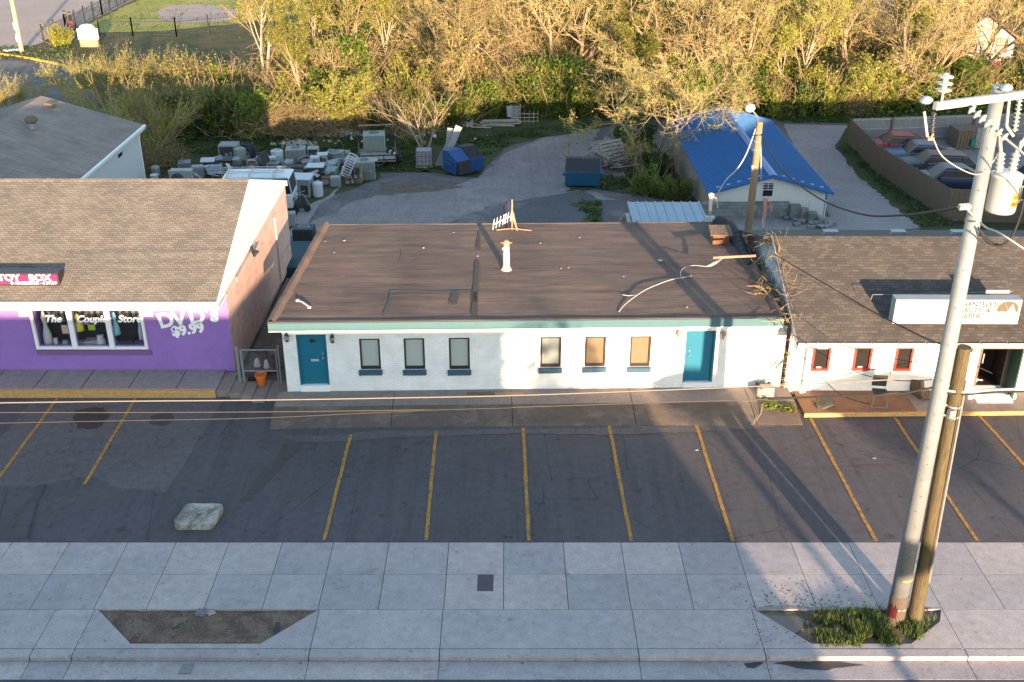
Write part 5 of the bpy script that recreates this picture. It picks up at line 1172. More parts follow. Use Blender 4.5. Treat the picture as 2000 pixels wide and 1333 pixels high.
wire([(1840,762),(1880,766),(1940,762),(2060,758)], Y0-.1, .030, M['offwhite'], "upper cable running right from the wooden pole")
wire([(1845,768),(1890,771),(1950,766),(2060,764)], Y0-.12, .022, MD, "lower black cable running right from the wooden pole")
wire([(1500,779),(1650,774),(1740,772),(1790,764),(1822,757)], Y0-.14, .024, MD, "black cable sagging to the pole from the left, in front of the curled mat")
wire([(1512,497),(1600,548),(1700,606),(1790,652),(1838,673)], (33.0,Y0), .016, MD, "dark service wire running from the gap between the roofs down to the wooden pole")
wire([(1522,624),(1550,672),(1590,720),(1640,770),(1700,790)], (30.6,Y0+2), .011, MD, "thin dark wire hanging from the corner of the brown roof down to the right")
wire([(1532,748),(1600,740),(1700,723),(1790,706),(1826,700)], (31,Y0), .011, MD, "thin wire rising from the white wall corner to the wooden pole")
wire([(1640,672),(1700,692),(1770,705),(1822,712)], (29.5,Y0), .011, MD, "thin wire crossing the red framed windows towards the pole")
wire([(1550,655),(1600,688),(1650,716),(1700,736),(1760,744),(1820,742)], (30,Y0), .011, MD, "thin wire sagging across the first two red framed windows")
wire([(1878,696),(1900,712),(1925,724),(1938,730)], (Y0,30), .012, MD, "short black wire from the wooden pole top towards the shop doorway")
wire([(1915,436),(1928,446),(1945,452),(1975,470),(2050,520)], (Y0-.3,Y0-2), .020, M['offwhite'], "pale cable with clamps running down right below the transformer")
wire([(1912,448),(1928,466),(1945,477),(1958,478),(1975,464),(1990,430),(1998,400),(2003,370)], (Y0-.25,Y0-.5), .026, MD, "thick black cable looping below the transformer")
wire([(1910,444),(1925,470),(1942,480),(1960,478)], (Y0-.25,Y0-.45), .020, MD, "second black cable looping beside the thick one under the transformer")
mb = MB(); q = F(1884,404,Y0-.3); mb.obox(q,(.24,.09,.09),.2,.3); mb.tube([q, Vector((X0-.1,Y0-.1,q.z-.3))],.02,5); o = mb.build("cable_clamp", M['insul'], loc=q); tag(o, "white cable clamp on the left side of the steel pole below the transformer", "clamp")
yp = 49.0; PA = F(1461,452,yp); PA.z = TZ(yp); PT_ = F(1484,238,yp)
bx_ = PA.x = F(1462,440,yp).x
YP = thing("yard_pole", "leaning brown wooden pole with a street lamp in front of the blue roofed garage", "utility pole", (PA.x,yp,PA.z), world=True)
mb = MB(); mb.tube([(PA.x,yp,PA.z),(PA.x+.03,yp,(PA.z+PT_.z)/2),(PT_.x,yp,PT_.z)],[.19,.17,.15],14); mb.build("shaft", M['polewood2'], YP, smooth=False)
lampq = F(1466,212,yp-.9); mb = MB(); mb.tube([(PT_.x-.08,yp,PT_.z-.3),(PT_.x-.2,yp-.3,PT_.z+.3), lampq],.035,7); AR = mb.build("lamp_arm", M['galv'], YP, smooth=True)
mb = MB(); mb.lathe(lampq+Vector((0,0,-.12)),[(.0,-.05),(.16,0),(.24,.10),(.23,.2),(.12,.3),(0,.32)],14,axis=(-.25,-.2,1)); mb.build("lamp_head", M['drum'], YP, smooth=True)
mb = MB(); 
for z in (.5,.9,1.3,2.1): mb.tube([(PT_.x-.03,yp,PT_.z-z),(PT_.x-.03,yp,PT_.z-z-.05)],.18,10)
mb.obox((PT_.x-.14,yp-.15,PT_.z-2.2),(.12,.1,.3)); mb.build("pole_bands", M['galvdark'], YP)
cable("power_wire", [F(1476,252,yp), F(1458,300,yp), F(1440,330,yp), F(1420,350,yp), F(1409,366,yp), F(1402,378,yp)], .035, M['offwhite'], "pale cable draped from the yard pole down to the left mast", "wire")
cable("power_wire", [F(1486,262,yp), F(1500,290,46), F(1530,334,42), F(1570,368,38), F(1620,398,34), F(1690,420,29), F(1760,421,25), F(1830,413,22), F(1880,404,Y0-.3)], .030, MD, "twisted black service cable from the yard pole across the drive to the steel pole", "wire")
cable("power_wire", [F(1484,262,yp), F(1486,300,yp), F(1486,354,yp)], .04, M['galvdark'], "grey conduit hanging straight down behind the yard pole", "wire")
for nm, lb, (px, pt, pb_), yy, col in (("service_mast","short pale mast with a grey box at the rear right corner of the brown roof",(1389,382,432),41.5,'boot'),("service_mast","thin pole with a pinkish cap in front of the cream gable",(1495,390,446),44.5,'rustpipe')):
    b_, t_ = F(px-3,pb_,yy), F(px,pt,yy); SM = thing(nm, lb, "mast", (b_.x,yy,b_.z-1.2), world=True)
    mb = MB(); mb.tube([b_+Vector((0,0,-1.6)), b_.lerp(t_,.45)],.05,8); mb.build("pole", M['galvdark'], SM)
    mb = MB(); mb.tube([b_.lerp(t_,.4), t_],[.07,.085],9); mb.lathe(t_+Vector((0,0,-.05)),[(.06,0),(.12,.03),(.12,.12),(0,.17)],9); mb.tube([t_, t_+Vector((.2,-.1,-.1)), t_+Vector((.3,-.1,-.5))],.02,5); mb.build("weatherhead", M[col], SM)
    if px < 1400: mb = MB(); mb.obox(b_+Vector((0,-.05,.02)),(.34,.25,.4)); mb.build("meter_box", M['offwhite'], SM, bevel=.02)

# ------------------------------------------------------------ garage with blue metal roof
yb0, yb1, xa, xb, zg, ze_, zr_ = 54.2, 68.8, 10.65, 17.3, -3.2, -.42, .50
BB = thing("blue_roof_garage", "cream sided garage with bright blue ribbed metal gable roof", "garage", (xa,yb0,TZ(yb0)), world=True)
xm = (xa+xb)/2+.05
hw = (F(1488,372,yb0).x, F(1511,372,yb0).x, F(1500,385,yb0).z, F(1500,356,yb0).z)
hd = (F(1582,405,yb0).x, F(1612,405,yb0).x, -1.91, F(1600,392,yb0).z)
mb = MB(); facade(mb, xa+.25, xb-.25, zg, ze_, [(hd[0],hd[1],hd[2],hd[3])], yb0, .06)
mb.poly([(xa+.25,yb0,ze_),(xb-.25,yb0,ze_),(xm,yb0,zr_-.05)]); mb.build("front_wall", M['siding'], BB)
mb = MB()
z = -2.6
while z < zr_-.15:
    k = 1 if z < ze_ else (zr_-.05-z)/(zr_-.05-ze_); xl_, xr_ = xm-(xm-xa-.25)*k, xm+(xb-.25-xm)*k
    mb.add([(xl_,yb0-.001,z+.14),(xr_,yb0-.001,z+.14),(xr_,yb0-.022,z+.005),(xl_,yb0-.022,z+.005),(xl_,yb0-.001,z+.0),(xr_,yb0-.001,z+.0)],[(0,3,2,1),(3,4,5,2)]); z += .15
mb.build("siding", M['siding'], BB)
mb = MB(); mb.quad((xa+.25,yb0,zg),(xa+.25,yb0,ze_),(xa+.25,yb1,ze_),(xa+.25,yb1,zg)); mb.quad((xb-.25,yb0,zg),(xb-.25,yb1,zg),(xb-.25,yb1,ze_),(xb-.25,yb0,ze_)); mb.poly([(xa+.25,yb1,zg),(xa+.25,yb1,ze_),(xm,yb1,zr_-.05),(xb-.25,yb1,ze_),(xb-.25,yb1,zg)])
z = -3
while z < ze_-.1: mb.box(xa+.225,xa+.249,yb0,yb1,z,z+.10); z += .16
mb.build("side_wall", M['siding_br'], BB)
for nm, x_e, sg in (("roof_slope",xa,1),("roof_slope",xb,-1)):
    mb = MB(); xe = x_e-sg*.0
    mb.extr([(xe,yb0-.35,ze_-.03),(xm,yb0-.35,zr_),(xm,yb0-.35,zr_-.06),(xe,yb0-.35,ze_-.09)],(0,yb1-yb0+.5,0))
    y = yb0-.33
    while y < yb1+.1:
        mb.extr([(xe,y,ze_-.029),(xm-sg*.02,y,zr_+.001),(xm-sg*.02,y,zr_+.035),(xe,y,ze_+.005)],(0,.05,0)); y += .235
    mb.build(nm, M['blueroof'], BB)
mb = MB(); mb.extr([(xm-.22,yb0-.37,zr_-.01),(xm,yb0-.37,zr_+.06),(xm+.22,yb0-.37,zr_-.01)],(0,yb1-yb0+.54,0)); mb.build("ridge_cap", M['bluetrim'], BB)
mb = MB()
for xe in (xa, xb): mb.beam((xe,yb0-.37,ze_-.08),(xm,yb0-.37,zr_-.05),.03,.14)
mb.box(xb-.30,xb-.22,yb0-.03,yb0+.05,zg,ze_-.05); mb.box(xb-.02,xb+.03,yb0-.35,yb1,ze_-.13,ze_-.02); mb.build("blue_trim", M['bluetrim'], BB)
mb = MB(); ringframe(mb,*hw[:2],hw[2],hw[3],.05,yb0-.05,yb0-.01); mb.box(hw[0]+.05,hw[1]-.05,yb0-.045,yb0-.015,(hw[2]+hw[3])/2-.02,(hw[2]+hw[3])/2+.02)
for k in (1,2): mb.box(hw[0]+(hw[1]-hw[0])*k/2*1-.012,hw[0]+(hw[1]-hw[0])*k/2+.012,yb0-.04,yb0-.015,(hw[2]+hw[3])/2,hw[3]-.05) if k == 1 else None
for k in (1,2): z = (hw[2]+hw[3])/2+(hw[3]-hw[2])/2*k/3; mb.box(hw[0]+.05,hw[1]-.05,yb0-.04,yb0-.015,z-.012,z+.012)
Wn = mb.build("window", M['greywhite'], BB)
mb = MB(); mb.quad((hw[0],yb0-.028,hw[2]),(hw[1],yb0-.028,hw[2]),(hw[1],yb0-.028,hw[3]),(hw[0],yb0-.028,hw[3])); mb.build("pane", M['carglass'], Wn)
mb = MB(); mb.box(hd[0]+.04,hd[1]-.04,yb0+.02,yb0+.05,hd[2],hd[3]-.04); Dn = mb.build("door", M['white'], BB)
mb = MB(); mb.box(hd[0]-.05,hd[0]+.04,yb0-.04,yb0+.02,hd[2],hd[3]+.03); mb.box(hd[1]-.04,hd[1]+.03,yb0-.04,yb0+.02,hd[2],hd[3]+.03); mb.box(hd[0]+.04,hd[1]-.04,yb0-.04,yb0+.02,hd[3]-.03,hd[3]+.03); mb.build("door_frame", M['greywhite'], BB)
# block wall, built of a few stepped runs of cinder block
CW = thing("block_wall", "stepped low grey cinder block wall in front of the cream garage", "wall", (GT(1380,425).x,52.2,TZ(52.2)), world=True)
runs = [(1372,1480,399),(1480,1545,398),(1545,1566,403),(1566,1580,410),(1580,1598,417),(1598,1612,426)]
for k, (a, b, tp) in enumerate(runs):
    yy = 53.75-.3*max(0,k-1); A_, B_ = F(a,tp,yy), F(b,tp,yy); mb = MB(); mb.box(A_.x+.003,B_.x-.003,yy-.01*k,yy+.4,TZ(yy)-.2,A_.z); mb.build("wall_run", M['cinder'], CW)
rg = random.Random(31); BLK = None
for i in range(16):
    px = rg.uniform(1535,1625); py = 424+ (px-1535)*.12+rg.uniform(2,16); q = GT(px,py,.1); mb = MB(); mb.obox((0,0,0),(.4,.2,.2))
    if BLK is None: o = BLK = mb.build("cinder_block", M['cinder'])
    else: o = BLK.copy(); COL.objects.link(o)
    o.location = q; o.rotation_euler = (0,0,rg.random()*3); tag(o, "loose grey cinder block tumbled at the stepped end of the block wall", "block", "loose blocks by the block wall")
# tin roofed lean-to and parked camper beside it
ta = [GT(1225,395,2.3), GT(1365,393,2.3)]; yt1 = ta[0].y; z_t = ta[0].z; yt0 = yt1-2.6
LT = thing("tin_shelter", "open shelter with pale blue grey tin roof behind the brown roof", "shelter", (ta[0].x,yt0,TZ(yt0)), world=True)
xl_, xr_ = ta[0].x, ta[1].x
mb = MB(); mb.extr([(xl_,yt0,z_t-.12),(xl_,yt1,z_t),(xl_,yt1,z_t-.05),(xl_,yt0,z_t-.17)],(xr_-xl_,0,0))
for i in range(9): x = xl_+.02+(xr_-xl_-.1)*i/8; mb.extr([(x,yt0,z_t-.12),(x,yt1,z_t+.002),(x,yt1,z_t+.05),(x,yt0,z_t-.07)],(.06,0,0))
mb.build("roof", M['tinroof'], LT)
for x in (xl_+.2,xr_-.2):
    for y in (yt0+.2,yt1-.2): mb = MB(); mb.box(x-.05,x+.05,y-.05,y+.05,TZ(y),z_t-.06); mb.build("post", M['wood'], LT)

# ------------------------------------------------------------ vehicles
def car(label, paint, L=4.6, Wd=1.78, H=1.42, kind='sedan', glass=None, group=None, roof=None):
    T = thing({'sedan':'parked_car','wagon':'parked_wagon','van':'white_van','step':'delivery_van'}[kind], label, 'van' if kind in ('van','step') else 'car', group=group)
    hb = {'sedan':.92,'wagon':.95,'van':1.15,'step':1.2}[kind]
    if kind == 'sedan': cab = [(-.24,hb),(-.10,H),(.18,H),(.38,hb+.04)]; low = [(-.5,.32),(-.5,.62),(-.44,.80),(-.24,hb),(.38,hb+.04),(.47,hb),(.5,.72),(.5,.32)]
    elif kind == 'wagon': cab = [(-.22,hb),(-.09,H),(.38,H-.03),(.485,hb+.02)]; low = [(-.5,.34),(-.5,.68),(-.45,.84),(-.22,hb),(.485,hb+.02),(.5,.9),(.5,.34)]
    else: cab = [(-.36,hb),(-.25,H),(.47,H),(.495,hb)]; low = [(-.5,.35),(-.5,.8),(-.46,1.0),(-.36,hb),(.495,hb),(.5,1.0),(.5,.35)]
    def loft(mb, prof, w0, w1, zsplit, m=0, inset=.0):
        n = len(prof); ws = [w0 if z <= zsplit else w1 for _, z in prof]
        vs = [(x*L,-w,z) for (x,z), w in zip(prof, ws)]+[(x*L,w,z) for (x,z), w in zip(prof, ws)]
        mb.add(vs, [tuple(range(n)), tuple(range(2*n-1,n-1,-1))]+[(i,n+i,n+(i+1)%n,(i+1)%n) for i in range(n)], m)
    mb = MB(); loft(mb, low, Wd/2, Wd/2, 9); bo = mb.build("body", paint, T, bevel=.07)
    for p_ in bo.data.polygons: p_.use_smooth = True
    mb = MB(); loft(mb, [(x, z-.03) for x, z in cab], Wd/2-.07, Wd/2-.2 if kind in('sedan','wagon') else Wd/2-.1, hb+.05); mb.build("glazing", glass or M['carglass'], T, bevel=.03)
    mb = MB(); a, b = cab[1], cab[2]; wt = (Wd/2-.19 if kind in('sedan','wagon') else Wd/2-.09)
    mb.add([(a[0]*L-.05,-wt,a[1]-.06),(b[0]*L+.05,-wt,b[1]-.06),(b[0]*L+.05,wt,b[1]-.06),(a[0]*L-.05,wt,a[1]-.06),(a[0]*L+.08,-wt+.1,a[1]+.015),(b[0]*L-.08,-wt+.1,b[1]+.015),(b[0]*L-.08,wt-.1,b[1]+.015),(a[0]*L+.08,wt-.1,a[1]+.015)],[(4,5,6,7),(0,1,5,4),(1,2,6,5),(2,3,7,6),(3,0,4,7)])
    mb.build("roof", roof or paint, T, bevel=.03)
    mb = MB(); c0, c1, c2, c3 = cab; wl = Wd/2-.065
    for sg in (-1,1):
        for (p, q) in ((c0,c1),(c3,c2),(( (c1[0]+c2[0])/2,hb),((c1[0]+c2[0])/2,H-.03))):
            mb.beam((p[0]*L,sg*wl,p[1]-.02),(q[0]*L,sg*(wt+.01),q[1]-.04),.07,.05)
        if kind in ('wagon',): mb.beam((.33*L,sg*wl,hb),(.31*L,sg*(wt+.01),H-.05),.07,.05)
    mb.build("pillars", paint, T)
    if kind in ('van','step'):
        mb = MB()
        for sg in (-1,1): mb.add([(-.16*L,sg*(Wd/2-.06),hb-.02),(.30*L if kind=='van' else .47*L,sg*(Wd/2-.06),hb-.02),(.30*L if kind=='van' else .47*L,sg*(wt+.012),H-.05),(-.16*L,sg*(wt+.012),H-.05)],[(0,1,2,3) if sg < 0 else (3,2,1,0)])
        mb.build("side_panel", paint, T)
    else:
        mb = MB()
        for sg in (-1,1): mb.tube([(c0[0]*L+.1,sg*(wl+.02),hb+.02),(c1[0]*L,sg*(wt+.035),H-.09),(c2[0]*L,sg*(wt+.035),H-.09),(c3[0]*L-.1,sg*(wl+.02),hb+.05),(c0[0]*L+.1,sg*(wl+.02),hb+.02)],.012,4)
        mb.build("window_trim", M['chrome'], T)
        for sg in (-1,1): mb = MB(); mb.obox((c0[0]*L+.35,sg*(Wd/2+.06),hb+.04),(.12,.16,.11)); mb.build("wing_mirror", paint, T, bevel=.02)
    for x in (-.31,.30):
        for sg in (-1,1):
            mb = MB(); mb.lathe((x*L,sg*(Wd/2-.17),.33),[(0,0),(.33,0),(.34,.04),(.33,.19),(.2,.2),(0,.2)],20,axis=(0,sg,0)); wh = mb.build("wheel", M['rubber'], T, smooth=False)
            mb = MB(); mb.lathe((x*L,sg*(Wd/2+.025),.33),[(0,0),(.21,0),(.22,.012),(.07,.02),(0,.02)],12,axis=(0,sg,0))
            for k in range(6): mb.beam((x*L,sg*(Wd/2+.05),.33),(x*L+.19*cos(k*pi/3),sg*(Wd/2+.045),.33+.19*sin(k*pi/3)),.04,.02)
            mb.build("rim", M['chrome'], wh)
    mb = MB(); 
    for sg in (-1,1): mb.obox((.495*L,sg*(Wd/2-.22),.80),(.06,.34,.16))
    mb.build("tail_lights", mat("red lens", (.35,.01,.015), .2, .05, 3) if "red lens" not in bpy.data.materials else bpy.data.materials["red lens"], T)
    mb = MB()
    for sg in (-1,1): mb.obox((-.485*L,sg*(Wd/2-.24),.66),(.08,.36,.14))
    mb.build("headlights", M['insul'], T)
    return T
def tl(px, py, h=1.35): return GT(px, py, h)
cars = [("dark red hatchback with white window trim parked at the back of the fenced lot",'dkred',1752,264,'sedan',None),
        ("blue grey saloon parked between the red hatchback and the dark estate",'bluegrey',1797,281,'sedan',None),
        ("charcoal estate car with a dark red brown roof in the fenced lot",'char',1822,301,'wagon',None),
        ("shiny navy saloon with chrome window outline, nearest the viewer in the fenced lot",'navy',1852,327,'sedan',None)]
for i, (lb, pc, px, py, kd, gl) in enumerate(cars):
    p = tl(px, py); T = car(lb, M[pc], 4.75, 1.82, 1.45, kd, gl, group="cars parked nose to the brown fence", roof=mat("maroon roof", (.05,.018,.02), .4, .1, 3) if kd == 'wagon' else None)
    T.location = (p.x+.15, p.y, TZ(p.y)); T.rotation_euler = (.0,0,-.10)
p = tl(1990,330); T = car("dark car half hidden behind the transformer at the edge of the gravel lot", M['char'], 4.4, 1.8, 1.42, 'sedan'); T.location = (p.x+1.2, p.y, TZ(p.y)); T.rotation_euler = (0,0,.3)
p = GT(480,342,2.0); VN = car("white panel van with roof rack parked among the scrapped air conditioners", M['vanwhite'], 4.9, 1.9, 2.05, 'van'); VN.location = (p.x+.1, p.y+.1, TZ(p.y)); VN.rotation_euler = (0,0,.03)
mb = MB()
for x in (-1.0,.2,1.5): mb.tube([(x,-.75,2.04),(x,-.72,2.2),(x,.72,2.2),(x,.75,2.04)],.03,6)
for y in (-.5,-.2,.25,.55): mb.tube([(-1.5,y,2.22),(2.0,y+.1,2.24)],.02,6)
mb.build("roof_rack", M['offwhite'], VN)
p = GT(1205,402,1.3); CP = car("grey van with pale roof parked beside the tin shelter behind the brown roof", M['acgrey'], 4.2, 1.9, 1.9, 'van'); CP.location = (p.x+1.2, GT(1205,402,1.9).y-1.1, TZ(p.y)); CP.rotation_euler = (0,0,0.0); CP.name = "grey_van"
# teal pickup in the alley
p = GT(590,498,.9); TK = thing("alley_trailer", "dark teal flat topped box trailer standing in the alley beside the brown roof", "trailer", (p.x-.1,p.y,TZ(p.y)))
mb = MB(); mb.obox((0,0,.55),(1.5,3.2,.8)); mb.build("body", mat("teal steel", (.008,.04,.06), .8, .12, 2), TK, bevel=.06)
for sx in (-1,1): mb = MB(); mb.lathe((sx*.66,0,.3),[(0,0),(.3,0),(.3,.16),(0,.16)],16,axis=(sx,0,0)); mb.build("wheel", M['rubber'], TK)

# ------------------------------------------------------------ scrapped air conditioners and other yard things
def condenser(name, label, px, py, w, d_, h, m, kind='top', rz=0.0, tilt=0.0, z=0.0):
    q = GT(px, py); T = thing(name, label, "air conditioner", (q.x, q.y+d_/2, TZ(q.y+d_/2)+z), rz); T.rotation_euler = (tilt,0,rz)
    mb = MB(); mb.box(-w/2,w/2,-d_/2,d_/2,.04,h); mb.build("casing", M[m], T, bevel=.03)
    if kind in ('top','lv'):
        r = min(w,d_)*.33; cx = 0 if kind == 'top' else -w*.2
        mb = MB(); mb.lathe((cx,0,h-.01),[(0,0),(r,0),(r,.03),(r*.86,.035),(r*.86,.012),(0,.012)],22); fn = mb.build("fan_ring", M['acgrey'], T)
        mb = MB(); mb.lathe((cx,0,h+.003),[(0,0),(r*.85,0),(r*.85,.012),(0,.012)],20); mb.build("fan_well", M['acdark'], fn)
        mb = MB()
        for k in range(5):
            rr = r*(.2+.15*k); mb.tube([(cx+rr*cos(a*pi/10),rr*sin(a*pi/10),h+.04) for a in range(21)],.008,4)
        mb.build("fan_guard", M['galvdark'], fn)
        mb = MB(); n = int(h/.07)
        for k in range(1,n): 
            z_ = .04+k*(h-.1)/n; mb.box(-w/2+.05,w/2-.05,-d_/2-.006,-d_/2,z_,z_+.018); mb.box(w/2,w/2+.006,-d_/2+.05,d_/2-.05,z_,z_+.018)
        for k in range(1,9): x = -w/2+w*k/9; mb.box(x-.006,x+.006,-d_/2-.012,-d_/2-.002,.08,h-.06)
        mb.build("louvres", M['acdark'] if m != 'acbeige' else M['galvdark'], T)
    elif kind == 'front':
        mb = MB(); mb.lathe((-w*.12,-d_/2,h*.52),[(0,0),(h*.36,0),(h*.36,.02),(0,.02)],22,axis=(0,-1,0)); fn = mb.build("fan_grille", M['acdark'], T)
        mb = MB()
        for k in range(5): rr = h*(.07*(k+1)); mb.tube([(-w*.12+rr*cos(a*pi/10),-d_/2-.03,h*.52+rr*sin(a*pi/10)) for a in range(21)],.01,4)
        mb.build("fan_guard", M['galvdark'], fn)
    elif kind == 'open':
        mb = MB(); mb.box(-w/2+.08,w/2-.08,-d_/2-.01,-d_/2-.002,h*.35,h*.9); mb.build("opening", M['acdark'], T)
        mb = MB(); mb.box(w/2+.002,w/2+.012,-d_/2+.06,d_/2-.06,.1,h-.08); mb.build("insulation_panel", M['paper'] if rz else mat("tan lining", (.34,.25,.16), .9, .5, 4), T)
        mb = MB(); mb.obox((-.1,-d_/2-.04,h*.45),(.2,.1,.16),.3); mb.obox((.2,-d_/2-.05,h*.5),(.14,.1,.2),.1); mb.build("exposed_parts", M['galv'], T)
    elif kind == 'lid':
        mb = MB(); mb.obox((0,-.02,h+.06),(w*1.12,d_*1.1,.05),.05,.08); mb.build("lid_sheet", M['drum'], T)
        mb = MB(); mb.box(-w/2+.1,-w/2+.3,-d_/2-.01,-d_/2-.002,h*.3,h*.8); mb.box(.05,w/2-.1,-d_/2-.01,-d_/2-.002,h*.2,h*.7); mb.build("opening", M['acdark'], T)
    elif kind == 'coil':
        mb = MB()
        for k in range(10): mb.box(-w/2+.04,w/2-.04,-d_/2-.012,-d_/2-.002,.1+(h-.2)*k/10,.1+(h-.2)*k/10+.03)
        mb.build("coil_fins", M['galvdark'], T)
    return T
AC = [("wide beige ductless condenser with a round fan, left of the white van",355,366,1.35,.6,1.05,'acbeige','front',0,0),
 ("small grey condenser behind the beige ductless one",359,334,.8,.7,.55,'acgrey','lv',.2,0),
 ("large open cabinet with rusty tan inside standing at the back left of the scrap",447,316,1.25,1.0,1.1,'acgrey','open',.0,0),
 ("grey cabinet lying between the van and the white drum",513,330,.85,.7,.75,'acgrey','open',.1,0),
 ("large grey condenser with round fan right of the white tub",577,320,1.3,1.0,.95,'acgrey','top',.1,0),
 ("small grey box unit in front of the large grey condenser",564,333,.55,.5,.6,'acbeige','coil',-.1,0),
 ("long low condenser with its fan at the left, back row centre",658,316,1.5,1.0,.55,'acgrey','lv',-.22,0),
 ("tan open topped cabinet stack in the back row",611,312,.75,.7,.75,'acbeige','open',.1,0),
 ("beige condenser with a wide fan behind the big sage one",689,330,1.0,.9,.6,'acbeige','top',-.15,0),
 ("big sage green condenser at the right front of the scrap rows",711,352,1.25,1.0,1.2,'acgreen','top',.22,0),
 ("small sage green box unit standing at the front right",655,366,.6,.5,.62,'acgreen','coil',0,0),
 ("brown rusty box unit left of the small sage one",636,363,.52,.5,.5,'rust','coil',0,0),
 ("dark open unit topped with a long white lid sheet",617,353,.95,.7,.85,'acdark','lid',.0,0),
 ("blue grey cube heaped with crumpled papers nearest the drive",589,386,1.15,.95,1.1,'galvdark','lid',-.12,0),
 ("tan brown louvred unit beside the rear of the van",556,352,.8,.6,.75,'wood_brown','coil',.1,0),
 ("dark louvred unit behind the paper covered cube",583,350,.75,.7,.8,'acdark','coil',0,0),
 ("dark unit with a pale control panel left of the lid covered one",597,350,.5,.6,.75,'galvdark','open',0,0),
 ("white small condenser block in the middle of the scrap",615,328,.6,.5,.7,'drum','coil',.05,0),
 ("pale grey half buried unit in the middle row",640,338,.9,.7,.55,'galvdark','lv',.3,0),
 ("sage unit tipped over in the middle row",650,352,.7,.6,.8,'acgreen','coil',-.3,.3),
 ("dark grey box unit behind the van roof",405,332,.8,.7,.5,'acdark','lid',.1,0),
 ("grey slanted unit behind the middle of the van",490,332,.9,.7,.5,'galvdark','open',.5,.2),
 ("grey condenser between the van and the beige ductless unit",386,350,.7,.6,.8,'acgrey','coil',.2,0),
 ("low pale unit behind the front right louvre",668,322,.7,.6,.45,'acbeige','coil',.2,0),
 ("dark unit beside the tilted louvre at the right of the scrap",682,352,.5,.6,.9,'acdark','coil',0,0),
 ("brown framed unit with pale electronics beside the big sage condenser",699,360,.45,.5,1.15,'wood_brown','open',0,0),
 ("grey condenser in the second row behind the cube",600,334,.7,.6,.6,'acgrey','lv',.1,0),
 ("small rusty orange unit at the foot of the tilted louvre",681,362,.45,.4,.5,'rust','open',.2,0),
 ("beige unit half behind the tan cabinets",630,322,.6,.5,.6,'acbeige','lid',.1,0)]
for i, (lb, px, py, w, d_, h, m, kd, rz, tl_) in enumerate(AC):
    condenser("scrap_condenser", lb, px, py, w, d_, h, m, kd, rz, tl_)["group"] = "scrapped air conditioners in the yard"
rg = random.Random(61); SRC = [o for o in bpy.data.objects if o.parent is None and o.name.startswith("scrap_condenser") and max(c.dimensions.x for c in o.children) < .95]
for i in range(26):
    px = rg.uniform(372,700); py = rg.uniform(318,346) if px > 430 else rg.uniform(332,350)
    q = GT(px, py); o = copy_tree(SRC[rg.randrange(len(SRC))], (q.x,q.y+.3,TZ(q.y)+rg.choice([0,0,.3])), rg.uniform(-.8,.8), rg.uniform(.7,1.0), "scrapped condenser packed between the larger units of the yard", "scrapped condensers packed between the larger units")
    o.rotation_euler = (rg.choice([0,0,.3]), rg.choice([0,0,-.25]), rg.uniform(-.8,.8))
def lathe_thing(name, label, cat, px, py, prof, m, n=16, h=0, m2=None, smooth=False):
    q = GT(px, py); mb = MB(); mb.lathe((0,0,0), prof, n); o = mb.build(name, M[m], smooth=smooth); o.location = (q.x, q.y+prof[1][0], TZ(q.y)+h); tag(o, label, cat); return o
lathe_thing("white_tub", "white angular plastic tub with a dark opening, left of the large grey condenser", "tub", 541,325,[(0,0),(.36,0),(.42,.95),(.30,1.0),(.28,.8),(0,.8)],'drum',8)
lathe_thing("plastic_drum", "white upright plastic drum at the front of the scrap by the drive", "drum", 620,386,[(0,0),(.30,0),(.31,.3),(.29,.34),(.31,.38),(.31,.75),(.27,.8),(.1,.82),(0,.82)],'drum',20)
lathe_thing("black_barrel", "black barrel behind the open tan cabinet", "barrel", 484,310,[(0,0),(.38,0),(.42,.5),(.40,.95),(.33,.98),(.30,.7),(0,.7)],'char',20)
lathe_thing("white_pail", "white pail near the shrubs at the far left of the scrap", "pail", 302,362,[(0,0),(.20,0),(.24,.5),(.25,.6),(0,.6)],'drum',16)
lathe_thing("blue_barrel", "dull blue lid barrel behind the white pail", "barrel", 303,345,[(0,0),(.26,0),(.28,.5),(.22,.6),(0,.6)],'galvdark',16)
lathe_thing("hanging_tub", "white plastic tub hanging crookedly in front of the undergrowth", "tub", 783,262,[(0,0),(.2,.02),(.34,.5),(.30,.5),(.18,.06),(0,.06)],'drum',14,h=.2)
rg = random.Random(8)
for i in range(34):
    px, py = rg.uniform(330,735), rg.uniform(305,362)
    if px < 420: py = rg.uniform(330,352)
    q = GT(px, py, .7); mb = MB(); w, d_ = rg.uniform(.3,.9), rg.uniform(.2,.6); mb.obox((0,0,0),(w,d_,.03)); mb.obox((0,0,.02),(w*.8,.03,.05))
    o = mb.build("metal_scrap", [M['galv'], M['drum'], M['galvdark'], M['acgrey'], M['paper']][i % 5]); o.location = q+Vector((0,.2,-.15)); o.rotation_euler = (rg.uniform(-.7,.7), rg.uniform(-.5,.5), rg.random()*3)
    tag(o, "loose sheet metal offcut strewn over the scrapped air conditioners", "scrap", "metal offcuts strewn over the scrap rows")
q = GT(585,416); JB = thing("engine_junk", "tangle of dark engine parts on small wheels at the corner of the pink wall", "machine", (q.x,q.y+.4,TZ(q.y)), .2)
mb = MB(); mb.obox((0,0,.4),(.6,.5,.35),.2); mb.obox((.1,-.1,.75),(.3,.3,.3),.6); mb.build("engine", M['acdark'], JB, bevel=.03)
mb = MB(); mb.tube([(-.4,-.2,.2),(-.2,-.3,.9),(.2,-.3,1.0),(.5,-.1,.3)],.035,6); mb.tube([(-.3,.2,.1),(.3,-.25,.9)],.03,6); mb.tube([(0,-.3,.6),(0,-.3,1.1),(.3,0,1.1)],.025,6); mb.build("tube_frame", M['galv'], JB)
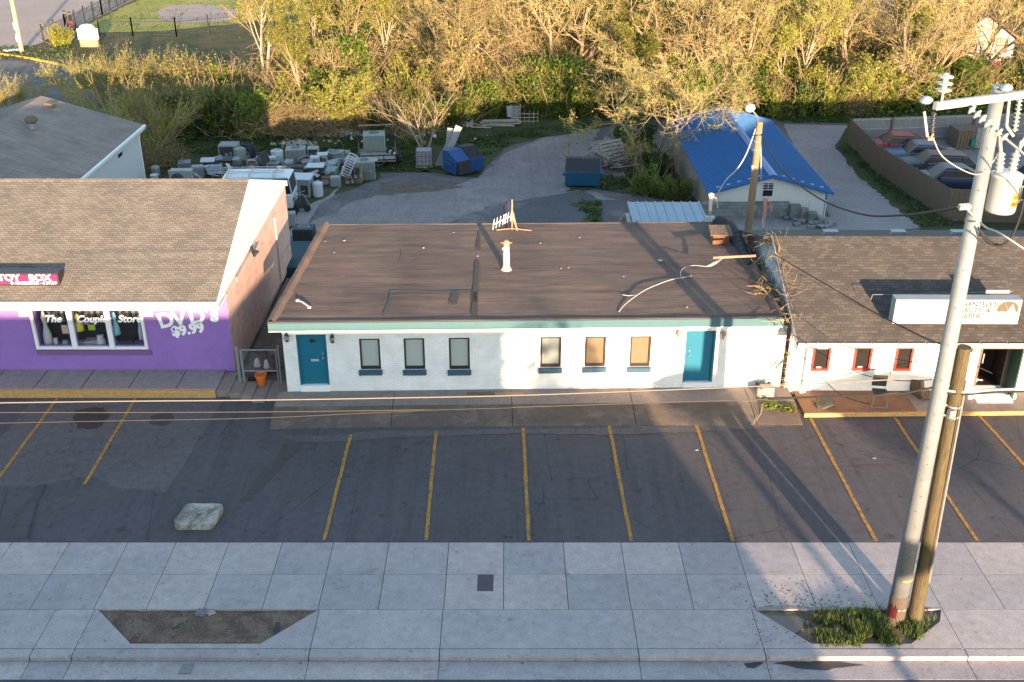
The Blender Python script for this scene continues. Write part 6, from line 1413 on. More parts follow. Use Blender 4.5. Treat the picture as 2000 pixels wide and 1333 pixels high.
for sx in (-.3,.35): mb = MB(); mb.lathe((sx,-.25,.2),[(0,0),(.2,0),(.2,.1),(0,.1)],14,axis=(0,-1,0)); mb.build("wheel", M['rubber'], JB)
q = GT(569,440); mb = MB(); mb.obox((0,0,.35),(.5,.5,.7),.1); mb.obox((.1,-.3,.1),(.7,.08,.05),.3); o = mb.build("white_cabinet", M['acgrey'], bevel=.02); o.location = q; tag(o, "narrow pale cabinet against the rear corner of the pink wall", "cabinet")
q = GT(592,468); T = condenser("ground_condenser", "round topped dark condenser in the alley between the teal trailer and the drive", 592,474,1.0,.9,.7,'acdark','top')
q = GT(673,357); mb = MB(); ringframe(mb,-.3,.3,0,1.5,.06,-.04,.04)
for k in range(8): mb.box(-.24,.24,-.02,.02,.15+k*.16,.2+k*.16)
o = mb.build("tilted_louvre", M['drum']); o.location = q+Vector((0,.1,.35)); o.rotation_euler = (-.35,.35,-.3); tag(o, "white slatted louvre panel tilted against the scrapped units", "louvre")
# trailer with a condenser on board
q = GT(738,330); TRL = thing("utility_trailer", "black flat utility trailer with raised mesh ramp, behind the sage condenser", "trailer", (q.x,q.y+.2,TZ(q.y)), .12)
mb = MB(); mb.box(-1.15,1.2,-.1,2.9,.42,.50); mb.build("deck", M['wood'], TRL)
mb = MB()
for a, b in (((-1.2,-.1,.55),(-1.2,2.9,.55)),((1.2,-.1,.55),(1.2,2.9,.55)),((-1.2,-.1,.55),(1.2,-.1,.55)),((-1.2,-.1,.95),(-1.2,2.9,.95)),((1.2,-.1,.95),(1.2,2.9,.95)),((-1.2,-.1,.85),(1.2,-.1,.85)),((0,-.1,.45),(0,-1.1,.4)),((-.6,-.1,.45),(0,-1.1,.4)),((.6,-.1,.45),(0,-1.1,.4))): mb.beam(a,b,.07,.07)
for x in (-1.2,-.4,.4,1.2): mb.beam((x,-.1,.45),(x,-.1,.9),.05,.05)
mb.build("frame", M['black'], TRL)
mb = MB(); ringframe(mb,-1.15,1.15,.5,2.1,.05,2.88,2.93)
for k in range(1,9): mb.box(-1.15+k*.2555-.012,-1.15+k*.2555+.012,2.89,2.92,.55,2.05)
mb.build("mesh_ramp", M['black'], TRL)
for x in (-1.32,1.32):
    mb = MB(); mb.lathe((x,.9,.36),[(0,0),(.36,0),(.36,.2),(0,.2)],18,axis=(1 if x > 0 else -1,0,0)); w_ = mb.build("wheel", M['rubber'], TRL)
    mb = MB(); mb.lathe((x+(.2 if x > 0 else -.2),.9,.36),[(0,0),(.18,0),(.18,.02),(0,.02)],14,axis=(1 if x > 0 else -1,0,0)); mb.build("rim", M['chrome'], w_)
mb = MB(); mb.box(-.35,.0,-.16,-.14,.5,.72); mb.build("number_plate", M['drum'], TRL)
T = condenser("trailer_condenser", "large pale green condenser riding on the black utility trailer", 731,312,1.45,1.2,1.15,'acgreen','top',.12); T.location.z = TRL.location.z+.5
for k, (px, py) in enumerate([(763,312),(772,316)]):
    q = GT(px, py); T = thing("spare_wheel", ["rear one of two small wheels leaning by the trailer","front one of two small wheels leaning by the trailer"][k], "wheel", (q.x,q.y,TZ(q.y)+.55+.0*k)); 
    mb = MB(); mb.lathe((0,0,0),[(0,0),(.26,0),(.28,.05),(.26,.16),(0,.16)],16,axis=(.3,-1,.25)); mb.build("tyre", M['rubber'], T); mb = MB(); mb.lathe((.045,-.16,.04),[(0,0),(.14,0),(.14,.02),(0,.02)],12,axis=(.3,-1,.25)); mb.build("rim", M['chrome'], T)
# dumpsters
def dumpster(label, px, py, m, rz, flip=False):
    q = GT(px, py); T = thing("dumpster", label, "dumpster", (q.x,q.y+.8,TZ(q.y)), rz)
    pr = [(-.75,.12),(.72,.12),(.80,1.45),(.15,1.5),(-.85,1.0)]
    mb = MB(); mb.extr([(-1.05,y,z) for y, z in pr],(2.1,0,0)); mb.box(-1.09,1.09,-.90,-.84,.93,1.03); mb.box(-1.10,-1.05,-.8,.8,.95,1.02); mb.box(1.05,1.10,-.8,.8,.95,1.02)
    for x in (-.95,-.5,0,.5,.95): mb.add([(x-.03,-.80,.15),(x+.03,-.80,.15),(x+.03,-.88,.95),(x-.03,-.88,.95)],[(0,1,2,3)])
    mb.build("body", m, T, bevel=.02)
    for sx in (-1,1):
        mb = MB(); mb.box(sx*1.06 if sx > 0 else -1.2, 1.2 if sx > 0 else -1.06, -.45,.5,.62,.80); mb.build("fork_pocket", m, T, bevel=.01)
    for sx in (-1,1):
        mb = MB(); x0, x1 = (-1.02,-.02) if sx < 0 else (.02,1.02)
        if flip and sx < 0:
            mb.add([(x0,-.9,1.02),(x1,-.9,1.02),(x1,-1.0,.2),(x0,-1.0,.2),(x0,-.95,1.04),(x1,-.95,1.04),(x1,-1.05,.2),(x0,-1.05,.2)],[(4,5,6,7),(0,3,2,1),(0,1,5,4),(2,3,7,6)])
            for k in range(8): x = x0+.06+k*.125; mb.beam((x,-.97,1.0),(x,-1.06,.24),.03,.03)
        else:
            mb.add([(x0,-.88,1.04),(x1,-.88,1.04),(x1,.15,1.56),(x0,.15,1.56),(x0,.82,1.50),(x1,.82,1.50)],[(0,1,2,3),(3,2,5,4)])
            for k in range(7): x = x0+.07+k*.14; mb.beam((x,-.86,1.07),(x,.14,1.58),.03,.03)
        mb.build("lid", M['acdark'], T)
    for sx in (-.9,.9):
        for sy in (-.6,.6): mb = MB(); mb.lathe((sx,sy,.07),[(0,-.03),(.07,-.03),(.07,.03),(0,.03)],10,axis=(1,0,0)); mb.build("caster", M['rubber'], T)
    return T
dumpster("blue dumpster with its ribbed lid hanging down, beside the grass edge", 904, 343, M['dumpster'], .62, True)
D2 = dumpster("teal blue dumpster with dark lids beside the pallet heap", 1139, 368, M['dumpster2'], -.06)
mb = MB(); mb.box(-1.11,-1.102,-.7,-.35,.72,.92); mb.build("paper_label", M['drum'], D2)
# pallet stack, leaning sheets
q = GT(828,330); PC = thing("caged_crate", "grey caged plastic crate on a pallet left of the leaning sheets", "crate", (q.x,q.y+.5,TZ(q.y)), .05)
mb = MB(); mb.box(-.5,.5,-.45,.45,.15,1.15); mb.build("container", mat("grey plastic", (.2,.2,.23), .6, .2, 3), PC, bevel=.05)
mb = MB()
for z in (.2,.5,.8,1.12): mb.tube([(-.53,-.48,z),(.53,-.48,z),(.53,.48,z),(-.53,.48,z),(-.53,-.48,z)],.018,4)
for x in (-.4,-.15,.1,.35): mb.tube([(x,-.49,.1),(x,-.49,1.15)],.015,4)
mb.build("cage", M['wood_brown'], PC); mb = MB(); mb.box(-.55,.55,-.5,.5,0,.13); mb.build("pallet", M['wood'], PC)
for k, (px, py, ln, rot, lb) in enumerate([(853,330,2.7,(.25,.55,.1),"long pale sheet leaning steeply left of the blue dumpster, the leftmost"),(862,332,2.9,(.2,.42,.0),"long pale corrugated sheet leaning in the middle of the leaning stack"),(872,330,2.5,(.3,.12,.0),"grey sheet leaning nearly upright behind the blue dumpster"),(868,336,1.5,(.5,.9,.3),"short white board leaning against the blue dumpster side")]):
    q = GT(px, py); mb = MB(); mb.box(-.22,.22,-.02,.02,0,ln)
    for x in (-.16,-.05,.06,.17): mb.box(x-.015,x+.015,-.04,-.02,0,ln)
    o = mb.build("leaning_sheet", M['galv'] if k < 3 else M['drum']); o.location = q+Vector((0,.4,0)); o.rotation_euler = (-rot[0],rot[1],rot[2]); tag(o, lb, "sheet")
def pallet_mb():
    mb = MB()
    for k in range(6): mb.box(-.6,.6,-.5+k*.184,-.5+k*.184+.1,.11,.13)
    for x in (-.56,0,.5): mb.box(x,x+.06,-.5,.5,.02,.11)
    for y in (-.5,-.05,.42): mb.box(-.6,.6,y,y+.09,0,.02)
    return mb
PM = pallet_mb().build("wooden_pallet", M['wood'])
pl_ = [(1165,318,.1,(0,0,.3),"flat grey pallet at the left foot of the heap"),(1190,322,.1,(0.05,0,-.3),"flat pallet low in the middle of the heap"),(1212,322,.15,(0,.1,.8),"flat pallet at the right foot of the heap"),(1178,312,.45,(.2,.15,.5),"pallet lying second from the ground on the left of the heap"),(1202,312,.5,(.15,-.2,.1),"pallet lying second from the ground on the right of the heap"),
       (1186,303,.85,(.3,.1,.9),"pallet lying aslant near the top of the heap"),(1196,298,1.0,(.95,-.1,.35),"tan pallet standing open towards the viewer on top of the heap"),(1212,300,.8,(.4,.4,-.4),"pallet slumped on the upper right of the heap"),(1180,290,.7,(.2,-.1,.2),"pale pallet at the back top of the heap"),(1200,285,.6,(.1,.2,-.2),"pale pallet behind the heap"),
       (1158,312,.4,(.3,-.5,.2),"pallet tipped on its edge at the left of the heap")]
for i, (px, py, h, rot, lb) in enumerate(pl_):
    o = PM if i == 0 else PM.copy()
    if i: COL.objects.link(o)
    q = GT(px, py, h); o.location = q+Vector((0,.2,0)); o.rotation_euler = rot; o.scale = (1.35,1.35,1.35); tag(o, lb, "pallet", "pallets heaped beside the teal dumpster")
rg = random.Random(14); PK = None
for i in range(20):
    q = GT(rg.uniform(1140,1235), rg.uniform(300,332), rg.uniform(.1,.7)); mb = MB(); mb.obox((0,0,0),(1.6,.12,.04))
    if PK is None: PK = o = mb.build("loose_plank", M['wood'])
    else: o = PK.copy(); COL.objects.link(o)
    o.location = q; o.rotation_euler = (rg.uniform(-.2,.2), rg.uniform(-.6,.6), rg.uniform(-.8,1.2)); tag(o, "broken grey plank lying loose in the pallet heap", "plank", "loose planks in the pallet heap")
q = GT(1218,350); mb = MB(); mb.obox((-.3,0,.15),(.7,.55,.3),.1); mb.tube([(.3,-.3,.05),(.7,-.3,.05),(.7,.3,.3),(.3,.3,.3)],.03,5); o = mb.build("broken_box", M['wood_brown']); o.location = q; tag(o, "grey brown box with a white bent frame on the grass right of the teal dumpster", "box")
# things along the hedge
q = GT(1025,240); LS = thing("lattice_screen", "grey broken lattice screen overgrown by the hedge", "screen", (q.x,q.y,TZ(q.y)))
mb = MB()
for k in range(7): mb.box(-1+k*.33-.02,-1+k*.33+.02,-.03,0,0,1.35 if k < 3 else .9); 
for k in range(5): mb.box(-1,1 if k < 3 else -.3,-.06,-.03,.1+k*.28,.15+k*.28)
mb.build("slats", M['wood'], LS); mb = MB(); mb.box(-.95,-.4,-.01,.02,.2,1.25); mb.build("board", M['wood_grey'], LS)
q = GT(996,234); mb = MB(); mb.lathe((0,0,0),[(0,0),(.24,0),(.28,.75),(0,.75)],16); o = mb.build("white_bucket", M['drum']); o.location = q+Vector((0,0,.25)); tag(o, "white bucket standing on the timber stack by the hedge", "bucket")
q = GT(913,246); mb = blobmesh((0,0,0),.42,.3,.95,.3,2,18,9,seed=4); o = mb.build("white_sack", M['drum']); o.location = q; tag(o, "white sack standing at the left end of the timber stack", "sack")
PK2 = None
for i in range(12):
    q = GT(978+rg.uniform(-8,8), 246-rg.uniform(0,3), .1+.06*i); mb = MB(); mb.obox((0,0,0),(2.3,.22,.07))
    if PK2 is None: PK2 = o = mb.build("stacked_timber", M['wood'])
    else: o = PK2.copy(); COL.objects.link(o)
    o.location = (q.x+rg.uniform(-.3,.3), GT(978,246).y+rg.uniform(-.2,.3), TZ(77)+.06+.07*(i//2)); o.rotation_euler = (0,0,rg.uniform(-.12,.12)); tag(o, "grey weathered timber in the low stack by the hedge", "timber", "timbers stacked by the hedge")
for k, (px, py, lb) in enumerate([(940,249,"pale twisted board lying left of the timber stack"),(930,243,"tan board propped left of the timber stack")]):
    q = GT(px, py, .1); mb = MB(); mb.obox((0,0,0),(1.6,.2,.06)); o = mb.build("loose_board", M['curbstone'] if k else M['wood']); o.location = q; o.rotation_euler = (0,.15,.4-.7*k); tag(o, lb, "board")
def rubble(name, label, px, py, rx, ry, n, m, seed):
    rg = random.Random(seed); q = GT(px, py); mb = MB()
    for i in range(n):
        s_ = rg.uniform(.06,.2); x, y = rg.gauss(0,rx*.5), rg.gauss(0,ry*.5); mb.obox((x,y,s_*.3+max(0,.25-.2*(abs(x)/rx+abs(y)/ry))),(s_*1.4,s_,s_*.7),rg.random()*3,rg.random(),rg.random(), m=rg.randrange(len(m)))
    o = mb.build(name, m); o.location = q; tag(o, label, "rubble", kind="stuff")
rubble("rubble", "pale stone rubble below the twin stemmed tree", 668,262,1.4,.9,160,[M['curbstone'],M['wood'],M['conc_mid']],1)
rubble("rubble", "flat heap of pale broken plaster behind the scrap", 583,284,1.4,.5,120,[M['paper'],M['wood_brown'],M['curbstone']],2)
rubble("rubble", "grey stones along the foot of the dark shrubs", 425,262,2.6,.6,60,[M['conc_mid'],M['wood'],M['rock']],3)
rubble("rubble", "small pale bits dotted on the grass behind the scrap", 720,270,6,1.5,50,[M['drum'],M['paper']],5)

# ------------------------------------------------------------ fenced lot
def plank_fence(name, label, pts, h, m, rails_side, pw=.14, step=2.6):
    A = GT(*pts[0]) if len(pts[0]) == 2 else Vector(pts[0]); T = thing(name, label, "fence", A, world=True)
    mbp = MB(); mbr = MB(); rg = random.Random(3)
    P = [GT(*p) if len(p) == 2 else Vector(p) for p in pts]
    for a, b in zip(P, P[1:]):
        a = Vector((a.x,a.y,0)); b = Vector((b.x,b.y,0)); Lh = (b-a).length; u = (b-a)/Lh; n_ = Vector((-u.y,u.x,0)); k = int(Lh/pw); rz = atan2(u.y,u.x)
        for i in range(k):
            c = a+u*(i+.5)*pw; z = TZ(c.y); mbp.obox((c.x,c.y,z+h/2),(pw*.94,.02,h+rg.uniform(-.03,.03)),rz)
        s_ = rails_side
        for i in range(max(1,int(Lh/step))):
            c0, c1 = a+u*(Lh*i/max(1,int(Lh/step))), a+u*(Lh*(i+1)/max(1,int(Lh/step)))
            for zz in (.25,h*.55,h-.12): mbr.beam(c0+n_*s_*.04+Vector((0,0,TZ(c0.y)+zz)), c1+n_*s_*.04+Vector((0,0,TZ(c1.y)+zz)), .05,.09)
            pst = MB(); c = c0+n_*s_*.09; pst.box(c.x-.06,c.x+.06,c.y-.06,c.y+.06,TZ(c.y)-.05,TZ(c.y)+h); pst.build("post", m if rails_side > 0 else M['wood_brown'], T)
    mbp.build("boards", m, T); mbr.build("rails", M['wood'] if rails_side < 0 else m, T)
FBL = Vector((23.9,72.9,0)); FBC = Vector((23.3,53.6,0))
plank_fence("board_fence", "brown board fence running along the drive and turning behind the steel pole", [tuple(FBL),tuple(FBC),(34,51.3,0)], 1.72, M['wood_brown'], 1)
plank_fence("board_fence", "grey weathered board fence with rails closing the back of the car lot", [(23.95,73.0,0),(48,76.0,0)], 1.72, M['wood_grey'], -1, step=2.9)
q = GT(1905,292); SH = thing("wooden_crate", "tall slatted wooden crate with a dark open half in the car lot", "crate", (q.x,q.y+.8,TZ(q.y)), .05)
mb = MB()
for k in range(10): mb.box(-.15+k*.17,-.15+k*.17+.15,-.82,-.78,.1,1.5)
for k in range(9): mb.box(1.5,1.54,-.78+k*.17,-.78+k*.17+.15,.1,1.5)
mb.build("slats", M['wood'], SH); mb = MB(); mb.box(-1.4,1.5,-.77,.8,.05,1.3); mb.build("box", M['wood_brown'], SH)
mb = MB(); 
for k in range(5): mb.box(-1.4+k*.22,-1.4+k*.22+.16,-.82,-.78,.2,1.3)
mb.build("front_slats", M['wood_brown'], SH); mb = MB(); mb.obox((-.35,-.9,.5),(.3,.2,.5)); mb.build("green_bin", mat("green bin", (.02,.16,.13), .5, .1, 3), SH)

# ------------------------------------------------------------ buildings beyond
def gz(px, py, z): return G(px, py, z)
e0, e1 = G(273,246,.6), G(145,362,.6); yr_, yf_ = e0.y+.3, 46.0; xe_ = (e0.x+e1.x)/2
rz_ = F(80,187,yr_); xr_ = rz_.x
GH = thing("grey_roof_house", "pale sided house with broad grey shingle roof and white gutter at the left", "house", (xe_,yr_,TZ(yr_)), world=True)
xh = xe_-.35
mb = MB(); mb.poly([(xh,yf_,-3.2),(xh,yr_-.3,-3.2),(xh,yr_-.3,.6),(xh,yf_,.6)]); mb.poly([(xh,yr_-.3,-3.2),(2*xr_-xh,yr_-.3,-3.2),(2*xr_-xh,yr_-.3,.6),(xr_,yr_-.3,rz_.z-.1),(xh,yr_-.3,.6)]); mb.build("wall", M['greywhite'], GH)
mb = MB(); mb.extr([(xe_,yf_,.6),(xr_,yf_,rz_.z),(xr_,yf_,rz_.z-.12),(xe_,yf_,.48)],(0,yr_-yf_,0)); mb.build("roof", shingle_mat("grey side shingles", (.29,.235,.205), (.235,.19,.17), (.16,.13,.12), .9, .15, 0, 1.0), GH)
mb = MB(); xx = 2*xr_-xe_; mb.extr([(xx,yf_,.6),(xr_,yf_,rz_.z),(xr_,yf_,rz_.z-.12),(xx,yf_,.48)],(0,yr_-yf_,0)); mb.build("far_roof", M['shC'], GH)
mb = MB(); mb.box(xe_,xe_+.14,yf_,yr_+.05,.44,.58); mb.box(xh+.002,xh+.05,yr_-.5,yr_-.31,-3,.44); mb.tube([(xe_+.1,yr_-.1,.42),(xh+.12,yr_-.3,.1),(xh+.1,yr_-.42,-.2),(xh+.1,yr_-.42,-3)],.06,7); mb.build("gutter", M['white'], GH)
for (px, py, w, h) in ((233,303,.9,.35),(170,362,.9,.4)):
    c = G(px, py, 0); 
    r = ray(px,py); t = xh/r.x; c = Vector((0,0,CAMH))+r*t
    mb = MB(); mb.box(xh+.002,xh+.05,c.y-w/2,c.y+w/2,c.z-h/2,c.z+h/2); Wn = mb.build("window", M['white'], GH); mb = MB(); mb.box(xh+.051,xh+.06,c.y-w/2+.07,c.y+w/2-.07,c.z-h/2+.06,c.z+h/2-.06); mb.build("pane", M['carglass'], Wn)
sl_ = (rz_.z-.6)/(xe_-xr_)
def ghroof(px, py):
    r = ray(px, py); 
    for k in range(3000):
        p = Vector((0,0,CAMH))+r*(30+k*.02)
        if p.z <= .6+sl_*(xe_-p.x): return p
p = ghroof(64,252); TV = thing("turbine_vent", "round rusty turbine vent on the grey shingle roof", "vent", p, world=True)
mb = MB(); mb.cyl(p,.22,.35,14); mb.build("neck", M['galvdark'], TV); mb = MB(); mb.lathe(up(p,.33),[(.24,0),(.33,.08),(.35,.2),(.28,.32),(.1,.38),(0,.38)],18); mb.build("turbine", M['wood_brown'], TV)
p = ghroof(95,207); TV = thing("roof_vent", "low dark hooded vent near the ridge of the grey roof", "vent", p, world=True)
mb = MB(); mb.add([up(p,-.1)+Vector(v) for v in [(-.35,-.3,0),(.35,-.3,0),(.35,.3,0),(-.35,.3,0),(-.1,-.25,.32),(.3,-.25,.25),(.3,.25,.25),(-.1,.25,.32)]],[(0,1,5,4),(1,2,6,5),(2,3,7,6),(3,0,4,7),(4,5,6,7)]); mb.build("hood", M['wood_brown'], TV)
p = ghroof(-2,285); TV = thing("turbine_vent", "second turbine vent at the left edge of the grey roof, mostly outside the photo", "vent", p+Vector((-.7,-.5,-.0)), world=True)
mb = MB(); p = p+Vector((-.7,-.5,0)); p.z = .6+sl_*(xe_-p.x); mb.cyl(p,.22,.35,14); mb.build("neck", M['galvdark'], TV); mb = MB(); mb.lathe(up(p,.33),[(.24,0),(.33,.08),(.35,.2),(.28,.32),(0,.38)],18); mb.build("turbine", M['wood_brown'], TV)
# white house upper right, blue roofed house at the top edge
yh = 98.0; hx0 = F(1850,120,yh).x; hx1 = hx0+15; hzb = TZ(yh); he = F(1860,75,yh).z; apx = F(1930,28,yh)
HH = thing("white_house", "pale plastered house with red brown roof behind the trees at the upper right", "house", (hx0,yh,hzb), world=True)
wn_ = [(F(1944,90,yh).x, F(1968,90,yh).x, F(1955,104,yh).z, F(1955,75,yh).z), (F(1884,95,yh).x, F(1908,95,yh).x, F(1895,106,yh).z, F(1895,86,yh).z)]
rx = 2*apx.x-hx0
mb = MB(); facade(mb, hx0, rx, hzb+.6, he, wn_, yh, .1); mb.poly([(hx0,yh,he),(rx,yh,he),(apx.x,yh,apx.z)]); mb.quad((hx0,yh,hzb),(hx0,yh,he),(hx0,yh+9,he),(hx0,yh+9,hzb)); mb.build("wall", mat("cream plaster", (.52,.46,.40), .8, .1, 1.5), HH)
mb = MB(); mb.box(hx0,rx,yh-.05,yh+.2,hzb,hzb+.6); mb.build("brick_base", mat("red brick base", (.2,.06,.045), .85, .2, 6), HH)
for w_ in wn_:
    mb = MB(); ringframe(mb, w_[0],w_[1],w_[2],w_[3],.07,yh-.05,yh+.05); mb.box(w_[0],w_[1],yh-.04,yh+.04,(w_[2]+w_[3])/2-.04,(w_[2]+w_[3])/2+.04); Wn = mb.build("window", M['wood_brown'], HH); mb = MB(); mb.quad((w_[0],yh+.03,w_[2]),(w_[1],yh+.03,w_[2]),(w_[1],yh+.03,w_[3]),(w_[0],yh+.03,w_[3])); mb.build("pane", M['siding_br'], Wn)
for xe2 in (hx0-.5, rx+.5):
    mb = MB(); zz = he-.15; mb.extr([(xe2,yh-.5,zz),(apx.x,yh-.5,apx.z+.12),(apx.x,yh-.5,apx.z-.05),(xe2,yh-.5,zz-.18)],(0,9.8,0)); mb.build("roof_slope", mat("red brown roof", (.17,.08,.06), .9, .2, 2), HH)
p = F(1755,12,118); BH = thing("blue_roof_house", "house with a dull blue roof glimpsed behind the trees at the top edge", "house", (p.x,118,TZ(118)), world=True)
mb = MB(); mb.box(p.x-4,p.x+5,118,125,-3.2,p.z-1.2); mb.build("wall", M['greywhite'], BH); mb = MB()
mb.extr([(p.x-4.6,117.4,p.z-1.3),(p.x-4.6,121.5,p.z+1.2),(p.x-4.6,125.6,p.z-1.3)],(10.2,0,0)); mb.build("roof", mat("dull blue roof", (.10,.14,.22), .7, .1, 2), BH)

# ------------------------------------------------------------ far street at the upper left: pole, sign, railings, walkers
p = GT(43,103); t = F(14,-20,p.y); LP = thing("far_utility_pole", "pale wooden pole with white notices by the yellow kerb at the upper left", "utility pole", (p.x,p.y,p.z), world=True)
mb = MB(); mb.tube([p, Vector((p.x,p.y,8.5))],[.22,.17],12); mb.build("shaft", M['bark_pale'], LP)
for zz in (2.3, .6):
    z_ = F(27 if zz > 1 else 33, 50 if zz > 1 else 74, p.y).z; mb = MB(); mb.box(p.x-.2,p.x+.2,p.y-.26,p.y-.22,z_-.32,z_+.32); mb.build("notice", M['white'], LP)
p = GT(23,100); mb = MB(); mb.obox((0,0,.1),(1.5,.9,.06),.3); mb.obox((-.4,0,.05),(.2,.2,.1)); o = mb.build("white_board", M['drum']); o.location = p; tag(o, "white board lying on the mulch left of the far utility pole", "board")
p = GT(173,92); yy = p.y; A_, B_ = F(153,72,yy), F(192,72,yy); z0_, z1_ = F(172,77,yy).z, F(172,55,yy).z
SG = thing("monument_sign", "white arched monument sign with dark emblem on a brick base among shrubs", "sign", (p.x,yy,p.z), world=True)
mb = MB(); k = 14; xm_ = (A_.x+B_.x)/2; hwid = (B_.x-A_.x)/2; pts = [(A_.x,z0_),(B_.x,z0_),(B_.x,z1_-.05),(B_.x-.25,z1_-.05)]+[(xm_+cos(a*pi/k)*(hwid-.25), z1_-.05+sin(a*pi/k)*.42) for a in range(1,k)]+[(A_.x+.25,z1_-.05),(A_.x,z1_-.05)]
mb.extr([(x,yy-.1,z) for x, z in pts],(0,.25,0)); BD = mb.build("board", M['white'], SG)
mb = MB(); cx = xm_-.45; cz = (z0_+z1_)/2+.05; mb.tube([(cx+.26*cos(a),yy-.12,cz+.24*sin(a)) for a in [k_*.35 for k_ in range(2,14)]],.035,5); mb.tube([(cx+.1*cos(a),yy-.12,cz-.05+.1*sin(a)) for a in [k_*.5 for k_ in range(13)]],.03,5)
for i in range(4): mb.tube([(cx-.22+i*.14,yy-.12,cz-.38),(cx-.18+i*.14,yy-.12,cz-.22)],.025,4)
mb.tube([(xm_+.05,yy-.12,cz+.15),(xm_+.3,yy-.12,cz-.05),(xm_+.6,yy-.12,cz+.1)],.022,4); mb.tube([(xm_+.1,yy-.12,cz-.2),(xm_+.7,yy-.12,cz-.22)],.022,4); mb.build("emblem", M['lettd'], BD)
mb = MB(); mb.box(A_.x+.1,B_.x-.1,yy-.15,yy+.25,p.z,z0_); mb.build("brick_base", mat("tan brick", (.3,.2,.13), .85, .2, 6), SG)
def railing(name, label, pts, h=1.7):
    P = [GT(*q) for q in pts]; T = thing(name, label, "railing", P[0], world=True)
    bars = MB(); rails = MB()
    for a, b in zip(P, P[1:]):
        Lh = (b-a).length; n_ = int(Lh/.28)
        for i in range(n_): c = a.lerp(b, i/n_); bars.tube([c, up(c,h)],.018,3)
        for zz in (.25,h-.2): rails.beam(up(a,zz), up(b,zz),.05,.05)
        m_ = max(1,int(Lh/2.4))
        for i in range(m_+1): c = a.lerp(b,i/m_); pm = MB(); pm.box(c.x-.06,c.x+.06,c.y-.06,c.y+.06,c.z,c.z+h+.25); pm.build("post", M['black'], T)
    bars.build("pickets", M['black'], T); rails.build("rails", M['black'], T)
railing("iron_railing", "black iron railing running away along the edge of the upper left street", [(86,86),(130,66),(200,30),(270,-6),(330,-36)])
railing("iron_railing", "black iron railing crossing behind the white sign and shrubs", [(195,70),(260,72),(345,72),(470,60)])
def person(label, px, py, coat, legs, seed, hgt=1.75, rz=0.0, bag=False):
    p = GT(px, py); T = bpy.data.meshes.new("person"); rg = random.Random(seed); s = hgt/1.75
    V = {}; vs = []; es = []; rad = []
    def v(n, x, y, z, r): V[n] = len(vs); vs.append((x*s,y*s,z*s)); rad.append((r*s,r*s)); return n
    v('pel',0,0,.95,.155); v('waist',0,.01,1.10,.14); v('chest',0,.01,1.32,.175); v('neckb',0,.0,1.48,.085); v('neck',0,-.01,1.54,.06); v('head',0,-.02,1.63,.095); v('crown',0,-.01,1.72,.085)
    es += [('pel','waist'),('waist','chest'),('chest','neckb'),('neckb','neck'),('neck','head'),('head','crown')]
    for sg, st in ((-1,.16),(1,-.14)):
        k = str(sg); v('hip'+k,sg*.10,0,.90,.10); v('knee'+k,sg*.11,-st*.6,.50,.068); v('ank'+k,sg*.11,-st*.6+(.12 if st < 0 else .02),.09,.045); v('toe'+k,sg*.12,-st*.6-.13+(.1 if st < 0 else .0),.035,.038)
        v('sh'+k,sg*.19,0,1.42,.072); v('el'+k,sg*.25,st*.3,1.14,.048); v('wr'+k,sg*.25,st*.6-.06,.90,.032); v('palm'+k,sg*.25,st*.6-.09,.83,.034)
        es += [('pel','hip'+k),('hip'+k,'knee'+k),('knee'+k,'ank'+k),('ank'+k,'toe'+k),('chest','sh'+k),('sh'+k,'el'+k),('el'+k,'wr'+k),('wr'+k,'palm'+k)]
        for f in range(4):
            a_ = v('f%d'%f+k, sg*.25, st*.6-.12+f*.018, .775, .010); b_ = v('g%d'%f+k, sg*.245, st*.6-.12+f*.018, .735+.005*f, .008); es += [('palm'+k,a_),(a_,b_)]
        a_ = v('th'+k, sg*.235, st*.6-.135, .81, .010); es.append(('palm'+k,a_))
    v('nose',0,-.125,1.625,.014); es.append(('head','nose'))
    T.from_pydata(vs, [(V[a],V[b]) for a, b in es], []); o = bpy.data.objects.new("person", T); COL.objects.link(o)
    md = o.modifiers.new("skin", 'SKIN'); md.use_smooth_shade = True
    for i, sv in enumerate(T.skin_vertices[0].data): sv.radius = rad[i]; sv.use_root = (i == 0)
    o.modifiers.new("sub", 'SUBSURF').levels = 1; o.modifiers["sub"].render_levels = 1
    bpy.context.view_layer.update(); me = bpy.data.meshes.new_from_object(o.evaluated_get(bpy.context.evaluated_depsgraph_get())); bpy.data.objects.remove(o)
    me.materials.clear(); 
    for mm_ in (coat, legs, M['skin'], M['black']): me.materials.append(mm_)
    for f in me.polygons:
        c = f.center/s; f.material_index = 2 if (c.z > 1.5 or (abs(c.x) > .2 and c.z < .9)) else (0 if c.z > .88 or (abs(c.x) > .17 and c.z > .8) else (1 if c.z > .1 else 3)); f.use_smooth = True
    o = bpy.data.objects.new("person", me); COL.objects.link(o); o.location = p; o.rotation_euler = (0,0,rz); tag(o, label, "person")
    mb = MB(); mb.lathe((0,.01*s,1.63*s),[(.10*s,0),(.115*s,.06*s),(.10*s,.12*s),(.05*s,.155*s),(0,.16*s)],12); mb.build("hair", M['black'], o, smooth=True)
    for sx in (-1,1): mb = MB(); mb.lathe((sx*.035*s,-.11*s,1.645*s),[(0,0),(.012*s,0),(0,.008*s)],6,axis=(0,-1,0)); mb.build("eye", M['black'], o)
    return o
person("person in an olive jacket and dark trousers walking on the far street", 131, 58, M['olive'], M['blackc'], 1, 1.95, 2.4)
person("person in a black coat with bright red shorts walking beside the railing", 141, 60, M['blackc'], M['redc'], 2, 1.92, 2.3)
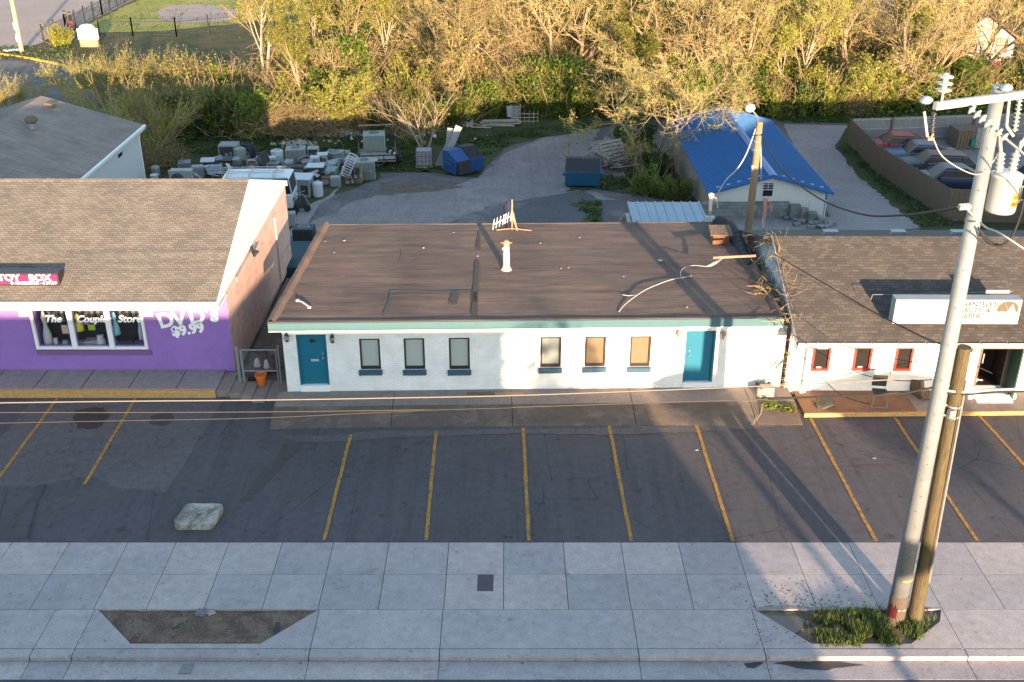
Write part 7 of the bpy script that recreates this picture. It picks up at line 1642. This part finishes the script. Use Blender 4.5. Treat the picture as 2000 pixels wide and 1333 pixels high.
# ------------------------------------------------------------ vegetation
def branch(mb, p, d, ln, r0, r1, segs, wob, rng, n, m=0, lift=0.0, droop=0.0):
    path = [Vector(p)]; q = Vector(p); d = Vector(d).normalized()
    for i in range(segs):
        d = (d+Vector((rng.gauss(0,wob), rng.gauss(0,wob), rng.gauss(0,wob)+lift-droop*(i/segs)))).normalized(); q = q+d*(ln/segs); path.append(q.copy())
    mb.tube(path, [r0+(r1-r0)*i/segs for i in range(segs+1)], n, m, cap=False); return path, d
def grow(trunk, crown, rng, p, d, ln, r, lvl, P, tips):
    segs = 5 if lvl < 2 else 4; mbx = trunk if lvl < P.get('trunk_levels', 2) else crown
    path, dd = branch(mbx, p, d, ln, r, r*.45, segs, P['wob'], rng, [9,6,4,3,3,3][lvl], 0, P.get('lift',.05), P.get('droop',0)*lvl)
    if lvl >= P['levels']-1: tips.extend(path[1:])
    if lvl >= P['levels']: return
    k = P['kids'][lvl]
    for i in range(k):
        t = P.get('t0',.3)+(1-P.get('t0',.3))*(i+rng.random()*.8)/k; t = min(.98, t); f = t*segs; j = min(segs-1, int(f)); b = path[j].lerp(path[j+1], f-j)
        ax = (path[j+1]-path[j]).normalized(); side = ax.orthogonal().normalized(); side = Matrix.Rotation(rng.random()*2*pi, 3, ax) @ side
        a = P['ang'][lvl]*rng.uniform(.7,1.25); nd = (ax*cos(a)+side*sin(a)).normalized()
        grow(trunk, crown, rng, b, nd, ln*P['len'][lvl]*rng.uniform(.6,1.15), max(P.get('rmin',.012), r*(1-.5*t)*.55), lvl+1, P, tips)
def make_tree(name, label, cat, seed, H_, P, mats, leaves=0, ls=.10, stems=1, spread=.25):
    rng = random.Random(seed); tr, cr = MB(), MB(); tips = []
    for s in range(stems):
        a = 2*pi*s/stems+rng.random(); b = Vector((cos(a),sin(a),0))*(.12 if stems > 1 else 0)
        d_ = Vector((cos(a)*spread*(1 if stems > 1 else .3), sin(a)*spread*(1 if stems > 1 else .3), 1))
        grow(tr, cr, rng, b, d_, H_*P.get('trunk',.6)*rng.uniform(.8,1.05), P['r'], 0, P, tips)
    for i in range(leaves):
        q = tips[rng.randrange(len(tips))]+Vector((rng.gauss(0,.16), rng.gauss(0,.16), rng.gauss(0,.14))); leaf(cr, q, ls*rng.uniform(.6,1.3), rng, 1)
    T = thing(name, label, cat); tr.build("trunk", mats[0], T, smooth=True); cr.build("crown", [mats[1], mats[2]], T); return T
VAR = {}
PB_ = dict(levels=4, kids=[7,6,6,5], ang=[.65,.7,.75,.8], len=[.62,.55,.5,.5], wob=.13, r=.21, lift=.05, rmin=.013)
PT1 = dict(levels=4, kids=[8,6,5,5], ang=[.5,.6,.7,.8], len=[.6,.55,.5,.5], wob=.10, r=.13, lift=.07, rmin=.012, t0=.35)
PTG = dict(levels=3, kids=[12,8,7], ang=[1.0,.9,.9], len=[.62,.6,.55], wob=.26, r=.12, lift=.02, droop=.16, rmin=.013, t0=.25)
PVS = dict(levels=2, kids=[8,5], ang=[.35,.5], len=[.42,.45], wob=.06, r=.035, lift=.02, rmin=.010, trunk=.85, t0=.25, trunk_levels=1)
PYG = dict(levels=3, kids=[9,7,6], ang=[.8,.8,.9], len=[.5,.5,.5], wob=.12, r=.08, lift=.06, rmin=.011, t0=.3)
for k in range(3):
    VAR['bare%d'%k] = make_tree("bare_tree", "tall tree", "tree", 10+k, 12.5, PB_, (M['bark'],M['twig'],M['leafY']), 2300, .085, [1,3,2][k], .35)
    VAR['yleaf%d'%k] = make_tree("budding_tree", "tall tree", "tree", 20+k, 10.5, PT1, (M['bark_pale'],M['twig'],M['leafY']), 6000, .09, [1,2,1][k], .3)
for k in range(2):
    VAR['tangle%d'%k] = make_tree("vine_covered_tree", "tree", "tree", 30+k, 9, PTG, (M['bark'],M['vine'],M['leafY']), 700, .10, [1,2][k], .25)
    VAR['vase%d'%k] = make_tree("twiggy_shrub", "shrub", "shrub", 40+k, 4.2, PVS, (M['twig'],M['twig'],M['leafY']), 1700, .075, 15, .8)
    VAR['young%d'%k] = make_tree("young_tree", "tree", "tree", 50+k, 6, PYG, (M['bark_pale'],M['twig'],M['leafY']), 4200, .10, [3,2][k], .3)
def make_bush(name, seed, R, n, ls, leafm, twigs=50, drape=0):
    rng = random.Random(seed); tr, cr = MB(), MB()
    for i in range(twigs):
        a = rng.random()*6.28; branch(tr, (rng.gauss(0,R[0]*.25),rng.gauss(0,R[1]*.25),0), (cos(a)*.7,sin(a)*.7,1.1), R[2]*rng.uniform(.9,1.6), .03, .01, 5, .15, rng, 3)
    cl = [(Vector((rng.uniform(-1,1)*R[0]*.75, rng.uniform(-1,1)*R[1]*.75, rng.uniform(.2,.95)*R[2]*(1-.3*rng.random()))), rng.uniform(.25,.5)) for _ in range(26)]
    for c, rr in cl:
        for i in range(n//26):
            v = Vector((rng.gauss(0,1), rng.gauss(0,1), rng.gauss(0,1))).normalized()*(rng.random()**.4)
            q = c+Vector((v.x*rr*R[0]*.7, v.y*rr*R[1]*.7, v.z*rr*R[2]*.75))
            if q.z < .02: q.z = rng.random()*.3
            leaf(cr, q, ls*rng.uniform(.6,1.3), rng, 0)
    T = thing(name, "bush", "bush"); tr.build("stems", M['vine'], T); cr.build("foliage", [leafm], T); return T
VAR['bushY0'] = make_bush("green_bush", 1, (1.9,1.5,2.6), 5200, .10, M['leafY']); VAR['bushG0'] = make_bush("green_bush", 2, (2.0,1.5,2.4), 5600, .10, M['leafG'])
VAR['bushG1'] = make_bush("green_bush", 3, (2.4,1.6,3.2), 6200, .11, M['leafG']); VAR['bushD0'] = make_bush("dark_bush", 4, (2.0,1.6,2.6), 5200, .10, M['leafD'])
def make_bramble(seed, R):
    rng = random.Random(seed); mb = MB(); lf = MB()
    for i in range(420):
        p = Vector((rng.gauss(0,R[0]*.45), rng.gauss(0,R[1]*.45), rng.random()*R[2]*.5)); a = rng.random()*6.28
        branch(mb, p, (cos(a),sin(a),rng.uniform(.2,1.2)), rng.uniform(.8,2.2), .016, .008, 6, .25, rng, 3, 0, 0, .25)
    T = thing("bramble", "bramble", "bramble"); mb.build("canes", M['vine'], T)
    for i in range(500): leaf(lf, Vector((rng.gauss(0,R[0]*.5), rng.gauss(0,R[1]*.5), rng.random()*R[2])), .08, rng, 0)
    lf.build("foliage", [M['leafY']], T); return T
VAR['bramble0'] = make_bramble(1, (2.2,1.6,2.2)); VAR['bramble1'] = make_bramble(2, (2.6,1.6,2.8))
used = set(); prng = random.Random(99)
def plant(kind, label, X, Y, sc=1.0, rz=None, group=None, z=None, name=None):
    src = VAR[kind]; rz = prng.random()*6.28 if rz is None else rz; z = (TZ(Y)-.05) if z is None else z
    if kind not in used:
        used.add(kind); o = src; o.location = (X,Y,z); o.rotation_euler = (0,0,rz); o.scale = (sc,sc,sc); o["label"] = label
        if group: o["group"] = group
    else: o = copy_tree(src, (X,Y,z), rz, sc, label, group)
    return o
def plantpx(kind, label, px, py, sc=1.0, rz=None, group=None):
    p = GT(px, py); return plant(kind, label, p.x, p.y, sc, rz, group)
# single trees one can pick out in the photo
plantpx('young0', "slim pale three stemmed tree above the stone rubble", 676, 258, .95, .4)
plantpx('tangle0', "tall trunk smothered in drooping brown vines left of the lattice screen", 872, 214, 1.25, .0)
plantpx('tangle1', "second vine smothered trunk just right of the tallest brown vine curtain", 930, 196, 1.15, 1.0)
plantpx('yleaf0', "thick pale trunk with yellow green leaves, straight behind the three stemmed tree", 692, 150, 1.15)
plantpx('yleaf1', "forked pale trunk tree at the left of the wood", 520, 160, 1.1)
plantpx('yleaf2', "slender leafy tree between the forked trunk and the thick pale trunk", 610, 150, 1.05)
plantpx('tangle0', "reddish brown vine tangle right of the vine curtains", 1062, 190, 1.1, 2.1)
plantpx('bare1', "great bare tree whose limbs fan out above the middle of the hedge", 1330, 196, 1.2, .6)
plantpx('bare0', "big bare leaning tree with a thick limb stretching left over the wood", 1372, 196, 1.15, 2.2)
plantpx('bare2', "tall twin trunked bare tree right behind the blue roof", 1425, 202, 1.1)
plantpx('yleaf1', "pale slanting thin tree right of the blue roof ridge", 1560, 195, .9, 1.1)
plantpx('bare0', "white barked crooked tree slanting right over the drive end", 1650, 180, 1.0, .2)
plantpx('bare2', "bare leaning tree beside the white house", 1838, 150, 1.0, 1.5)
plantpx('bare1', "spreading bare tree in front of the white house gable", 1900, 160, .9, 2.5)
plantpx('tangle1', "vine clad tree left of the white house", 1750, 150, 1.0)
# front small fan shaped tree and the twiggy one by the blue roof
FT = make_tree("fan_tree", "small fan shaped bare tree behind the caged crate with a few yellow buds", "tree", 71, 3.9, dict(levels=2, kids=[8,5], ang=[.55,.6], len=[.8,.5], wob=.09, r=.07, lift=.03, rmin=.014, t0=.35, trunk=.8), (M['bark_pale'],M['bark'],M['leafY']), 160, .09, 3, .55)
q = GT(826, 300); FT.location = q
TT = make_tree("twiggy_tree", "low spreading twiggy tree standing against the left side of the blue roofed garage", "tree", 72, 5.6, dict(levels=4, kids=[8,7,6,5], ang=[1.0,.7,.8,.8], len=[.70,.58,.5,.5], wob=.15, r=.09, lift=.02, rmin=.011, t0=.62, trunk=.85), (M['bark_pale'],M['twig'],M['leafY']), 4200, .08, 3, .45)
q = GT(1276, 320); TT.location = q; TT.scale = (1.1,1.1,1.0)
plantpx('bushD0', "dark green shrub at the foot of the twiggy tree", 1282, 355, .7); plantpx('bushG0', "green shrub between the tin roof and the garage wall", 1318, 390, .55); plantpx('bushG0', "leafy shrub in the grass right of the broken box", 1262, 378, .6)
plantpx('bushD0', "scrubby dark shrub behind the pallet heap", 1240, 300, .8); plantpx('bramble0', "dead bramble tangled over the right side of the pallet heap", 1245, 325, .8)
# the row of shrubs along the front of the wood
hed = [(300,300,'vase0',1.0),(262,300,'bramble0',1.0),(310,330,'bramble1',.8),(335,275,'vase1',1.0),(225,270,'vase0',1.1),(365,262,'bushD0',1.1),(410,256,'bushG1',1.0),(455,258,'bushD0',1.1),(495,262,'bushG1',.95),(540,262,'bramble1',1.1),(585,262,'bramble0',1.1),
       (630,262,'bramble1',1.0),(720,256,'bramble0',.9),(755,262,'bushD0',.8),(800,262,'bramble1',1.0),(850,250,'bushG0',1.0),(890,246,'bushG0',.9),(940,228,'bushG1',.9),(985,222,'bushY0',1.0),(1030,222,'bushG1',.95),(1075,226,'bushG0',1.1),(1115,226,'bushG1',1.0),(1155,226,'bushG0',1.1),(1200,228,'bushD0',1.1),(1245,228,'bushG0',.9),
       (1290,226,'bushD0',.9),(1340,222,'bushG1',.9),(1500,222,'bushY0',.9),(1540,224,'bushG0',.9),(1580,222,'bushD0',.9),(1620,220,'bushY0',.8),(1660,216,'bramble0',.9),(1700,214,'bushY0',.9),(1745,210,'bushY0',1.0),(1790,208,'bushG0',.9),(1835,200,'bushG1',.9),(1880,192,'bushG1',1.0),(1930,186,'bushG0',1.0),(1985,186,'bushD0',1.0)]
desc = {'vase':'twiggy upright shrub','bramble':'brown bramble mound','bushD':'dark green shrub','bushG':'green leafy shrub','bushY':'yellow green shrub'}
for px, py, k, s in hed:
    place = ("near the grey roofed house" if px < 345 else "in the shaded front row left of the rubble" if px < 660 else "in the front row behind the fan shaped tree" if px < 900 else "along the hedge by the lattice screen" if px < 1260 else "at the edge of the wood beside the blue roof" if px < 1650 else "in the green hedge beyond the board fence")
    plantpx(k, desc[k[:-1]]+" "+place, px, py, s, group=desc[k[:-1]]+"s "+place)
# upper left shrubs in the sun
for px, py, s, lb in [(150,196,.85,"tall twiggy shrub in front of the white sign, the left one"),(205,192,.9,"tall twiggy shrub below the white sign, the middle one"),(255,192,.95,"tall twiggy shrub right of the white sign"),(295,190,.95,"twiggy shrub where the vase shaped shrubs meet the wood"),(20,222,.7,"twiggy shrub behind the ridge of the grey roof"),(-25,228,.75,"twiggy shrub at the left edge above the grey roof"),(60,212,.55,"smaller twiggy shrub above the grey ridge end")]:
    plantpx('vase%d' % (px % 2), lb, px, py, s)
plantpx('bushY0', "rounded yellow green bush at the end of the iron railing", 118, 88, .75); 
for px, py, k, s in [(345,190,'bramble1',1.3),(400,175,'bramble0',1.3),(330,215,'bramble0',1.2),(440,200,'bushY0',1.1),(380,215,'bramble1',1.2),(480,190,'bramble0',1.2)]:
    plantpx(k, "sunlit "+desc[k[:-1]]+" at the left end of the wood", px, py, s, group="sunlit "+desc[k[:-1]]+"s at the left end of the wood")
# the wood behind: rows of trees and bushes that nothing tells apart within each band
def scatter(x0, x1, ya, yb_, n, kinds, smin, smax, lbl, grp, seed):
    rg = random.Random(seed)
    for i in range(n):
        X = x0+(x1-x0)*(i+rg.random())/n; Y = rg.uniform(ya, yb_); k = rg.choice(kinds); s = rg.uniform(smin, smax)
        base = {'bare':'bare tan tree','yleaf':'budding yellow green tree','tangle':'vine hung brown tree','bushY':'yellow green bush','bushG':'green bush','bushD':'dark green bush','bramble':'brown bramble mound','young':'young leafing tree'}[k[:-1]]
        plant(k, base+" "+lbl, X, Y, s, group=base+"s "+grp)
scatter(-17, 30, 81, 85, 24, ['bushY0','bramble0','bramble1','bramble1','bushY0','bushG1'], .9, 1.25, "in the sunlit second row of the wood", "in the second row", 1)
scatter(-18, 34, 86, 92, 22, ['bushY0','bushG1','bramble1','bramble0','bramble0'], 1.2, 1.5, "in the middle of the wood", "in the middle of the wood", 2)
scatter(-20, 40, 94, 104, 24, ['bushY0','bramble1','bramble0','tangle0','bramble1'], 1.2, 1.7, "deep in the wood", "deep in the wood", 3)
scatter(-16, 32, 82, 88, 15, ['young0','young1','yleaf0','yleaf2','tangle0','bare1','bare2'], .75, 1.05, "in the front rows of the wood", "in the front rows of the wood", 4)
scatter(-18, 34, 90, 100, 22, ['bare0','bare1','bare2','yleaf0','bare1','yleaf2','tangle1','bare2'], .85, 1.15, "in the middle rows of the wood", "in the middle rows of the wood", 5)
scatter(-22, 60, 106, 116, 20, ['bare0','bare1','bare2','yleaf1','tangle0'], .9, 1.15, "in the far rows of the wood", "in the far rows of the wood", 6)
scatter(-24, 70, 122, 135, 16, ['bare0','bare2','bushY0','bushG1','bare1'], 1.1, 1.5, "at the back of the wood", "at the back of the wood", 7)
scatter(33, 60, 84, 92, 8, ['bushG0','bushG1','bushY0','bramble0'], .9, 1.2, "below the white house", "below the white house", 8)
for k in VAR:
    if k not in used: plant(k, "leafless tree at the back of the wood", -10, 128, 1)
# undergrowth between them: leaves and twigs nobody could count
rg = random.Random(77); mb = MB()
for i in range(46000):
    X = rg.uniform(-24, 44); Y = 79.5+(rg.random()**1.1)*34
    if X < -17-(0.0)*(Y-80) and Y > 90: continue
    d_ = mnoise.noise(Vector((X*.22,Y*.22,0)))+.5*mnoise.noise(Vector((X*.7,Y*.7,4))); hmax = 1.6+1.8*max(0,d_+.3)
    z = TZ(Y)+rg.random()**1.4*hmax
    leaf(mb, Vector((X,Y,z)), .13*rg.uniform(.6,1.4), rg, 0 if mnoise.noise(Vector((X*.35,Y*.35,9))) > .12 else 1)
for i in range(3600):
    X = rg.uniform(-24, 44); Y = 79.5+rg.random()*34
    if X < -17 and Y > 90: continue
    a = rg.random()*6.28; branch(mb, (X,Y,TZ(Y)+rg.random()*1.5), (cos(a),sin(a),rg.uniform(.2,1.6)), rg.uniform(.8,2.6), .020, .009, 4, .2, rg, 3, 2)
o = mb.build("undergrowth", [M['leafY'], M['leafG'], M['vine']]); tag(o, "leafy undergrowth and fallen twigs filling the wood floor", "undergrowth", kind="stuff")
# grass blades and weeds on the yard verges
def inpx(px, py, poly):
    c = False; j = len(poly)-1
    for i in range(len(poly)):
        if ((poly[i][1] > py) != (poly[j][1] > py)) and (px < (poly[j][0]-poly[i][0])*(py-poly[i][1])/(poly[j][1]-poly[i][1])+poly[i][0]): c = not c
        j = i
    return c
mb = MB(); rg = random.Random(4)
zones = [([(1632,285),(1660,290),(1872,440),(1795,444)],2600),([(1165,370),(1300,390),(1390,400),(1330,330),(1240,335),(1170,350)],2600),([(740,280),(1000,262),(1060,262),(960,300),(900,315),(850,340),(748,335)],3200),([(300,262),(640,268),(740,282),(735,300),(620,300),(420,310),(330,325)],4200),
         ([(900,262),(1180,240),(1170,252),(1060,268),(960,285)],1500),([(1660,205),(2000,190),(2000,228),(1665,232)],2600),([(1500,228),(1660,222),(1655,240),(1530,240)],900),([(1110,398),(1150,420),(1135,440),(1175,436),(1172,395)],260)]
for poly, n in zones:
    x0 = min(p[0] for p in poly); x1 = max(p[0] for p in poly); y0 = min(p[1] for p in poly); y1 = max(p[1] for p in poly); c = 0
    while c < n:
        px, py = rg.uniform(x0,x1), rg.uniform(y0,y1); c += 1
        if not inpx(px, py, poly): continue
        q = GT(px, py)
        if mnoise.noise(Vector((q.x*.5,q.y*.5,2))) < -.15: continue
        for k in range(3): leaf(mb, q+Vector((rg.gauss(0,.12),rg.gauss(0,.12),rg.uniform(.02,.14))), rg.uniform(.05,.12), rg, 0)
o = mb.build("weeds", [M['bladeD']]); tag(o, "short grass and weeds on the yard verges", "grass", kind="stuff")
mb = MB()
for i in range(2200):
    px, py = rg.uniform(160,620), rg.uniform(-5,60); q = GT(px, py)
    if mnoise.noise(Vector((q.x*.3,q.y*.3,2))) < 0: continue
    leaf(mb, q+Vector((0,0,.06)), rg.uniform(.06,.14), rg, 0)
for i in range(700):
    px, py = rg.uniform(0,150), rg.uniform(92,118); q = GT(px, py); leaf(mb, q+Vector((0,0,.1)), rg.uniform(.08,.2), rg, 0)
o = mb.build("lawn_weeds", [M['blade']]); tag(o, "taller tufts standing out of the far lawn", "grass", kind="stuff")

# ------------------------------------------------------------ across the street, unseen: block, wing and trees added to shade the lot
HB = 7.55  # height of the added block, set by where its shade ends on the fronts
OB = thing("shadow_block", "plain two storey brick block added unseen across the street to shade the lot", "building", (-25,-14,0), world=True)
mb = MB(); mb.box(-60,9.0,-22,-7,-.3,HB); mb.build("wall", brick_mat("street brick", (.26,.14,.10), (.2,.11,.08), (.3,.28,.26), .5), OB)
mb = MB(); mb.box(-60.2,9.2,-22.2,-6.8,HB+.002,HB+.15); mb.build("coping", M['curbstone'], OB)
for i in range(14):
    for z in (1.2, 4.6): mb = MB(); mb.box(-56+i*4.6,-54.4+i*4.6,-6.995,-6.9,z,z+1.8); mb.build("window", M['pane_dark'], OB)
mb = MB(); mb.box(9.01,13.4,-22,-7,-.3,5.5); mb.build("shadow_wing", bpy.data.materials["street brick"], OB)  # lower wing added so shade covers the middle of the lot
for X, Yc, rx_, zb, zt, lb in ((14.9,-6,1.25,4.95,5.95,"round clipped tree added unseen beside the brick block to cast an arc of shade"),(21.4,-6,2.3,4.45,6.0,"broad clipped tree added unseen further right to shade the walk and wall"),(30.5,-6,2.6,3.4,7.0,"third clipped tree added unseen at the far right as a shade caster")):
    T = thing("shadow_tree", lb, "tree", (X,Yc,0)); mb = MB(); mb.tube([(0,0,-.3),(0,0,zb+.5)],[.18,.12],10); mb.build("trunk", M['bark'], T)  # unseen added trees, crowns shaped to cast rounded shade on the right
    mb = MB(); rg = random.Random(int(X)); leafcloud(mb, (0,0,(zb+zt)/2), (rx_,1.3,(zt-zb)/2), 5200, .17, rg); mb.build("crown", M['leafG'], T)
T = thing("shadow_tree", "thin leafed tree added unseen at the brick block corner to soften its shadow", "tree", (9.6,-5.4,0)); mb = MB(); mb.tube([(0,0,-.3),(0,0,5)],[.15,.08],8); mb.build("trunk", M['bark'], T)
mb = MB(); rg = random.Random(55); leafcloud(mb, (.4,0,5.6), (1.9,1.2,2.6), 1300, .13, rg); mb.build("crown", M['leafG'], T)  # sparse crown added to blur the block's shadow edge
